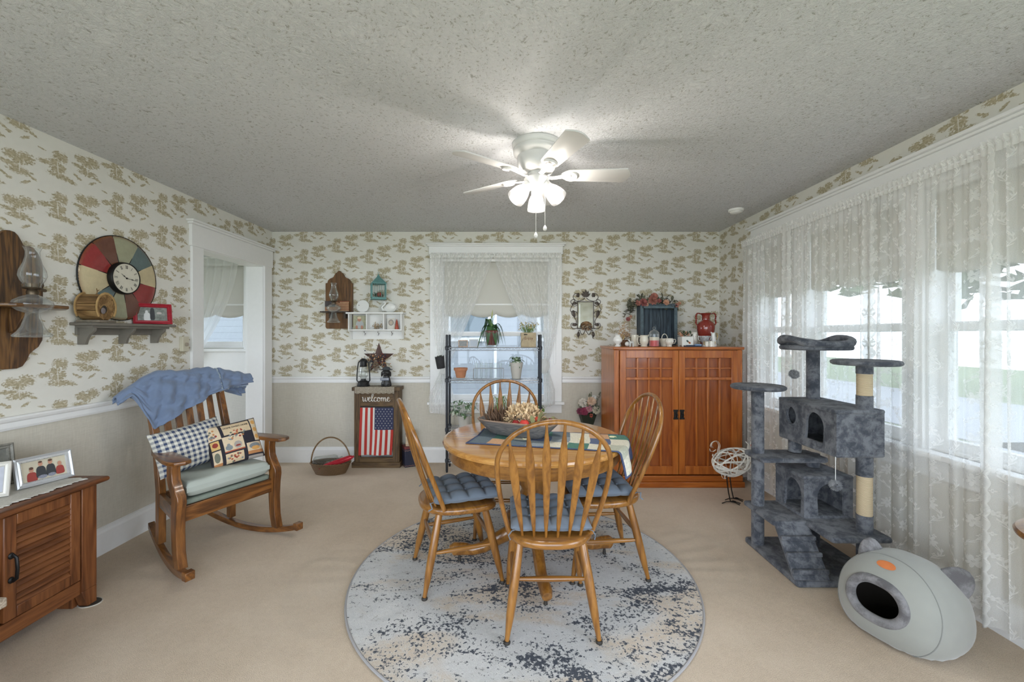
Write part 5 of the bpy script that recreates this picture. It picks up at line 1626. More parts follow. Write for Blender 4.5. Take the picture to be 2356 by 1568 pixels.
# ================================================================== left wall
DK = ((.022,.011,.007), (.080,.036,.013), (.20,.098,.030))
M_pine = wood('dark_stained_pine', *DK, axis=2, scale=.9, rough=.4, coat=.3, knots=True, ring=7)
M_pinex = wood('dark_stained_pine_across', *DK, axis=0, scale=.9, rough=.4, coat=.3, ring=7)
def clear_glass():
    t = NT('clear_lamp_glass')
    tr = t.n('ShaderNodeBsdfTransparent'); tr.inputs[0].default_value = (.93,.95,.94,1)
    gl = t.n('ShaderNodeBsdfGlossy'); gl.inputs['Roughness'].default_value = .04
    lw_ = t.n('ShaderNodeLayerWeight'); lw_.inputs['Blend'].default_value = .35
    df = t.n('ShaderNodeBsdfDiffuse'); df.inputs[0].default_value = (.75,.78,.78,1)
    m0 = t.n('ShaderNodeMixShader'); m0.inputs[0].default_value = .35; t.l(gl.outputs[0], m0.inputs[1]); t.l(df.outputs[0], m0.inputs[2])
    f = t.m('MULTIPLY_ADD', lw_.outputs['Facing'], .75, .05, clamp=True)
    mx = t.n('ShaderNodeMixShader'); t.l(f, mx.inputs[0]); t.l(tr.outputs[0], mx.inputs[1]); t.l(m0.outputs[0], mx.inputs[2])
    return t.done(mx.outputs[0])
M_cg = clear_glass()
M_brass = plain('aged_brass', (.12,.09,.06), .4, .8)
def oil_lamp(label, loc, s=1.0):
    r = thing('oil_lamp', label, 'oil lamp', loc); r.scale = (s, s, s)
    # z = 0 at the foot, 0.43 tall
    b = MB(); b.lathe([(.0,.004),(.066,.0),(.078,.004),(.080,.012),(.062,.030),(.046,.060),(.036,.095),(.030,.120),(.028,.135)], 40, cap=False)
    b.lathe([(.028,.135),(.060,.150),(.080,.170),(.084,.185),(.078,.205),(.050,.225),(.028,.235),(.022,.240)], 40, cap=False); b.build('font_and_foot', M_cg, r, ang=100)
    b = MB(); b.lathe([(.0,.238),(.024,.238),(.026,.255),(.022,.262),(.020,.268),(.042,.272),(.044,.276),(.034,.280),(.034,.300),(.0,.302)], 28)
    for k in range(8):
        a = 2*PI*k/8; b.sweep([(.036*math.cos(a),.036*math.sin(a),.276),(.042*math.cos(a),.042*math.sin(a),.292),(.038*math.cos(a),.038*math.sin(a),.310)], .003, .001, seg=6)
    b.cyl((.04,0,.262), (.068,0,.262), .0018, seg=6); b.lathe([(0,-.003),(.009,-.003),(.009,.003),(0,.003)], 14, M=Matrix.Translation((.068,0,.262)) @ Matrix.Rotation(R(90),4,'Y'))
    b.build('burner', M_brass, r)
    b = MB(); b.lathe([(.034,.280),(.036,.295),(.050,.320),(.058,.345),(.054,.375),(.038,.415),(.030,.450),(.029,.480),(.036,.500),(.040,.506)], 40, cap=False); b.build('chimney', M_cg, r, ang=180)
    return r
# big sconce board (local: x along wall to the right as seen, z up, y into the wall)
def wallM(Y, z, off=0.0): return Matrix(((0,-1,0,XL+off), (1,0,0,Y), (0,0,1,z), (0,0,0,1)))
def wthing(name, label, cat, Y, z, group=None, off=0.0):
    r = bpy.data.objects.new(name, None); COL.objects.link(r); r.matrix_world = wallM(Y, z, off); return tag(r, label, cat, group)
sb = wthing('lamp_sconce_board', 'large scalloped dark pine wall board with shelf at the left photo edge', 'wall shelf', 2.135, 1.53)
half = [(0,.385),(.020,.382),(.035,.368),(.048,.345),(.058,.325),(.072,.317),(.088,.322),(.104,.318),(.124,.296),(.142,.262),(.150,.225),(.152,.10),(.150,.02),(.130,-.02),(.132,-.06),(.150,-.09),(.152,-.14),(.148,-.18),(.130,-.215),(.105,-.235),(.088,-.252),(.075,-.285),(.055,-.315),(.030,-.325),(0,-.325)]
poly = half+[(-x, z) for x, z in half[::-1][1:-1]]
q = MB(); q.prism([(x, z) for x, z in poly], .022, Matrix.Translation((0,-.022,0))); q.build('board', M_pine, sb, bevel=.004)
def shelf_o(ins): return [(-.235+ins,-.024), (.235-ins,-.024), (.225-ins,-.070+ins), (.12-ins,-.195+ins), (.055,-.20+ins), (-.055,-.20+ins), (-.12+ins,-.195+ins), (-.225+ins,-.070+ins)][::-1]
q = MB(); q.slab(shelf_o, -.012, .006, .004, k=2); q.build('shelf', M_pinex, sb)
q = MB(); q.prism([(-.024,-.012),(-.16,-.012),(-.10,-.05),(-.06,-.12),(-.024,-.14)], .02)
qq = MB(); qq.add([Vector((v.y-.01, v.x, v.z)) for v in q.v], [list(reversed(f)) for f in q.f]); qq.build('bracket', M_pine, sb, bevel=.003)
oil_lamp('clear glass oil lamp with tall chimney on the large left sconce board', (XL+.165, 2.109, 1.368), .90)
# wall clock
cl = wthing('wall_clock', 'large round patchwork coloured metal clock with cream roman dial', 'clock', 2.752, 1.752)
cols = {'sage': (.33,.33,.22), 'teal': (.11,.155,.155), 'cream': (.56,.47,.29), 'red': (.27,.035,.035), 'brown': (.14,.06,.04)}
def enam(nm, c, gl=.3):
    t = NT('hammered_%s_enamel' % nm); nz_ = t.noise(t.co(), 26, 4, .65)
    rr = t.n('ShaderNodeVectorMath', operation='LENGTH'); t.l(t.co(), rr.inputs[0])
    edge = t.m('MAXIMUM', t.step(rr.outputs['Value'], .252, .276), t.step(rr.outputs['Value'], .118, .100))
    base = t.mix(nz_, tuple(x*.8 for x in c), tuple(min(1,x*1.25) for x in c))
    col = t.mix(t.m('MULTIPLY', edge, .6), base, (.20,.075,.02))
    return t.done(t.bsdf(col, gl, 0, t.bump(t.noise(t.co(), 55, 3), .35, .004), coat=.2))
names = list(cols); cm = [enam(n_, cols[n_], .22 if n_ in ('red','brown') else .4) for n_ in names]
# sectors in clock degrees (clockwise from 12)
secs = [(-13,27,'sage'),(27,62,'teal'),(62,97,'cream'),(97,140,'red'),(140,171,'brown'),(171,205,'sage'),(205,236,'teal'),(236,280,'cream'),(280,316,'red'),(316,347,'brown')]
RO = .275
q = MB()
for a0, a1, cn in secs:
    q.mi = names.index(cn); n = 14; vs = []; fs = []
    for k in range(n+1):
        a = R(90-(a0+(a1-a0)*k/n))
        for rr in (.085, .16, RO-.02, RO):
            y = -.020 if rr < RO-.001 else -.010
            vs.append((rr*math.cos(a), y, rr*math.sin(a)))
    for k in range(n):
        for j in range(3): fs.append((k*4+j, k*4+j+1, k*4+4+j+1, k*4+4+j))
    q.add(vs, fs)
q.build('colour_ring', cm, cl, ang=180)
FX = Matrix.Rotation(R(90), 4, 'X')
MB().lathe([(0,0),(RO-.002,0),(RO,.004),(RO,.010),(RO-.004,.012),(0,.012)], 96, M=FX).build('back_disc', M_blackmetal, cl)
q = MB()
for a0, a1, cn in secs:
    a = R(90-a0); q.sweep([(.09*math.cos(a),-.021,.09*math.sin(a)), (RO*math.cos(a),-.014,RO*math.sin(a))], .0028, .002, seg=6)
q.sweep([(RO*math.cos(2*PI*k/96),-.010,RO*math.sin(2*PI*k/96)) for k in range(96)], .003, seg=6, closed=True)
q.build('dividers', M_blackmetal, cl)
MB().lathe([(.104,.018),(.106,.030),(.104,.048),(.101,.053),(.096,.053),(.095,.049)], 64, M=FX, cap=False).build('dial_bezel', M_blackmetal, cl)
MB().lathe([(0,.018),(.0955,.018),(.0955,.050),(0,.050)], 64, M=FX).build('dial', plain('cream_dial', (.62,.59,.49), .5, var=.06), cl)
q = MB(); rom = ['XII','I','II','III','IIII','V','VI','VII','VIII','IX','X','XI']
for k, s_ in enumerate(rom):
    a = R(90-30*k); Mx = Matrix.Translation((.074*math.cos(a), -.0512, .074*math.sin(a))) @ Matrix.Rotation(-(PI/2-a) if False else (PI/2-a), 4, 'Y')
    wd = sum({'I':.0045,'V':.009,'X':.009}[c_] for c_ in s_); x = -wd/2
    for c_ in s_:
        w0 = {'I':.0045,'V':.009,'X':.009}[c_]; hh = .011
        if c_ == 'I': q.add(*(lambda m: (m.v, m.f))(MB().box(x+.0015, x+.0032, -.0004, .0004, -hh, hh)), Mx)
        if c_ == 'V':
            q.add(*(lambda m: (m.v, m.f))(MB().beam((x+.001,0,hh), (x+.0045,0,-hh), .0016, .0008, up=(0,1,0)).beam((x+.008,0,hh), (x+.0045,0,-hh), .001, .0008, up=(0,1,0))), Mx)
        if c_ == 'X':
            q.add(*(lambda m: (m.v, m.f))(MB().beam((x+.001,0,hh), (x+.008,0,-hh), .0016, .0008, up=(0,1,0)).beam((x+.008,0,hh), (x+.001,0,-hh), .001, .0008, up=(0,1,0))), Mx)
        x += w0
q.build('roman_numerals', plain('faded_black_ink', (.09,.085,.08), .7), cl, smooth=False)
def hand(ang_, L, w_):
    a = R(90-ang_); d = Vector((math.cos(a), 0, math.sin(a)))
    return MB().sweep([Vector((0,-.0535,0))-d*.006, d*(L*.35)+Vector((0,-.0535,0)), d*(L*.5)+Vector((0,-.0535,0)), d*(L*.62)+Vector((0,-.0535,0)), d*L+Vector((0,-.0535,0))], [w_*.7,w_*.6,w_*1.9,w_*.7,w_*.3], .0008, side=(-d.z,0,d.x), seg=8)
hand(304, .047, .0022).build('hour_hand', M_blackmetal, cl); hand(97, .080, .0018).build('minute_hand', M_blackmetal, cl)
MB().lathe([(0,.036),(.005,.050),(.005,.056),(0,.057)], 16, M=FX).build('hub', M_blackmetal, cl)
# grey shelf with corbels
M_gp = plain('taupe_grey_paint', (.17,.155,.13), .6, var=.15, vs=14)
gs = wthing('wall_shelf', 'taupe grey bracketed wall shelf under the round clock', 'wall shelf', 2.752, 1.430)
hl = .312
def gso(ins): return [(-hl+ins,-.130+ins),(hl-ins,-.130+ins),(hl-ins,0),(-hl+ins,0)]
MB().slab(gso, .006, .024, .006).build('shelf_board', M_gp, gs)
MB().box(-hl+.03, hl-.03, -.105, 0, -.008, .008).build('cornice', M_gp, gs, bevel=.004)
MB().box(-hl+.03, hl-.03, -.014, 0, -.05, -.006).build('back_rail', M_gp, gs, bevel=.002)
for x in (-hl+.045, -.005, hl-.075):
    q = MB(); q.prism([(0,-.006),(-.100,-.006),(-.100,-.022),(-.090,-.034),(-.070,-.050),(-.056,-.074),(-.046,-.108),(0,-.108)], .020)
    z_ = MB(); z_.add([Vector((v.y+x, v.x, v.z)) for v in q.v], [list(reversed(f)) for f in q.f]); z_.build('corbel', M_gp, gs, bevel=.002)
# barrel birdhouse on the shelf
M_bark2 = wood('rough_brown_staves', (.10,.055,.02), (.24,.135,.05), (.38,.24,.10), axis=0, scale=1.2, rough=.8, coat=0, ring=5)
bh = wthing('log_birdhouse', 'small rustic barrel shaped log birdhouse on the left of the grey shelf', 'birdhouse', 2.600, 1.4545, None, .072)
q = MB()
for k in range(11):
    a = R(-152+304*k/10)
    a0 = a-R(14); a1 = a+R(14); rr = .066
    vs = []
    for x in (-.082, .070):
        for r_ in (rr-.010, rr):
            for t_ in (a0, a1): vs.append((x, r_*math.sin(t_-PI*.0), .076+r_*math.cos(t_)))
    q.add(vs, [(0,1,3,2),(4,6,7,5),(0,2,6,4),(1,5,7,3),(2,3,7,6),(0,4,5,1)])
q.build('staves', M_bark2, bh, bevel=.002)
for xx in (.072,-.084):
    q = MB(); q.sweep([(xx, .070*math.cos(R(t_)), .076+.070*math.sin(R(t_))) for t_ in range(-40, 221, 20)], .006, seg=8)
    q.build('bent_twig_hoop', plain('light_bent_twig', (.42,.27,.11), .8, var=.3, vs=30), bh)
MB().lathe([(0,.060),(.060,.060),(.060,.066),(0,.066)], 32, M=Matrix.Translation((0,0,.076)) @ Matrix.Rotation(R(90),4,'Y')).build('front_disc', M_bark2, bh)
MB().lathe([(0,.064),(.019,.064),(.019,.0675),(0,.0675)], 24, M=Matrix.Translation((0,-.01,.066)) @ Matrix.Rotation(R(90),4,'Y')).build('entrance_hole', M_dark, bh)
bh.matrix_world = Matrix.Translation((XL+.068, 2.535, 1.4545)) @ Matrix.Rotation(R(14), 4, 'Z') @ Matrix.Diagonal((.68, 1.22, 1.22, 1))
MB().lathe([(0,-.074),(.060,-.074),(.060,-.080),(0,-.080)][::-1], 32, M=Matrix.Translation((0,0,.076)) @ Matrix.Rotation(R(90),4,'Y')).build('rear_disc', M_bark2, bh)
MB().box(-.085, .085, -.062, .062, 0, .012).build('base_slab', plain('grey_driftwood', (.20,.17,.13), .9, var=.3), bh, bevel=.003)
q = MB(); q.sweep([(0,0,.14),(.004,0,.158),(-.002,0,.170)], .003, seg=6).sweep([(.002,0,.155),(.014,.004,.164)], .002, seg=6).build('twig_handle', M_bark2, bh)
MB().sph((.078,-.028,.058), .016, sc=(.5,1,1)).build('pebble_button', plain('grey_disc', (.20,.17,.17), .7), bh)
rf, r2 = frame('picture_frame', 'crimson framed black and white wedding photo on the right of the grey shelf', (XL+.072, 2.93, 1.455), Vector((.22,.30)).normalized(), .215, .145, .026, plain('crimson_lacquer', (.36,.02,.035), .4, var=.25, vs=50, coat=.3), R(11),
    (plain('photo_mono_grey', (.20,.22,.20), .4, var=.7, vs=35), [('photo_white_gown', plain('photo_white', (.65,.67,.66), .5), [(-.14,.36,.085,.20),(-.15,.58,.035,.09)]), ('photo_dark_suit', pblk, [(-.005,.50,.06,.30)]), ('photo_pale_bouquet', plain('photo_blush', (.50,.46,.44), .5), [(.17,.55,.07,.05)])]))
sw = wthing('wall_thermostat', 'small beige dial control box beside the doorway casing', 'thermostat', 3.285, 1.305)
MB().box(-.032, .032, -.030, 0, -.055, .062).build('cover', plain('almond_plastic', (.58,.54,.42), .5), sw, bevel=.004)
MB().lathe([(0,.030),(.015,.030),(.014,.042),(0,.043)], 24, M=FX).build('dial_knob', plain('taupe_knob', (.33,.28,.22), .4), sw)
# ================================================================== back wall pieces
def bthing(name, label, cat, px, py, group=None, off=0.0, Y=None):
    """origin on the back wall surface; local x right, y into the wall, z up"""
    p = at(px, py, (YB-off) if Y is None else Y)
    r = thing(name, label, cat, p, 0, group); return r
KB = YB/FPX
M_ebon = wood('ebony_stained_shelf', (.02,.015,.012), (.05,.035,.025), (.09,.065,.045), axis=0, rough=.5, coat=.1)
PN = ((.05,.022,.008), (.125,.057,.018), (.19,.092,.030))
M_pin2 = wood('brown_knotty_pine', *PN, axis=2, scale=.9, rough=.45, coat=.2, knots=True, ring=5)
b1 = bthing('lamp_sconce_board', 'small arched brown pine wall board with shelf beside the white cubby shelf', 'wall shelf', 782, 690)
wd = .148
half = [(0,.316),(.014,.312),(.022,.298),(.040,.288),(.052,.270),(.060,.252),(.075,.240),(.098,.232),(.118,.216),(.126,.196),(.128,.184),(.146,.182),(.148,.172),(.148,.05),(.148,-.29),(.140,-.305),(.135,-.310),(0,-.310)]
q = MB(); q.prism(half+[(-x,z) for x,z in half[::-1][1:-1]], .020, Matrix.Translation((0,-.020,0))); q.build('board', M_pin2, b1, bevel=.003)
def so(ins): return [(-.165+ins,-.12+ins),(-.03,-.15+ins),(.03,-.15+ins),(.125-ins,-.12+ins),(.125-ins,-.02),(-.165+ins,-.02)]
MB().slab(so, -.140, -.126, .003, k=2).build('shelf', M_ebon, b1)
MB().box(.075,.095,-.085,-.02,-.20,-.14).box(-.085,-.065,-.085,-.02,-.20,-.14).build('brackets', M_ebon, b1)
oil_lamp('small clear glass oil lamp hanging through the shelf of the arched board', at(768, 742, YB-.135)+Vector((0,0,.0)), .83)
flg = bthing('flag_plaque', 'small faded stars and stripes plaque standing on the arched board shelf', 'plaque', 775.5, 716.5, off=.055)
cream_f = plain('aged_flag_cream', (.47,.33,.18), .8, var=.2); red_f = plain('aged_flag_red', (.26,.075,.045), .8, var=.2); blu_f = plain('aged_flag_blue', (.06,.055,.065), .8, var=.3)
q = MB()
def ff(u,v): return (-.128+.256*u+.0*v, 0-.004*v, .0+.112*v)
q.grid(ff, 52, 26, lambda u,v: (2 if (u<.42 and v>.46) else (1 if int(v*13) % 2 == 0 else 0)))
q.build('flag_face', [cream_f, red_f, blu_f], flg, solid=.006, ang=180)
def star_poly(cx, cz, r, n=5, k=.4): return [(cx+(r if i % 2 == 0 else r*k)*math.sin(PI*i/n), cz+(r if i % 2 == 0 else r*k)*math.cos(PI*i/n)) for i in range(2*n)]
q = MB()
for i in range(7):
    for j in range(4): 
        q.add([(x, -.0085, z) for x, z in star_poly(-.119+.0145*i, .062+.0135*j, .0035)][::-1], [tuple(range(10))])
q.build('stars', cream_f, flg, smooth=False)
# white cubby shelf
wsf = bthing('cubby_shelf', 'white three compartment wall shelf with hooks', 'wall shelf', 870, 750)
W2 = .272; zt_, zb_, zs_ = .128, -.035, -.140
MB().box(-.305,.305,-.125,0,zt_,zt_+.018).build('top_board', M_white, wsf, bevel=.003)
MB().box(-W2,W2,-.105,0,zb_-.014,zb_).build('bottom_board', M_white, wsf, bevel=.002)
q = MB(); q.box(-W2,W2,-.008,0,zs_,zt_); q.build('back_panel', M_white, wsf, smooth=False)
for x in (-W2-.012, -W2/3-.006, W2/3-.006, W2):
    if abs(x) > .2:
        q = MB(); q.prism([(0,zt_),(-.115,zt_),(-.115,zb_-.014),(-.085,zb_-.03),(-.045,zb_-.07),(-.030,zs_),(0,zs_)], .012)
        z2 = MB(); z2.add([Vector((v.y+x, v.x, v.z)) for v in q.v], [list(reversed(f)) for f in q.f]); z2.build('side_panel', M_white, wsf, bevel=.002)
    else: MB().box(x,x+.012,-.108,0,zb_,zt_).build('divider', M_white, wsf, bevel=.002)
for x in (-.135,.012,.158):
    MB().sweep([(x,-.008,-.078),(x,-.03,-.092),(x,-.042,-.105),(x,-.040,-.072),(x+.0,-.05,-.060)], .0042, seg=8).build('hook', plain('brushed_nickel', (.30,.29,.28), .35, .9), wsf)
SH_ = lambda x, z, y=-.06: Vector(wsf.location)+Vector((x, y, z))
def photo_card(label, x, w, h, base, shapes, tilt=.02):
    r = thing('photo_card', label, 'photo', SH_(x, zb_+.001, -.05))
    MB().box(-w/2, w/2, -.002, .001, 0, h).build('card', base, r, smooth=False)
    lay = 0
    for nm, m, ee in shapes:
        q = MB()
        for (cx_, cz_, rx_, rz_) in ee:
            lay += 1
            q.add([(cx_+rx_*math.cos(2*PI*k/18), -.0022-.0004*lay, cz_+rz_*math.sin(2*PI*k/18)) for k in range(18)], [tuple(range(18))])
        q.build(nm, m, r, smooth=False)
paper_w = plain('photo_paper_white', (.68,.66,.60), .6, var=.1)
photo_card('photo of a pale haired child in the left compartment of the cubby shelf', -.185, .135, .148, plain('photo_green_blur', (.40,.40,.28), .6, var=.35, vs=30),
  [('photo_shirt', plain('photo_pale_shirt', (.45,.47,.47), .6), [(.005,.05,.042,.045)]), ('photo_face', skin, [(.0,.105,.020,.024)]), ('photo_hair', plain('photo_pale_hair', (.72,.60,.42), .6), [(.0,.122,.021,.012)]), ('photo_hands', skin, [(-.028,.022,.013,.02),(.028,.022,.013,.02)])])
pfg = thing('dried_posy', 'tiny dried tan posy in the middle compartment of the cubby shelf', 'dried flower', SH_(.005, zb_+.001, -.06))
q = MB(); random.seed(41)
for k in range(110):
    p = Vector((random.gauss(0,.028), random.gauss(0,.012), abs(random.gauss(.025,.022)))); petal(q, p, rvec(-.2), .014, .005, .3)
q.build('petals', plain('tan_dried_petal', (.42,.31,.18), .8, var=.4, vs=60), pfg, ang=180)
photo_card('cream card with a grey oval portrait in the right compartment of the cubby shelf', .155, .080, .118, paper_w, [('photo_oval', plain('photo_oval_grey', (.32,.30,.27), .6, var=.3, vs=60), [(0,.072,.030,.034)]), ('photo_face', plain('photo_sepia', (.50,.43,.34), .6), [(0,.070,.018,.022)])])
tf_ = thing('tiny_tree_figurine', 'tiny red and gold cone tree figurine in the right compartment', 'figurine', SH_(.220, zb_+.001, -.065))
MB().lathe([(0,0),(.020,0),(.021,.02),(.014,.05),(.009,.085),(.002,.108),(0,.109)], 16).build('cone', plain('red_gold_glaze', (.36,.06,.03), .35, var=.6, vs=70), tf_)
MB().lathe([(0,0),(.016,0),(.012,.035),(0,.036)], 12, c=(-.012,.01,.0)).build('gold_skirt', plain('gold_glaze', (.55,.36,.08), .35), tf_)
# plate and swan on top of the cubby shelf
pl = thing('round_plaque', 'small round white plaque leaning on the left top of the cubby shelf', 'plaque', SH_(-.150, zt_+.018, -.045))
MB().lathe([(0,0),(.066,0),(.068,.004),(.066,.008),(0,.009)], 48, M=Matrix.Translation((0,0,.067)) @ Matrix.Rotation(R(82),4,'X')).build('disc', M_white, pl)
MB().sph((-.038,-.012,.078), .004, seg=8, rings=6).build('hanging_hole', M_dark, pl)
sn = thing('swan_planter', 'white ceramic swan on the right top of the cubby shelf', 'figurine', SH_(.115, zt_+.018, -.055))
q = MB()
q.sph((.030,0,.042), .050, sc=(1.35,.75,.85), seg=24, rings=14)
q.build('body', plain('white_glaze', (.78,.78,.75), .3, coat=.2), sn)
MB().sweep([(-.020,0,.030),(-.048,0,.030),(-.058,0,.052),(-.044,0,.072),(-.026,0,.085),(-.020,0,.100),(-.030,0,.112),(-.046,0,.108)], [.020,.016,.012,.010,.010,.011,.012,.004], seg=12).build('neck', plain('white_glaze', (.78,.78,.75), .3), sn)
for s in (-1,1):
    MB().sph((.045,s*.032,.058), .040, sc=(1.3,.25,.95), seg=18, rings=10).build('wing', plain('white_glaze', (.78,.78,.75), .3), sn)
# birdcage
M_teal = plain('distressed_teal_metal', (.13,.29,.28), .6, .1, var=.25, vs=60)
bc = thing('birdcage', 'small teal wire birdcage with pyramid roof hung on the wall above the cubby shelf', 'birdcage', at(870.5, 689, YB-.085)); bc.rotation_euler = (0,0,R(24))
q = MB(); a_ = .070
q.box(-a_-.006,a_+.006,-a_-.006,a_+.006,0,.008).box(-a_,a_,-a_,a_,.008,.022)
for sx in (-1,1):
    for sy in (-1,1): q.beam((sx*a_,sy*a_,.02),(sx*a_,sy*a_,.168),.007,.007,up=(0,1,0))
q.box(-a_-.005,a_+.005,-a_-.005,a_+.005,.164,.172)
q.build('frame', M_teal, bc)
q = MB(); h_ = a_+.006
q.add([(-h_,-h_,.172),(h_,-h_,.172),(h_,h_,.172),(-h_,h_,.172),(-.018,-.018,.238),(.018,-.018,.238),(.018,.018,.238),(-.018,.018,.238),(0,0,.278)], [(0,1,5,4),(1,2,6,5),(2,3,7,6),(3,0,4,7),(4,5,8),(5,6,8),(6,7,8),(7,4,8),(3,2,1,0)])
q.build('roof', M_teal, bc, smooth=False, bevel=.002)
MB().sweep([(.008*math.cos(2*PI*k/16),0,.285+.008*math.sin(2*PI*k/16)) for k in range(16)], .0015, closed=True, seg=6).build('ring', M_teal, bc)
q = MB()
for k in range(1,6):
    t_ = -a_+2*a_*k/6
    for (x,y) in ((t_,-a_),(t_,a_),(-a_,t_),(a_,t_)): q.cyl((x,y,.02),(x,y,.168),.0014,seg=6)
q.build('wires', M_teal, bc)
bi = thing('cage_greenery', 'sprig of dark greenery with a red bird ornament inside the teal birdcage', 'ornament', Vector(bc.location)+Vector((0,0,.023)))
q = MB(); random.seed(17)
for k in range(60): petal(q, (random.uniform(-.045,.045), random.uniform(-.04,.04), random.uniform(0,.04)), rvec(-.1), .022, .005, .3)
q.build('leaves', plain('dark_green_sprig', (.06,.085,.045), .8, var=.4), bi, ang=180)
MB().sph((.012,-.01,.032), .022, sc=(1,.8,1.15), seg=14, rings=10).build('bird_body', plain('red_felt', (.40,.07,.05), .8), bi)
# rusty star with berries
stt = bthing('barn_star', 'rusty metal barn star with pinecones and berries hung under the cubby shelf', 'wall ornament', 872, 822, off=.0)
q = MB(); RR = .170
pts = star_poly(0, -.01, RR, 5, .40)
vs = [(x, -.006, z) for x, z in pts]+[(0,-.042,-.01)]+[(x, 0, z) for x, z in pts]
fs = [((i+1) % 10, i, 10) for i in range(10)]+[(i, (i+1) % 10, (i+1) % 10+11, i+11) for i in range(10)]
q.add(vs, fs); q.build('star_body', plain('rusted_tin', (.10,.055,.045), .6, .3, var=.4, vs=30), stt, smooth=False)
q = MB(); MB()
for k in range(10):
    for j in range(14):
        a = 2*PI*j/14+k*.4; rr = .036*math.sin(PI*(k+.8)/10.8)
        petal(q, (rr*math.cos(a)*.6-.012, -.075+rr*math.sin(a)*.6, -.02-.012*k), (math.cos(a), math.sin(a), -.8), .018, .006, .2)
q.build('pinecone', plain('pinecone_brown', (.34,.26,.19), .8, var=.3, vs=60), stt, ang=180)
q = MB(); tw = MB(); random.seed(19)
for k in range(150):
    p = Vector((random.gauss(0,.065), -.05-random.uniform(0,.04), random.gauss(-.03,.045)))
    q.mi = random.choice([0,0,1,2,3]); q.sph(p, random.uniform(.004,.0085), seg=8, rings=6)
    if k % 2: tw.sweep([Vector((0,-.045,-.04)), p], .0009, seg=4)
q.build('berries', [plain('navy_berry', (.03,.035,.06), .5), plain('cream_berry', (.50,.42,.30), .5), plain('burgundy_berry', (.16,.03,.03), .5), plain('orange_berry', (.48,.22,.08), .5)], stt)
for k in range(60): petal(tw, (random.gauss(-.04,.04), -.04-random.uniform(0,.03), random.gauss(-.06,.03)), rvec(-1), .022, .004, .2)
tw.build('twigs', plain('grey_green_twig', (.13,.12,.08), .9, var=.3), stt, ang=180)
# welcome sign
M_sgz = wood('walnut_stained_sign_upright', (.035,.020,.010), (.085,.048,.020), (.14,.085,.035), axis=2, scale=1, rough=.55, coat=.05, knots=True, ring=6)
M_sgx = wood('walnut_stained_sign_across', (.04,.022,.010), (.095,.054,.022), (.155,.095,.038), axis=0, scale=1, rough=.55, coat=.05, knots=True, ring=6)
YS = 4.34
sg = thing('welcome_sign', 'standing dark wood frame sign lettered welcome with a hanging flag', 'sign', ((866-CX)*YS/FPX, YS, 0))
sw_ = .226
for s in (-1,1):
    MB().box(s*(sw_-.03)-.028, s*(sw_-.03)+.028, .004, .030, .055, .80).build('upright', M_sgz, sg, bevel=.002)
    MB().box(s*sw_-.010, s*sw_+.010, .012, .13, .055, .80).build('side_board', M_sgz, sg, bevel=.002)
MB().box(-.170,.170,.008,.026,.635,.800).build('letter_board', M_sgx, sg, bevel=.002)
MB().box(-.170,.170,.004,.028,.055,.105).build('lower_rail', M_sgx, sg, bevel=.002)
MB().box(-.255,.250,-.012,.135,0,.055).build('base', M_sgx, sg, bevel=.004)
MB().box(-.250,.250,-.020,.135,.800,.838).build('top_board', M_sgz, sg, bevel=.003)
MB().box(-.170,.170,.010,.020,.625,.637).build('hanging_rail', M_blackmetal, sg, bevel=.001)
# cursive lettering, one brush stroke path per letter
Wc = {
 'w': [[(0,.62),(.06,.66),(.10,.40),(.12,.10),(.20,0),(.30,.12),(.36,.45),(.38,.58),(.37,.30),(.42,.06),(.50,0),(.60,.14),(.66,.42),(.64,.62),(.70,.55),(.78,.50)]],
 'e': [[(-.06,.30),(.10,.34),(.26,.44),(.28,.60),(.18,.66),(.08,.50),(.06,.24),(.14,.04),(.28,.02),(.42,.20)]],
 'l': [[(-.04,.18),(.10,.46),(.22,.86),(.24,1.12),(.15,1.18),(.08,.95),(.05,.50),(.08,.12),(.18,0),(.32,.16)]],
 'c': [[(.34,.52),(.26,.64),(.12,.58),(.04,.34),(.06,.10),(.18,0),(.32,.06),(.44,.24)]],
 'o': [[(.30,.60),(.14,.62),(.04,.40),(.06,.12),(.18,0),(.34,.08),(.40,.34),(.32,.58),(.22,.60),(.30,.44),(.52,.48)]],
 'm': [[(-.02,.50),(.06,.62),(.10,.40),(.08,.02),(.12,.36),(.22,.60),(.30,.54),(.32,.30),(.30,.02),(.36,.36),(.46,.60),(.54,.54),(.56,.30),(.56,.06),(.66,.02),(.76,.18)]]}
def spline(p, n=6):
    out = []
    for i in range(len(p)-1):
        p0 = p[max(i-1,0)]; p1 = p[i]; p2 = p[i+1]; p3 = p[min(i+2,len(p)-1)]
        for k in range(n):
            t_ = k/n
            out.append(tuple(.5*((2*p1[j])+(-p0[j]+p2[j])*t_+(2*p0[j]-5*p1[j]+4*p2[j]-p3[j])*t_*t_+(-p0[j]+3*p1[j]-3*p2[j]+p3[j])*t_**3) for j in (0,1)))
    return out+[p[-1]]
q = MB(); x = -.150; sc_ = .066
adv = {'w':.72,'e':.40,'l':.30,'c':.40,'o':.48,'m':.72}
tot = sum(adv[c_] for c_ in 'welcome'); sx_ = .290/tot
for c_ in 'welcome':
    for st_ in Wc[c_]:
        pp = spline(st_)
        pts = [Vector((x+a*sx_, .0065, .688+b_*sc_+.0)) for a, b_ in pp]
        wds = []
        for i in range(len(pp)):
            dz = pp[min(i+1,len(pp)-1)][1]-pp[max(i-1,0)][1]; wds.append(.0034 if dz < -.02 else .0021)
        q.sweep(pts, wds, .0012, side=(1,0,0), seg=6)
    x += adv[c_]*sx_
q.build('welcome_lettering', plain('white_vinyl_lettering', (.75,.73,.68), .6), sg)
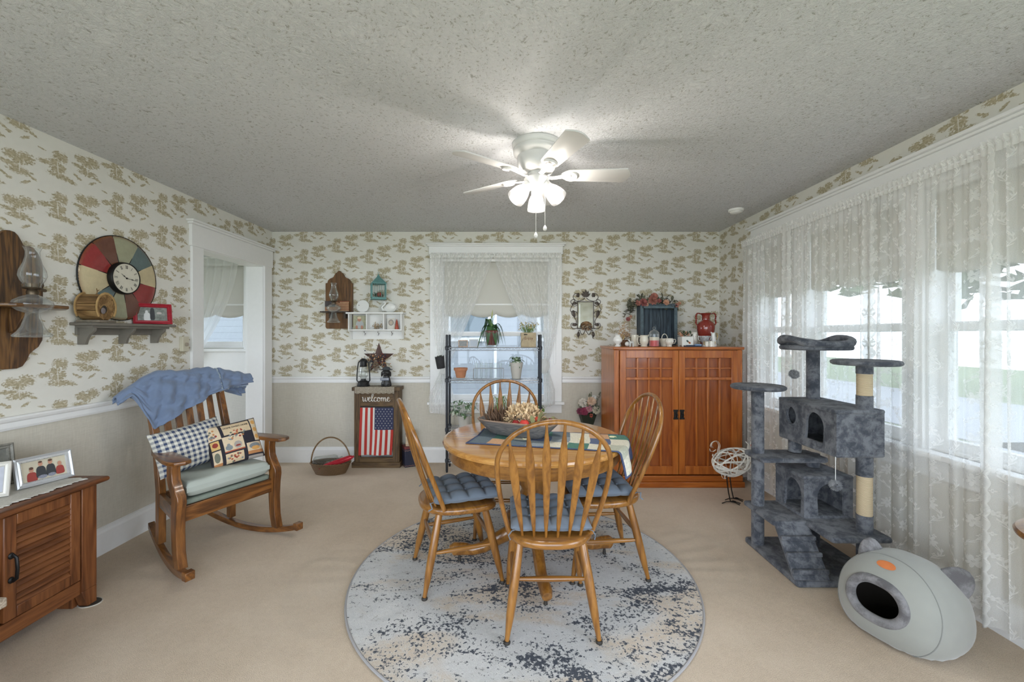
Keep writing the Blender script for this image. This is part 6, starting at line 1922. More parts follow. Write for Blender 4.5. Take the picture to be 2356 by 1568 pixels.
# flag
q = MB()
fr_, fw_, fb_ = plain('flag_red_cloth', (.42,.035,.025), .85), plain('flag_white_cloth', (.62,.60,.55), .85), plain('flag_navy_cloth', (.035,.04,.085), .85)
FX0, FX1, FZ0, FZ1 = -.172, .172, .120, .628
FX0 = (829-866)*YS/FPX; FX1 = (906-866)*YS/FPX; FZ1 = EYE-(937-CY)*YS/FPX; FZ0 = EYE-(1046-CY)*YS/FPX
def flf(u,v):
    z = FZ1+(FZ0-FZ1)*v
    x = FX0+(FX1-FX0)*u-.012*v*(1-.2*u)-.028*max(0,v-.45)**1.5*u
    return (x, -.004-.012*math.sin(u*10+2*v)*v-.008*v, z)
def flm(u,v):
    if u > .43 and v < .46: return 2
    return 0 if int(u*13) % 2 == 0 else 1
q.grid(flf, 78, 60, flm); 
flo = q.build('flag_cloth', [fr_, fw_, fb_], sg, solid=.002, ang=180)
q = MB()
for j in range(9):
    for i in range(6 if j % 2 == 0 else 5):
        u = .475+(i+(0 if j % 2 == 0 else .5))*.095; v = .035+j*.049
        p = Vector(flf(u,v))
        q.add([(p.x+dx, p.y-.0022, p.z+dz) for dx, dz in star_poly(0,0,.0062)][::-1], [tuple(range(10))])
q.build('stars', fw_, flo, smooth=False)
# doily on sign
dl = thing('crochet_doily', 'beige crocheted doily draped over the top of the welcome sign', 'doily', (sg.location.x-.012, YS, .8395))
def dof(u,v):
    x = -.205+.41*u; s = v*.24
    sc2 = .010*abs(math.sin(PI*7.5*u))
    if s < .14: return (x, .115-s, .0015+.001*math.sin(80*u))
    d = s-.14; e = 0 if u > .02 else 0
    return (x, -.0235-.002*math.sin(20*u), .0015-d*.62-(sc2 if v > .99 else 0)-(.03*0))
q = MB(); q.grid(dof, 150, 30)
def crochet():
    t = NT('beige_crochet'); vv = t.voro(t.co(), 150); w = t.step(vv, .28, .52)
    col = t.mix(w, (.46,.41,.33), (.30,.26,.20))
    return t.done(t.bsdf(col, .95, 0, t.bump(vv, .8, .006), spec=.1))
q.build('crochet', crochet(), dl, solid=.003, ang=180)
# lantern
M_blk = plain('black_painted_tin', (.018,.018,.018), .45, .3)
ln = thing('hurricane_lantern', 'black hurricane lantern on the left of the sign top', 'lantern', ((836-CX)*(YS+.045)/FPX, YS+.045, .8425))
q = MB(); q.lathe([(0,0),(.064,0),(.066,.008),(.060,.018),(.058,.040),(.048,.052),(.028,.062),(.026,.075),(0,.076)], 36); q.build('fuel_tank', M_blk, ln)
q = MB(); q.lathe([(.024,.075),(.040,.10),(.046,.13),(.040,.17),(.030,.205)], 32, cap=False); q.build('globe', M_cg, ln)
q = MB(); q.lathe([(0,.204),(.034,.204),(.038,.212),(.034,.22),(.033,.258),(.040,.262),(.040,.268),(.030,.280),(.016,.290),(0,.291)], 32); q.build('hood', M_blk, ln)
for s in (-1,1):
    MB().sweep([(s*.052,0,.045),(s*.068,0,.06),(s*.066,0,.12),(s*.060,0,.19),(s*.052,0,.245),(s*.036,0,.262)], .0065, .005, seg=8).build('side_tube', M_blk, ln)
q = MB()
for z in (.105,.15): q.sweep([(.050*math.cos(2*PI*k/24),.050*math.sin(2*PI*k/24),z) for k in range(24)], .0014, closed=True, seg=6)
q.build('guard_wire', M_blk, ln)
MB().sweep([(-.066,0,.05),(-.060,-.045,.025),(0,-.066,.018),(.060,-.045,.025),(.066,0,.05)], .0016, seg=6).build('bail_handle', M_blk, ln)
# dog figurine
dg = thing('dog_figurine', 'black sitting dog figurine holding a small WELCOME sign on the sign top', 'figurine', ((889-CX)*(YS+.04)/FPX, YS+.04, .8425))
M_dog = plain('black_resin', (.022,.020,.020), .4)
q = MB(); q.lathe([(0,0),(.050,0),(.054,.012),(.050,.04),(.040,.075),(.034,.10),(.030,.12),(0,.13)], 28, sy=.8)
q.build('body', M_dog, dg)
q = MB(); q.sph((0,-.008,.142), .040, sc=(1.1,.95,.88), seg=20, rings=12); q.sph((0,-.046,.130), .022, sc=(1.0,1,.75), seg=14, rings=8); q.build('head', M_dog, dg)
for s in (-1,1):
    MB().sph((s*.044,-.010,.128), .022, sc=(.42,.8,1.3), seg=12, rings=8).build('ear', M_dog, dg)
    MB().sph((s*.030,-.040,.012), .020, sc=(.8,1.4,.6), seg=12, rings=8).build('paw', M_dog, dg)
q = MB(); q.lathe([(.0,.168),(.030,.168),(.060,.170),(.062,.174),(.040,.180),(.034,.196),(.018,.204),(0,.205)], 24, sx=1.05, sy=.9); q.build('grey_cap', plain('charcoal_wool', (.06,.065,.07), .9, bump=.4, bs=300), dg)
MB().box(-.045,.045,-.062,-.056,.066,.094).build('sign_board', plain('slate_blue_board', (.16,.19,.25), .6), dg, bevel=.001)
q = MB(); text_polys('WELCOME', .0165, Matrix.Translation((0,-.0625,.080)) @ Matrix.Rotation(R(90),4,'X'), q, .0006); q.build('lettering', plain('white_vinyl_lettering', (.75,.73,.68), .6), dg, smooth=False)
# basket
M_wick = None
def wicker():
    t = NT('brown_wicker'); q_ = t.xyz(t.co()); th = t.m('ARCTAN2', q_[1], q_[0])
    a = t.m('SINE', t.m('MULTIPLY', th, 26)); z = t.m('SINE', t.m('MULTIPLY', q_[2], 620)); f = t.m('MULTIPLY_ADD', t.m('MULTIPLY', a, z), .5, .5)
    col = t.mix(f, (.085,.042,.018), (.26,.155,.07))
    return t.done(t.bsdf(col, .6, 0, t.bump(f, .9, .008)))
M_wick = wicker()
bk = thing('wicker_basket', 'oval brown wicker basket with a tall hoop handle on the carpet', 'basket', ((761-CX)*4.18/FPX, 4.18, 0))
q = MB(); q.lathe([(0,.004),(.145,.004),(.150,0),(.155,.012),(.178,.055),(.198,.105),(.190,.105),(.170,.055),(.148,.018),(0,.014)], 64, sy=.62); q.build('bowl', M_wick, bk)
q = MB(); q.sweep([(.196*math.cos(2*PI*k/64), .196*.62*math.sin(2*PI*k/64), .108) for k in range(64)], .007, closed=True, seg=8); q.build('rim', M_wick, bk)
q = MB(); q.sweep([(.196*math.cos(R(a)), 0, .10+.255*math.sin(R(a))) for a in range(0,181,6)], .0075, .006, seg=8); q.build('handle', wood('bent_cane', (.10,.055,.02), (.19,.11,.045), (.28,.17,.08), axis=0, rough=.5), bk)
bt = thing('glass_jar', 'large clear glass jar lying on its side in the wicker basket', 'jar', Vector(bk.location)+Vector((-.025,.0,.115))); bt.rotation_euler = (0, R(86), R(6))
q = MB(); q.lathe([(.0,-.135),(.045,-.135),(.058,-.125),(.060,.06),(.050,.085),(.034,.095),(.034,.125),(.038,.128),(.038,.134),(.032,.134)], 36, cap=False); q.build('glass', M_cg, bt)
fo = thing('folding_umbrella', 'shiny red folded umbrella lying across the basket rim', 'umbrella', Vector(bk.location)+Vector((.085,-.075,.125)))
fo.rotation_euler = (0, R(72), R(8))
q = MB(); q.lathe([(0,-.17),(.012,-.165),(.024,-.10),(.028,0),(.026,.12),(.020,.155),(0,.156)], 20); q.build('canopy', plain('red_metallic_foil', (.42,.02,.035), .25, .3, var=.3, vs=30), fo)
q = MB(); q.lathe([(0,.150),(.011,.150),(.011,.175),(0,.176)], 14); q.build('handle', plain('red_metallic_foil', (.42,.02,.035), .25), fo)
# tin boxes
def tin(name, label, c, w, h, cols_, lid, rot):
    r = thing(name, label, 'tin box', c, R(rot))
    MB().box(-w/2,w/2,-w/2,w/2,0,h-.02).build('tin_body', cols_[0], r, bevel=.003)
    MB().box(-w/2-.002,w/2+.002,-w/2-.002,w/2+.002,h-.028,h).build('lid', lid, r, bevel=.004)
    q = MB()
    for s_ in range(4):
        M_ = Matrix.Rotation(R(90*s_),4,'Z')
        for z_ in (.012, h-.045):
            q2 = MB(); q2.sweep([(-w/2+w*k/12, -w/2-.0012, z_+.006*abs(math.sin(PI*k/3))) for k in range(13)], .0018, .0008, seg=6); q.add(q2.v, q2.f, M_)
    q.build('scroll_border', cols_[1], r)
    return r
tin('tin_canister', 'navy blue square tin box with scalloped border on the floor beside the sign', ((942-CX)*4.42/FPX, 4.42, 0), .128, .215, (plain('navy_enamel', (.022,.026,.05), .35, coat=.3), plain('copper_line', (.40,.20,.14), .5)), plain('dark_red_enamel', (.16,.035,.035), .4), 28)
tin('tin_canister', 'cream square tin box with a dark lid stacked on the navy tin', ((944.5-CX)*4.42/FPX, 4.42, .2155), .098, .150, (plain('aged_cream_enamel', (.52,.42,.29), .45, var=.3, vs=20), plain('rust_line', (.36,.17,.08), .5)), plain('speckled_dark_lid', (.06,.06,.08), .5, var=.6, vs=150), 12)
# ================================================================== wire rack with plants
YF_, YBk = 4.19, 4.385
XA, XB_ = -.628, .312
rack = thing('wire_shelf_rack', 'tall black and chrome wire shelving rack in front of the back window', 'shelf rack', (XA, YF_, 0))
M_chrome = plain('chromed_wire', (.42,.44,.47), .3, .7)
M_blkp = plain('black_rack_post', (.035,.038,.045), .45, .4)
for x in (0, XB_-XA):
    for y in (0, YBk-YF_):
        po = MB().lathe([(0,0),(.010,0),(.011,.012),(.0125,.02),(.0125,1.375),(.011,1.382),(0,1.384)], 16, c=(x,y,0)).build('post', M_blkp, rack)
        q = MB()
        for z in (1.250,.925,.430,.120): q.lathe([(.0127,z-.022),(.018,z-.018),(.019,z+.008),(.015,z+.018),(.0127,z+.02)], 16, c=(x,y,0), cap=False)
        q.build('collars', M_blkp, po)
W_r = XB_-XA; D_r = YBk-YF_
for z in (1.250,.925,.430,.120):
    q = MB()
    for y in (0, D_r):
        q.cyl((.012,y,z),(W_r-.012,y,z),.0032,seg=8); q.cyl((.012,y,z-.026),(W_r-.012,y,z-.026),.0026,seg=8)
        n = 28; q.sweep([(.012+(W_r-.024)*k/n, y, z-(.026 if k % 2 else 0)) for k in range(n+1)], .0018, seg=6)
    for x in (0, W_r):
        q.cyl((x,.012,z),(x,D_r-.012,z),.0032,seg=8); q.cyl((x,.012,z-.026),(x,D_r-.012,z-.026),.0026,seg=8)
    for k in range(1,60): q.cyl((W_r*k/60,0,z+.002),(W_r*k/60,D_r,z+.002),.0012,seg=5)
    for k in (1,2): q.cyl((.0,D_r*k/3,z-.002),(W_r,D_r*k/3,z-.002),.002,seg=6)
    q.build('wire_shelf', M_chrome, rack)
def rp_(px, zz, y=.10): # point on a shelf
    Y = YF_+y; return Vector(((px-CX)*Y/FPX, Y, zz))
def leaf(mb, base, az, L, w, rise, droop, n=8, twist=0):
    """arching leaf: starts at base going up/outwards"""
    d = Vector((math.cos(az), math.sin(az), 0)); s_ = Vector((-d.y, d.x, 0)); vs = []; fs = []
    for i in range(n+1):
        f = i/n; r_ = L*f
        p = Vector(base)+d*(L*(f*.75))+Vector((0,0,rise*math.sin(min(1,f*1.15)*PI*.6)-droop*f**2.4))
        ww = w*(math.sin(PI*min(1,.06+f*.94))**.8)
        for k in (-1,0,1): vs.append(p+s_*ww*k+Vector((0,0,-.25*ww*(1-abs(k)))))
    for i in range(n):
        for k in range(2): fs.append((i*3+k, i*3+k+1, i*3+4+k, i*3+3+k))
    mb.add(vs, fs)
M_leaf = plain('deep_green_leaf', (.045,.12,.04), .45, var=.35, vs=15)
M_leafl = plain('light_green_leaf', (.20,.33,.10), .5, var=.35, vs=15)
M_vari = plain('variegated_leaf', (.26,.36,.22), .5, var=.6, vs=45)
def leafmat_v():
    t = NT('white_splashed_leaf'); n_ = t.noise(t.co(), 38, 3, .6)
    return t.done(t.bsdf(t.mix(t.step(n_,.50,.56), (.08,.16,.06), (.62,.66,.56)), .45))
M_vari = leafmat_v()
M_red = plain('oxblood_glaze', (.13,.018,.014), .18, coat=.6)
Z1_, Z2_ = 1.2535, .9285
# peace lily in red pot inside glass
pp_ = rp_(1131, Z1_, .10)
ph = thing('potted_peace_lily', 'drooping dark green plant in an oxblood pot on the top wire shelf', 'potted plant', pp_)
MB().lathe([(0,.022),(.050,.022),(.056,.05),(.070,.16),(.074,.172),(.068,.172),(.062,.15),(0,.15)], 32).build('pot', M_red, ph)
q = MB(); q.lathe([(.0,.002),(.052,.002),(.058,.01),(.078,.07),(.088,.13),(.090,.165)], 48, cap=False)
q.build('glass_holder', M_cg, ph)
q = MB()
for k in range(14): 
    a = 2*PI*k/14; q.sweep([(.055*math.cos(a),.055*math.sin(a),.006),(.079*math.cos(a),.079*math.sin(a),.07),(.090*math.cos(a),.090*math.sin(a),.13),(.091*math.cos(a),.091*math.sin(a),.165)], .0018, seg=6)
q.build('glass_ribs', M_cg, ph)
q = MB(); random.seed(2)
for (a, L, w, ri, dr_) in ((R(175),.19,.030,.15,.30),(R(195),.15,.034,.14,.26),(R(160),.12,.036,.19,.20),(R(14),.20,.022,.17,.30),(R(-12),.16,.030,.12,.24),(R(50),.12,.028,.14,.18),(R(110),.11,.026,.15,.18),(R(-60),.13,.034,.09,.22),(R(-115),.12,.032,.13,.26),(R(205),.22,.024,.09,.28),(R(-30),.12,.030,.08,.20),(R(140),.12,.034,.20,.16),(R(-90),.08,.030,.10,.14)):
    leaf(q, (0,0,.15), a, L, w, ri, dr_)
q.build('leaves', M_leaf, ph, ang=180)
q = MB()
for a,h in ((.3,.30),(1.7,.27),(2.6,.24),(4,.22)): q.sweep([(0,0,.15),(.01*math.cos(a),.01*math.sin(a),.15+h*.35),(.03*math.cos(a),.03*math.sin(a),.15+h*.62)], .0018, seg=6)
q.build('stems', M_leafl, ph)
MB().sweep([(.004,0,.30),(.006,0,.345),(.012,0,.385)], [.0045,.007,.001], seg=8).build('flower_bud', plain('lime_bud', (.42,.45,.18), .6), ph)
# flower tin
fp = thing('printed_flower_pail', 'square tan printed pail lettered Enjoy with yellow wildflowers on the top shelf', 'planter', rp_(1215.5, Z1_, .09))
MB().box(-.076,.076,-.055,.055,.002,.150).build('pail', plain('parchment_printed_tin', (.40,.32,.20), .6, var=.2, vs=25), fp, bevel=.003)
q = MB(); text_polys('Enjoy', .040, Matrix.Translation((.002,-.0562,.092)) @ Matrix.Rotation(R(90),4,'X'), q, .0006); q.build('lettering', plain('brown_ink', (.17,.07,.03), .7), fp, smooth=False)
q = MB(); q.sph((-.036,-.056,.130), .008, sc=(1.6,.4,.8), seg=10, rings=6); q.sph((-.020,-.056,.130), .006, sc=(1.6,.4,.8), seg=10, rings=6)
q.build('bee_motif', M_dark, fp)
q = MB(); q.sweep([(-.076,0,.145),(-.09,-.02,.10),(-.100,-.05,.01)], .0012, seg=5); q.sweep([(-.035,-.05,.125),(-.07,-.06,.06),(-.098,-.055,.008)], .0012, seg=5); q.sweep([(.05*math.cos(R(a))+.01,0,.20+.06*math.sin(R(a))) for a in range(0,181,12)], .0014, seg=5)
q.build('wire_handle', M_blackmetal, fp)
q = MB(); q2 = MB(); random.seed(23)
for k in range(60):
    az = random.uniform(0,2*PI); rr = random.uniform(.02,.105); top = Vector((rr*math.cos(az), rr*.5*math.sin(az), .15+random.uniform(.02,.10)))
    q2.sweep([Vector((top.x*.3, top.y*.3, .14)), top], .0009, seg=4)
    for j in range(6): petal(q, top, rvec(-.3), .013, .004, .2)
q.build('flowers', plain('yellow_cream_petal', (.60,.47,.20), .7, var=.4, vs=60), fp, ang=180)
for k in range(40): petal(q2, (random.gauss(0,.04), random.gauss(0,.02), .15+random.uniform(0,.05)), rvec(0), .035, .004, .3)
q2.build('stems', M_leafl, fp, ang=180)
def rack_frame(px, w, h, label, mat, inner, zz=Z1_, y=.13):
    r = thing('tabletop_frame', label, 'picture frame', rp_(px, zz, y))
    q = MB(); b_ = .010
    q.box(-w/2,w/2,-.005,.005,0,b_).box(-w/2,w/2,-.005,.005,h-b_,h).box(-w/2,-w/2+b_,-.005,.005,b_,h-b_).box(w/2-b_,w/2,-.005,.005,b_,h-b_)
    q.build('frame_border', mat, r, bevel=.001); MB().box(-w/2+b_,w/2-b_,-.002,.002,b_,h-b_).build('photo', inner, r, smooth=False)
rack_frame(1065.5, .098, .074, 'small colourful framed print on the left of the top wire shelf', plain('mosaic_frame', (.50,.36,.27), .6, var=.7, vs=90), plain('photo_grey_scene', (.25,.26,.26), .5, var=.4, vs=60))
rack_frame(1090, .094, .082, 'pale blank framed print between the colourful print and the peace lily', plain('pale_frame', (.62,.63,.64), .5), plain('pale_blue_print', (.42,.47,.53), .4))
# terracotta
tcp = thing('terracotta_pot', 'empty terracotta pot on a saucer on the second wire shelf', 'pot', rp_(1060, Z2_, .11))
MB().lathe([(0,.012),(.046,.012),(.062,.085),(.070,.087),(.072,.112),(.064,.113),(.058,.085),(.042,.02),(0,.02)], 36).build('pot', plain('terracotta', (.46,.20,.10), .8, var=.12), tcp)
MB().lathe([(0,0),(.055,0),(.078,.010),(.075,.014),(.05,.006),(0,.006)], 36).build('saucer', plain('clear_plastic_saucer', (.55,.60,.62), .3), tcp)
# test tube vase rack
tt = thing('test_tube_vase', 'row of clear glass test tubes in a grey rectangular frame on the second wire shelf', 'vase', rp_(1124, Z2_, .07))
M_pew = plain('pewter_frame', (.27,.27,.27), .4, .5)
q = MB(); w_ = .156; h_ = .108
q.box(-w_,w_,-.028,.028,0,.006).box(-w_,-w_+.006,-.028,.028,.006,h_).box(w_-.006,w_,-.028,.028,.006,h_).box(-w_,w_,-.028,-.024,h_,h_+.005).box(-w_,w_,.024,.028,h_,h_+.005)
q.build('stand', M_pew, tt, bevel=.001)
for k in range(6):
    x = -.122+.049*k
    MB().lathe([(.0,.010),(.008,.012),(.0125,.020),(.0125,.165),(.015,.168)], 18, c=(x,0,0), cap=False).build('tube', M_cg, tt)
wp = thing('potted_pothos', 'white flared pot with a white splashed leafy plant on the second wire shelf', 'potted plant', rp_(1188, Z2_, .08))
MB().lathe([(0,.004),(.040,.004),(.044,.006),(.066,.155),(.070,.170),(.065,.170),(.060,.150),(0,.15)], 36).build('pot', plain('cream_planter', (.52,.50,.45), .5), wp)
MB().lathe([(0,0),(.05,0),(.062,.006),(0,.006)], 32).build('saucer', M_pew, wp)
q = MB()
for (a, L, w, ri, dr_) in ((R(180),.12,.024,.05,.05),(R(160),.10,.026,.09,.04),(R(200),.11,.026,.03,.06),(R(20),.13,.022,.06,.05),(R(-10),.10,.026,.07,.12),(R(60),.10,.026,.09,.05),(R(130),.09,.028,.08,.04),(R(-60),.09,.026,.06,.10),(R(-120),.09,.028,.05,.08),(R(0),.08,.026,.10,.09)):
    leaf(q, (0,0,.155), a, L, w, ri, dr_)
q.build('leaves', M_vari, wp, ang=180)
# black pail hanging on the left post
pb = thing('hanging_pail', 'small black pail hanging on the left post of the wire rack', 'pail', rp_(1015, 1.045, -.035)); pb.rotation_euler = (0, R(-8), 0)
MB().lathe([(0,0),(.036,0),(.040,.006),(.046,.118),(.049,.120),(.045,.120),(.038,.01),(0,.008)], 28).build('pail_body', plain('black_chalk_tin', (.02,.02,.022), .7, var=.3, vs=60), pb)
q = MB(); q.sweep([(-.044,0,.115),(-.02,0,.165),(.02,0,.185),(.045,0,.165),(.046,0,.118)], .0012, seg=6); q.build('bail', M_chrome, pb)
q = MB(); random.seed(4)
for k in range(40): petal(q, (random.gauss(0,.018), random.gauss(0,.018), .118), rvec(.2), .016, .004, .2)
q.build('dried_moss', plain('grey_moss', (.12,.13,.11), .9, var=.4), pb, ang=180)
# lower shelf plants
Z3_ = .4335
for (px, lab, n_, sp_, ht, mt, yy, nm, sd_) in ((1068, 'bushy white and green leafed plant low on the left of the wire rack', 46, .19, .15, M_vari, .10, 'potted_ivy', 1), (1150, 'spiky spider plant behind the far dining chair on the wire rack', 34, .20, .20, M_leafl, .11, 'potted_spider_plant', 2), (1225, 'light green trailing plant low on the right of the wire rack', 26, .15, .10, M_leafl, .10, 'potted_trailing_plant', 3)):
    r = thing(nm, lab, 'potted plant', rp_(px, Z3_, yy)); random.seed(sd_)
    MB().lathe([(0,0),(.05,0),(.065,.10),(.070,.12),(.062,.12),(0,.10)], 28).build('pot', plain('cream_planter', (.52,.50,.45), .5), r)
    q = MB()
    for k in range(n_):
        L = random.uniform(.5,1)*sp_; thin = nm == 'potted_spider_plant'
        a = random.uniform(0,2*PI)
        if thin: leaf(q, (0,0,.10), a, L, .006, ht*random.uniform(.7,1.4), .10)
        else:
            b0 = Vector((math.cos(a)*L*.6, math.sin(a)*L*.35, .11+random.uniform(0,ht)))
            leaf(q, b0, a+random.uniform(-1,1), .07, .020, .03, .05, n=5); q.sweep([(0,0,.10), b0], .001, seg=4)
    q.build('leaves', mt, r, ang=180)
# ================================================================== sconce mirror
ms = bthing('iron_mirror_sconce', 'scrolled iron wall sconce with a small mirror, right of the back window', 'wall sconce', 1347, 722)
M_iron = plain('brown_antiqued_iron', (.075,.060,.050), .5, .5, var=.3, vs=40)
x_, z_ = .085, .0
q = MB()
q.box(-.090,-.082,-.012,-.002,-.155,.135).box(.082,.090,-.012,-.002,-.155,.135).box(-.090,.090,-.012,-.002,.128,.136).box(-.095,.095,-.055,-.002,-.160,-.150)
q.build('mirror_surround', M_iron, ms, bevel=.001)
mm = NT('bevelled_mirror'); M_mir = mm.done(mm.bsdf((.74,.76,.75), .06, 1.0))
MB().box(-.082,.082,-.006,-.003,-.150,.128).build('mirror', M_mir, ms, smooth=False)
MB().box(-.064,.064,-.008,-.006,-.135,.110).build('mirror_bevel', M_mir, ms, smooth=False, bevel=.0015)
def scroll(pts, r_=.0042): return MB().sweep([(a,-.010,b_) for a,b_ in spline(pts,6)], r_, .0028, side=(0,1,0), seg=8)
for s in (-1,1):
    for pts in ([(s*.01,.175),(s*.04,.150),(s*.10,.140),(s*.135,.175),(s*.120,.215),(s*.085,.222),(s*.068,.198),(s*.080,.182)],
                [(s*.088,.10),(s*.12,.085),(s*.155,.115),(s*.160,.140),(s*.140,.155),(s*.118,.150),(s*.160,.06),(s*.165,.04),(s*.150,.02)],
                [(s*.088,.0),(s*.100,.02),(s*.140,.035),(s*.150,.0),(s*.120,-.04),(s*.100,-.08),(s*.108,-.12)],
                [(s*.090,-.15),(s*.13,-.16),(s*.158,-.135),(s*.155,-.105),(s*.130,-.100),(s*.115,-.118)],
                [(0,-.155),(s*.01,-.19),(s*.035,-.225),(s*.055,-.20),(s*.065,-.175),(s*.08,-.19),(s*.076,-.25),(s*.082,-.265)]):
        scroll(pts).build('scroll', M_iron, ms)
    for (a, b_, L, rt) in ((.085,.205,.05,-60),(.120,.115,.055,170),(.128,.0,.085,80),(.120,-.115,.055,170),(.080,-.22,.06,95)):
        q = MB(); d = Vector((math.cos(R(rt)), 0, math.sin(R(rt))))
        n = 8; q.sweep([Vector((a,-.014,b_))+d*(L*(k/n-.5))+Vector((0,-.008*math.sin(PI*k/n),0)) for k in range(n+1)], [.002+.014*math.sin(PI*k/n)**.8 for k in range(n+1)], [.002]*(n+1), side=(-d.z,0,d.x), seg=8)
        qq = MB(); qq.add([Vector((v.x*s, v.y, v.z)) for v in q.v], q.f if s > 0 else [list(reversed(f)) for f in q.f]); qq.build('iron_leaf', M_iron, ms)
q = MB()
for k in range(5):
    a = R(90+(k-2)*27); d = Vector((math.cos(a),0,math.sin(a))); n = 6
    q.sweep([Vector((0,-.014,.185))+d*(.082*(1-.12*abs(k-2))*j/n) for j in range(n+1)], [.004,.010,.014,.013,.010,.006,.001], [.003]*7, side=(-d.z,0,d.x), seg=8)
q.build('leaf_finial', M_iron, ms)
dfl = thing('dried_flower_cluster', 'tan dried flower cluster on the iron mirror sconce ledge', 'dried flower', Vector(ms.location)+Vector((.005,-.045,-.135)))
q = MB(); random.seed(6)
for k in range(260):
    v = rvec(-.6); petal(q, (v.x*.050, v.y*.025, v.z*.040), v+rvec(-1)*.7, .016, .007, .3)
q.build('petals', plain('tan_rose_petal', (.38,.23,.12), .8, var=.35, vs=50), dfl, ang=180)
# wall basket of flowers beside cabinet
wb_ = bthing('wall_flower_pocket', 'dark green metal wall pocket of pink and cream flowers left of the cabinet', 'flower arrangement', 1351, 975, off=.0)
q = MB(); q.add([(-.105,-.02,.135),(.09,-.02,.135),(.075,-.13,.12),(-.085,-.13,.12),(-.05,-.01,-.04),(.05,-.01,-.04),(.04,-.06,-.04),(-.04,-.06,-.04)], [(0,1,5,4),(1,2,6,5),(2,3,7,6),(3,0,4,7),(4,5,6,7)]); q.build('pocket', plain('dark_green_tin', (.045,.06,.045), .5, .3), wb_, bevel=.003)
def flower(mb, c, r, nrm, n=5, layers=3):
    nrm = Vector(nrm).normalized(); t0 = nrm.orthogonal().normalized(); t1 = nrm.cross(t0)
    for l_ in range(layers):
        op = .35+.55*(l_/max(1,layers-1)); k0 = random.uniform(0,6)
        for k in range(n+l_):
            a = k0+2*PI*k/(n+l_); d = (t0*math.cos(a)+t1*math.sin(a))*op+nrm*(1-op*.8)
            petal(mb, Vector(c), d, r*(.50+.42*op), r*.36, -.25, up=nrm)
random.seed(12)
fl_specs = [('pink_rose', (.0,-.10,.185), .036, (.60,.26,.30)), ('magenta_rose', (-.050,-.10,.155), .042, (.30,.05,.10)), ('plum_rose', (-.090,-.09,.155), .036, (.20,.045,.08)), ('cream_rose', (.030,-.10,.265), .045, (.68,.50,.36)), ('white_lily', (-.060,-.09,.245), .045, (.68,.64,.56)), ('white_rosebud', (.055,-.09,.300), .026, (.70,.70,.66)), ('cream_daisy', (.075,-.10,.170), .042, (.66,.60,.46)), ('coral_bud', (.020,-.12,.115), .018, (.55,.12,.08)), ('peach_bud', (-.020,-.10,.235), .022, (.55,.25,.15))]
for nm, c_, r_, col_ in fl_specs:
    q = MB(); flower(q, c_, r_*1.25, (c_[0]*2, -1, .35), 6, 4); q.build(nm, plain(nm+'_petal', col_, .75, var=.25, vs=40), wb_, ang=180)
q = MB()
for k in range(90):
    a = random.uniform(0,2*PI); p = Vector((.10*math.cos(a)*random.random()**.5, -.08-random.uniform(0,.04), .19+.10*math.sin(a)*random.random()**.5)); petal(q, p, rvec(-1), .032, .009, .3)
for k in range(26):
    f = k/26; p = Vector((.05+.085*f, -.09, .20+.155*f)); petal(q, p, Vector((random.choice([-1,1]), -.4, .6)), .022, .007, .3)
for k in range(12): petal(q, (.02+random.gauss(0,.012), -.09, .28+.06*k/12), (random.uniform(-1,1),-.3,1), .03, .006, .2)
q.build('sprigs', plain('grey_green_leaf', (.14,.17,.10), .8, var=.4), wb_, ang=180)
q = MB()
for k in range(60): q.sph((random.gauss(.035,.035), -.12+random.uniform(-.01,.02), random.gauss(.19,.03)), .005, seg=6, rings=5)
q.build('filler_buds', plain('mauve_grey_bud', (.32,.28,.26), .7, var=.5, vs=100), wb_)
# ================================================================== on and over the cabinet
M_blu = wood('distressed_blue_paint', (.018,.022,.028), (.045,.065,.085), (.10,.14,.17), axis=2, scale=1.1, rough=.6, coat=0, ring=5)
sbx = bthing('shadow_box', 'distressed dark blue wooden shadow box on the wall above the cabinet', 'shadow box', 1505.5, 760)
hw_, zt2, zb2 = .184, .262, -.145; dpp = .135
for s in (-1,1): MB().box(s*hw_-.009, s*hw_+.009, -dpp, 0, zb2, zt2).build('side_panel', M_blu, sbx, bevel=.003)
MB().box(-hw_-.012,hw_+.012,-dpp-.004,0,zt2,zt2+.018).build('top_panel', M_blu, sbx, bevel=.004)
for k in range(3): MB().box(-hw_+.009+(2*hw_-.018)*k/3+.001, -hw_+.009+(2*hw_-.018)*(k+1)/3-.001, -.016, -.004, zb2, zt2).build('back_plank', M_blu, sbx, bevel=.002)
MB().box(-hw_,hw_,-dpp,0,zb2-.014,zb2).build('bottom_panel', M_blu, sbx, bevel=.003)
M_blw = plain('worn_slate_blue_paint', (.09,.13,.15), .6, var=.35, vs=40)
for s in (-1,1): MB().box(s*(hw_-.006)-.017, s*(hw_-.006)+.017, -dpp-.006, -dpp, zb2, zt2).build('face_strip', M_blw, sbx, bevel=.002)
MB().box(-hw_+.011,hw_-.011,-dpp-.006,-dpp,zt2-.03,zt2).build('face_strip', M_blw, sbx, bevel=.002)
gr = thing('rose_garland', 'dusty pink rose garland with grey green leaves draped over the blue shadow box', 'garland', Vector(sbx.location)+Vector((0,-.09,zt2+.02)))
def gpos(px, py): p = at(px, py, YB-.095); return p-Vector(gr.location)
random.seed(14)
path = [(1447,722),(1450,706),(1462,698),(1478,692),(1500,688),(1522,690),(1540,694),(1556,704)]
lfs = MB()
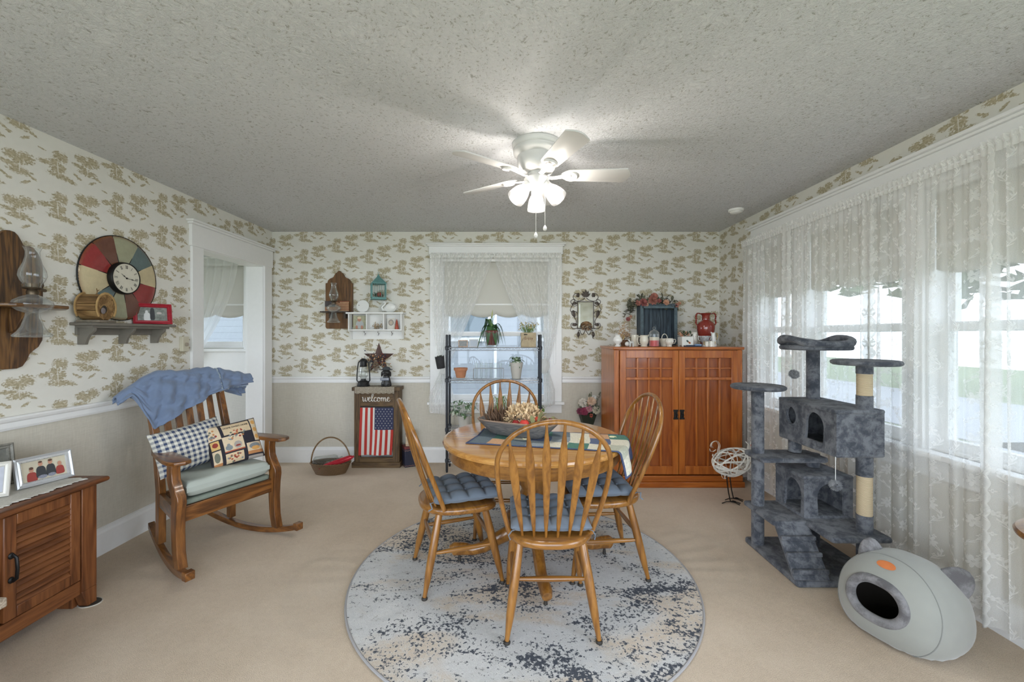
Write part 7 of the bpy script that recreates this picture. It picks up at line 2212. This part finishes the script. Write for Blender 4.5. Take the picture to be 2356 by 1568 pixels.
for i in range(len(path)-1):
    for k in range(26):
        f = random.random(); p = gpos(path[i][0]+(path[i+1][0]-path[i][0])*f, path[i][1]+(path[i+1][1]-path[i][1])*f)
        p += Vector((random.gauss(0,.02), random.gauss(0,.02), random.gauss(0,.02)))
        lfs_d = rvec(-.8)+Vector((0,-.3,0)); petal(lfs, p, lfs_d, random.uniform(.035,.060), random.uniform(.012,.018), random.uniform(-.3,.4))
lfs.build('leaves', plain('dusty_olive_leaf', (.13,.13,.09), .8, var=.45, vs=18), gr, ang=180)
for (px, py, r_, c_) in ((1466,697,.038,0),(1478,696,.052,1),(1499,691,.060,0),(1503,682,.045,0),(1493,694,.03,2),(1485,701,.028,2),(1530,696,.038,2),(1553,703,.030,0),(1560,698,.022,2),(1443,734,.028,1),(1449,728,.02,2),(1514,692,.028,1)):
    q = MB(); p = gpos(px, py)+Vector((0,-.035,0)); flower(q, p, r_, (random.uniform(-.3,.3), -1, .3), 5, 4)
    q.build('rose', plain(('dusty_pink_petal','deep_rose_petal','peach_petal')[c_], ((.42,.17,.13),(.30,.095,.085),(.55,.30,.20))[c_], .8, var=.3, vs=35), gr, ang=180)
ZT = CZT+.0005
def cp(px, Y=3.93): return Vector(((px-CX)*Y/FPX, Y, ZT))
M_porc = plain('white_porcelain', (.72,.71,.68), .18, coat=.5)
M_porcc = plain('cream_porcelain', (.66,.62,.52), .22, coat=.4)
M_gold = plain('gilt_line', (.45,.30,.10), .35, .6)
def floralmat():
    t = NT('floral_porcelain'); n_ = t.voro(t.co(), 55); m_ = t.step(n_, .22, .12)
    c_ = t.n('ShaderNodeTexVoronoi'); t.l(t.co(), c_.inputs['Vector']); c_.inputs['Scale'].default_value = 55
    pal = t.ramp(t.xyz(c_.outputs['Color'])[0], [(.0,(.40,.10,.10)),(.4,(.60,.35,.28)),(.7,(.14,.22,.10)),(1,(.50,.35,.12))])
    return t.done(t.bsdf(t.mix(t.m('MULTIPLY', m_, .75), (.70,.67,.60), pal), .2, coat=.5))
M_flor = floralmat()
def jug(name, label, cat, loc, prof, mat, hs, hr, group=None, spout=None, handle_mat=None, hthick=.003, rz=0):
    r = thing(name, label, cat, loc, rz, group)
    MB().lathe(prof, 32).build('body', mat, r)
    for sgn, x0, z0, z1, out in hs:
        MB().sweep([(sgn*x0,0,z0),(sgn*(x0+out*.8),0,z0+(z0-z1)*-.1+.003),(sgn*(x0+out),0,(z0+z1)/2+.004),(sgn*(x0+out*.55),0,z1+.004),(sgn*x0*.98,0,z1)], hthick, seg=8).build('handle', handle_mat or mat, r)
    if spout:
        sgn, x0, z0, L, up = spout
        MB().sweep([(sgn*x0,0,z0),(sgn*(x0+L*.6),0,z0+up*.4),(sgn*(x0+L),0,z0+up)], [.009,.006,.004], seg=10).build('spout', mat, r)
    return r
jug('ewer', 'white bulbous ewer with gold handle at the left front of the cabinet top', 'pitcher', cp(1421,3.86), [(0,0),(.026,0),(.028,.006),(.016,.018),(.018,.026),(.040,.045),(.044,.060),(.038,.078),(.024,.094),(.022,.104),(.030,.112),(.026,.112),(.018,.10),(0,.095)], M_porc, [(1,.026,.108,.055,.034)], 0, handle_mat=M_gold)
dfp = thing('dried_flower_pot', 'dried peach flower stems in a brown pot behind the white ewer', 'dried flower', cp(1438,4.15))
MB().lathe([(0,0),(.035,0),(.045,.03),(.03,.06),(0,.06)], 24).build('pot', plain('brown_pot', (.12,.06,.03), .6), dfp)
q = MB(); random.seed(18)
for k in range(150): petal(q, (random.gauss(0,.035), random.gauss(0,.025), .06+abs(random.gauss(.05,.05))), rvec(-.2), .026, .008, .3)
q.build('petals', plain('pale_peach_dried', (.55,.40,.26), .85, var=.3, vs=30), dfp, ang=180)
pk = thing('pumpkin_figurine', 'tiny white ribbed pumpkin figurine beside the donkey figurine', 'figurine', cp(1443.5,3.90))
q = MB(); q.grid(lambda u,v: ((.021*math.sin(PI*v)*(1+.10*abs(math.cos(4*2*PI*u)))*math.cos(2*PI*u)), (.021*math.sin(PI*v)*(1+.10*abs(math.cos(4*2*PI*u)))*math.sin(2*PI*u)), .024-.024*math.cos(PI*v)*.95), 48, 14); q.build('gourd', M_porc, pk, ang=180)
dk = thing('donkey_figurine', 'tiny silver grey donkey figurine on the cabinet front edge', 'figurine', cp(1453,3.845))
q = MB(); M_sil = plain('silver_grey_glaze', (.50,.49,.47), .3, .3, var=.3, vs=60)
q.sph((0,0,.040), .019, sc=(1.25,.7,.8), seg=16, rings=10)
for x in (-.014,.014):
    for y in (-.007,.007): q.cyl((x,y,0),(x*.9,y,.036),.0042,.006,seg=8)
q.sweep([(-.016,0,.048),(-.024,0,.062),(-.034,0,.064)], [.008,.009,.005], seg=10); q.sweep([(-.022,.004,.066),(-.020,.006,.080)], [.003,.001], seg=6); q.sweep([(-.022,-.004,.066),(-.020,-.006,.080)], [.003,.001], seg=6)
q.build('body', M_sil, dk)
mg = jug('cream_mug', 'plain cream straight sided mug behind the donkey figurine', 'mug', cp(1461,3.99), [(0,0),(.032,0),(.034,.004),(.036,.108),(.033,.108),(.030,.01),(0,.008)], M_porcc, [(1,.035,.085,.03,.02)], 0)
cmr = jug('creamer', 'cream footed jug with a large loop handle on its left side', 'pitcher', cp(1482,3.88), [(0,0),(.030,0),(.032,.006),(.026,.012),(.038,.035),(.042,.060),(.036,.085),(.034,.098),(.038,.106),(.034,.106),(.030,.09),(0,.085)], M_porcc, [(-1,.034,.095,.018,.030)], 0, spout=(1,.030,.095,.014,.016), hthick=.0036)
# candle jar
cj = thing('candle_jar', 'glass lidded candle jar with red and white wax in the middle of the cabinet top', 'candle', cp(1505,3.855))
MB().lathe([(.0,.002),(.044,.002),(.046,.008),(.046,.115),(.040,.122)], 36, cap=False).build('glass_jar', M_cg, cj)
MB().lathe([(0,.004),(.043,.004),(.043,.058),(0,.058)], 32).build('red_wax', plain('red_wax', (.60,.075,.08), .4), cj)
MB().lathe([(0,.058),(.043,.058),(.043,.088),(0,.088)], 32).build('cream_wax', plain('cream_wax', (.72,.62,.50), .4), cj)
MB().lathe([(.046,.122),(.044,.130),(.030,.146),(.012,.156),(.008,.160)], 36, cap=False).build('lid', M_cg, cj)
MB().sweep([(.011*math.cos(2*PI*k/20),0,.170+.011*math.sin(2*PI*k/20)) for k in range(20)], .0035, closed=True, seg=8).build('lid_knob', M_cg, cj)
bkt = thing('porcelain_basket', 'small cream porcelain basket with arched handle right of the candle jar', 'figurine', cp(1529,3.93))
MB().lathe([(0,0),(.030,0),(.036,.01),(.044,.055),(.046,.075),(.042,.075),(.038,.05),(0,.012)], 32).build('basket_bowl', M_porcc, bkt)
MB().sweep([(.026*math.cos(R(a)),0,.075+.042*math.sin(R(a))) for a in range(0,181,12)], .0035, seg=8).build('arch_handle', M_porcc, bkt)
q = MB(); random.seed(3); flower(q, (.01,-.045,.028), .012, (0,-1,.2), 5, 3); q.build('applied_rose', plain('deep_rose_petal', (.30,.095,.085), .8), bkt, ang=180)
jug('floral_sugar_bowl', 'floral footed sugar bowl with two handles right of the porcelain basket', 'sugar bowl', cp(1540,3.86), [(0,.0),(.022,.0),(.024,.006),(.020,.014),(.034,.03),(.040,.050),(.036,.066),(.030,.072),(.034,.078),(.030,.078),(0,.07)], M_flor, [(1,.034,.068,.028,.026),(-1,.034,.066,.030,.014)], 0, handle_mat=M_porcc)
sp = thing('square_planter', 'white square footed planter with small peach flowers on the cabinet top', 'planter', cp(1577,3.875))
q = MB(); q.box(-.052,.052,-.052,.052,.012,.092); 
for sx in (-1,1):
    for sy in (-1,1): q.lathe([(0,0),(.006,0),(.009,.012),(0,.013)], 10, c=(sx*.044, sy*.044, 0))
q.build('planter_box', M_porc, sp, bevel=.003)
q = MB()
for (x,z,c_) in ((-.006,.055,0),(.0,.048,0),(.012,.040,1),(.018,.034,1)): 
    q.mi = c_; q.add([(x+.009*math.cos(2*PI*k/12), -.0535-.0003*c_, z+.008*math.sin(2*PI*k/12)) for k in range(12)], [tuple(range(12))])
q.build('flower_decal', [plain('decal_green', (.10,.15,.13), .4), plain('decal_orange', (.60,.22,.10), .4)], sp, smooth=False)
q = MB(); random.seed(28)
for (x,y,z) in ((-.055,0,.118),(.0,-.01,.125),(.02,0,.115),(-.03,.01,.105)): flower(q, (x,y,z), .020, (random.uniform(-.5,.5),-1,.5), 5, 3)
q.build('flowers', plain('peach_petal', (.55,.30,.20), .8), sp, ang=180)
q = MB()
for k in range(26): petal(q, (random.gauss(-.01,.02), random.gauss(0,.015), .095+random.uniform(0,.03)), rvec(0), .030, .009, .3)
q.build('leaves', plain('dark_green_sprig', (.06,.085,.045), .8), sp, ang=180)
jug('floral_vase', 'tall floral patterned ornate vase left of the red vase', 'vase', cp(1597,3.98), [(0,.0),(.022,0),(.020,.02),(.032,.045),(.034,.075),(.024,.11),(.030,.135),(.026,.135),(0,.12)], M_flor, [(1,.032,.10,.06,.014),(-1,.032,.10,.06,.014)], 0, handle_mat=M_flor)
ph_ = thing('navy_stapler', 'flat navy and light blue stapler shaped object on the cabinet front edge', 'stapler', cp(1594,3.81))
MB().box(-.078,.078,-.016,.012,0,.010).build('base', plain('navy_plastic', (.03,.045,.085), .4), ph_, bevel=.003)
MB().box(.015,.074,-.018,.010,.010,.024).build('blue_cap', plain('light_blue_plastic', (.17,.27,.44), .4), ph_, bevel=.004)
MB().box(-.06,.016,-.014,.008,.010,.016).build('arm', plain('navy_plastic', (.03,.045,.085), .4), ph_, bevel=.002)
rs = thing('white_riser_dish', 'white oval dish under the large red vase', 'dish', cp(1624,4.13))
MB().lathe([(0,0),(.07,0),(.105,.016),(.100,.020),(.07,.010),(0,.010)], 40).build('dish', M_porc, rs)
rv = thing('amphora_vase', 'large glossy brick red amphora vase with two braided handles', 'vase', cp(1624,4.13)+Vector((0,0,.0105)))
M_brick = plain('brick_red_glaze', (.24,.032,.022), .16, coat=.6, var=.12, vs=12)
MB().lathe([(0,0),(.055,0),(.058,.008),(.050,.02),(.056,.045),(.072,.10),(.082,.15),(.083,.185),(.072,.215),(.048,.236),(.036,.246),(.036,.285),(.045,.302),(.058,.310),(.054,.313),(.040,.303),(.031,.285),(0,.27)], 48).build('body', M_brick, rv)
for s in (-1,1):
    for ph0 in (0, PI):
        pts = spline([(s*.048,.305),(s*.082,.312),(s*.098,.285),(s*.094,.250),(s*.098,.215),(s*.080,.190)], 10)
        MB().sweep([(a+.004*math.cos(i*.55+ph0), .004*math.sin(i*.55+ph0), b_) for i,(a,b_) in enumerate(pts)], .005, seg=8).build('handle', M_brick, rv)
jug('silver_creamer', 'small grey patterned two handled creamer in front of the red vase', 'pitcher', cp(1621,3.92)+Vector((0,0,.0)), [(0,.0),(.022,0),(.020,.010),(.016,.022),(.034,.048),(.044,.085),(.046,.100),(.042,.100),(.030,.05),(0,.03)], plain('silver_lustre_pattern', (.42,.42,.43), .3, .3, var=.7, vs=110), [(-1,.042,.096,.055,.020),(1,.042,.096,.055,.016)], 0, handle_mat=M_porc)
mgp = 'miniature floral pitchers at the right end of the cabinet top'
jug('miniature_pitcher', 'tiny floral pitcher in front of the silver creamer, the shorter of two', 'pitcher', cp(1626,3.84), [(0,0),(.018,0),(.020,.02),(.016,.040),(.020,.050),(.017,.050),(0,.045)], M_flor, [(-1,.017,.045,.015,.010)], 0, mgp, handle_mat=M_gold)
jug('miniature_pitcher', 'small floral jug beside the tiny floral pitcher, the wider of two', 'pitcher', cp(1637,3.85), [(0,0),(.030,0),(.028,.03),(.026,.052),(.022,.052),(0,.045)], M_flor, [(1,.027,.045,.015,.008)], 0, mgp, handle_mat=M_gold)
jug('tall_white_jug', 'tall slim white jug with gold handle at the right end of the cabinet top', 'pitcher', cp(1641,3.95), [(0,0),(.030,0),(.030,.01),(.024,.06),(.018,.11),(.020,.130),(.017,.130),(0,.12)], M_porc, [(1,.020,.125,.06,.022)], 0, handle_mat=M_gold, spout=(-1,.014,.125,.008,.012))
# ================================================================== wire chicken
ck = thing('woven_hen_sculpture', 'white woven strip hen sculpture on thin black legs beside the cabinet', 'sculpture', (1.850, 3.46, 0), R(8))
M_wh = plain('whitewashed_strip', (.68,.65,.58), .6, var=.1)
random.seed(33)
bodyc = Vector((0,0,.325)); BA, BBx, BC = .168, .090, .112
def bp(th, ph): 
    x = BA*math.cos(th); f = 1+.12*math.cos(th)
    return bodyc+Vector((x, BBx*math.sin(th)*math.cos(ph), BC*math.sin(th)*math.sin(ph)+.035*max(0,math.cos(th))**2))
for g_ in range(3):
    q = MB()
    for k in range(6):
        n_ = Vector((random.gauss(0,1), random.gauss(0,1), random.gauss(0,1))).normalized(); u_ = n_.orthogonal().normalized(); w_ = n_.cross(u_); pts = []
        for j in range(40):
            a = 2*PI*j/40; d = (u_*math.cos(a)+w_*math.sin(a))
            d = (d+n_*.35*math.sin(k)).normalized()
            e = Vector((d.x*BA*1.02, d.y*BBx, d.z*BC)); e.z += .045*max(0, e.x/BA)**2; pts.append(bodyc+e*(1+.02*random.random()))
        q.sweep(pts, .0062, .0012, side=None, closed=True, seg=6)
    q.build('woven_band', M_wh, ck)
q = MB()
for off in (0,.012):
    q.sweep([(a_, 0, b_) for a_, b_ in spline([(-.13+off,.37),(-.135+off,.42),(-.125+off,.47),(-.150+off,.505),(-.185+off*.5,.495),(-.200+off,.465),(-.185+off,.455)], 6)], .005, .0014, side=(0,1,0), seg=6)
q.build('neck_band', M_wh, ck)
q = MB(); q.sweep([(-.205,0,.445),(-.20,0,.425),(-.175,0,.420),(-.150,0,.435)], .006, .0014, side=(0,1,0), seg=6); q.sweep([(-.175,0,.400),(-.180,0,.388),(-.172,0,.380)], .004, seg=6)
q.build('wattle', M_wh, ck)
q = MB()
for k in range(5): q.sweep([(.12,0,.36),(.16,.012*(k-2),.42+.01*k),(.19-.01*k,.02*(k-2),.47+.012*(k%3))], .005, .0014, seg=6)
q.build('tail', M_wh, ck)
q = MB(); q.sweep([(-.07+.03*math.cos(R(a)),0,.235+.045*math.sin(R(a))) for a in range(-170,11,15)], .005, .0014, side=(0,1,0), seg=6); q.sweep([(-.07,0,.19),(-.07,0,.25)], .004, seg=6); q.build('breast_loop', M_wh, ck)
MB().sph((.172,0,.46), .009, seg=10, rings=8).build('red_bead', plain('red_bead', (.50,.06,.03), .4), ck)
for s in (-1,1):
    x0 = -.005+.035*s
    lg = MB(); lg.sweep([(x0-.035,s*.03,.245),(x0-.030,s*.03,.18),(x0-.018,s*.03,.09),(x0+.0,s*.03,.014)], .0045, seg=8)
    l_ = lg.build('leg', M_blackmetal, ck)
    tq = MB()
    for a, L in ((180,.075),(205,-.0),(15,.06),(-20,.075),(-50,.07)):
        if L <= 0: continue
        d = Vector((math.cos(R(a)), math.sin(R(a)), 0)); tq.sweep([(x0,s*.03,.012), Vector((x0,s*.03,.014))+d*L*.5, Vector((x0,s*.03,.004))+d*L], .0038, seg=6)
    tq.build('toes', M_blackmetal, l_)
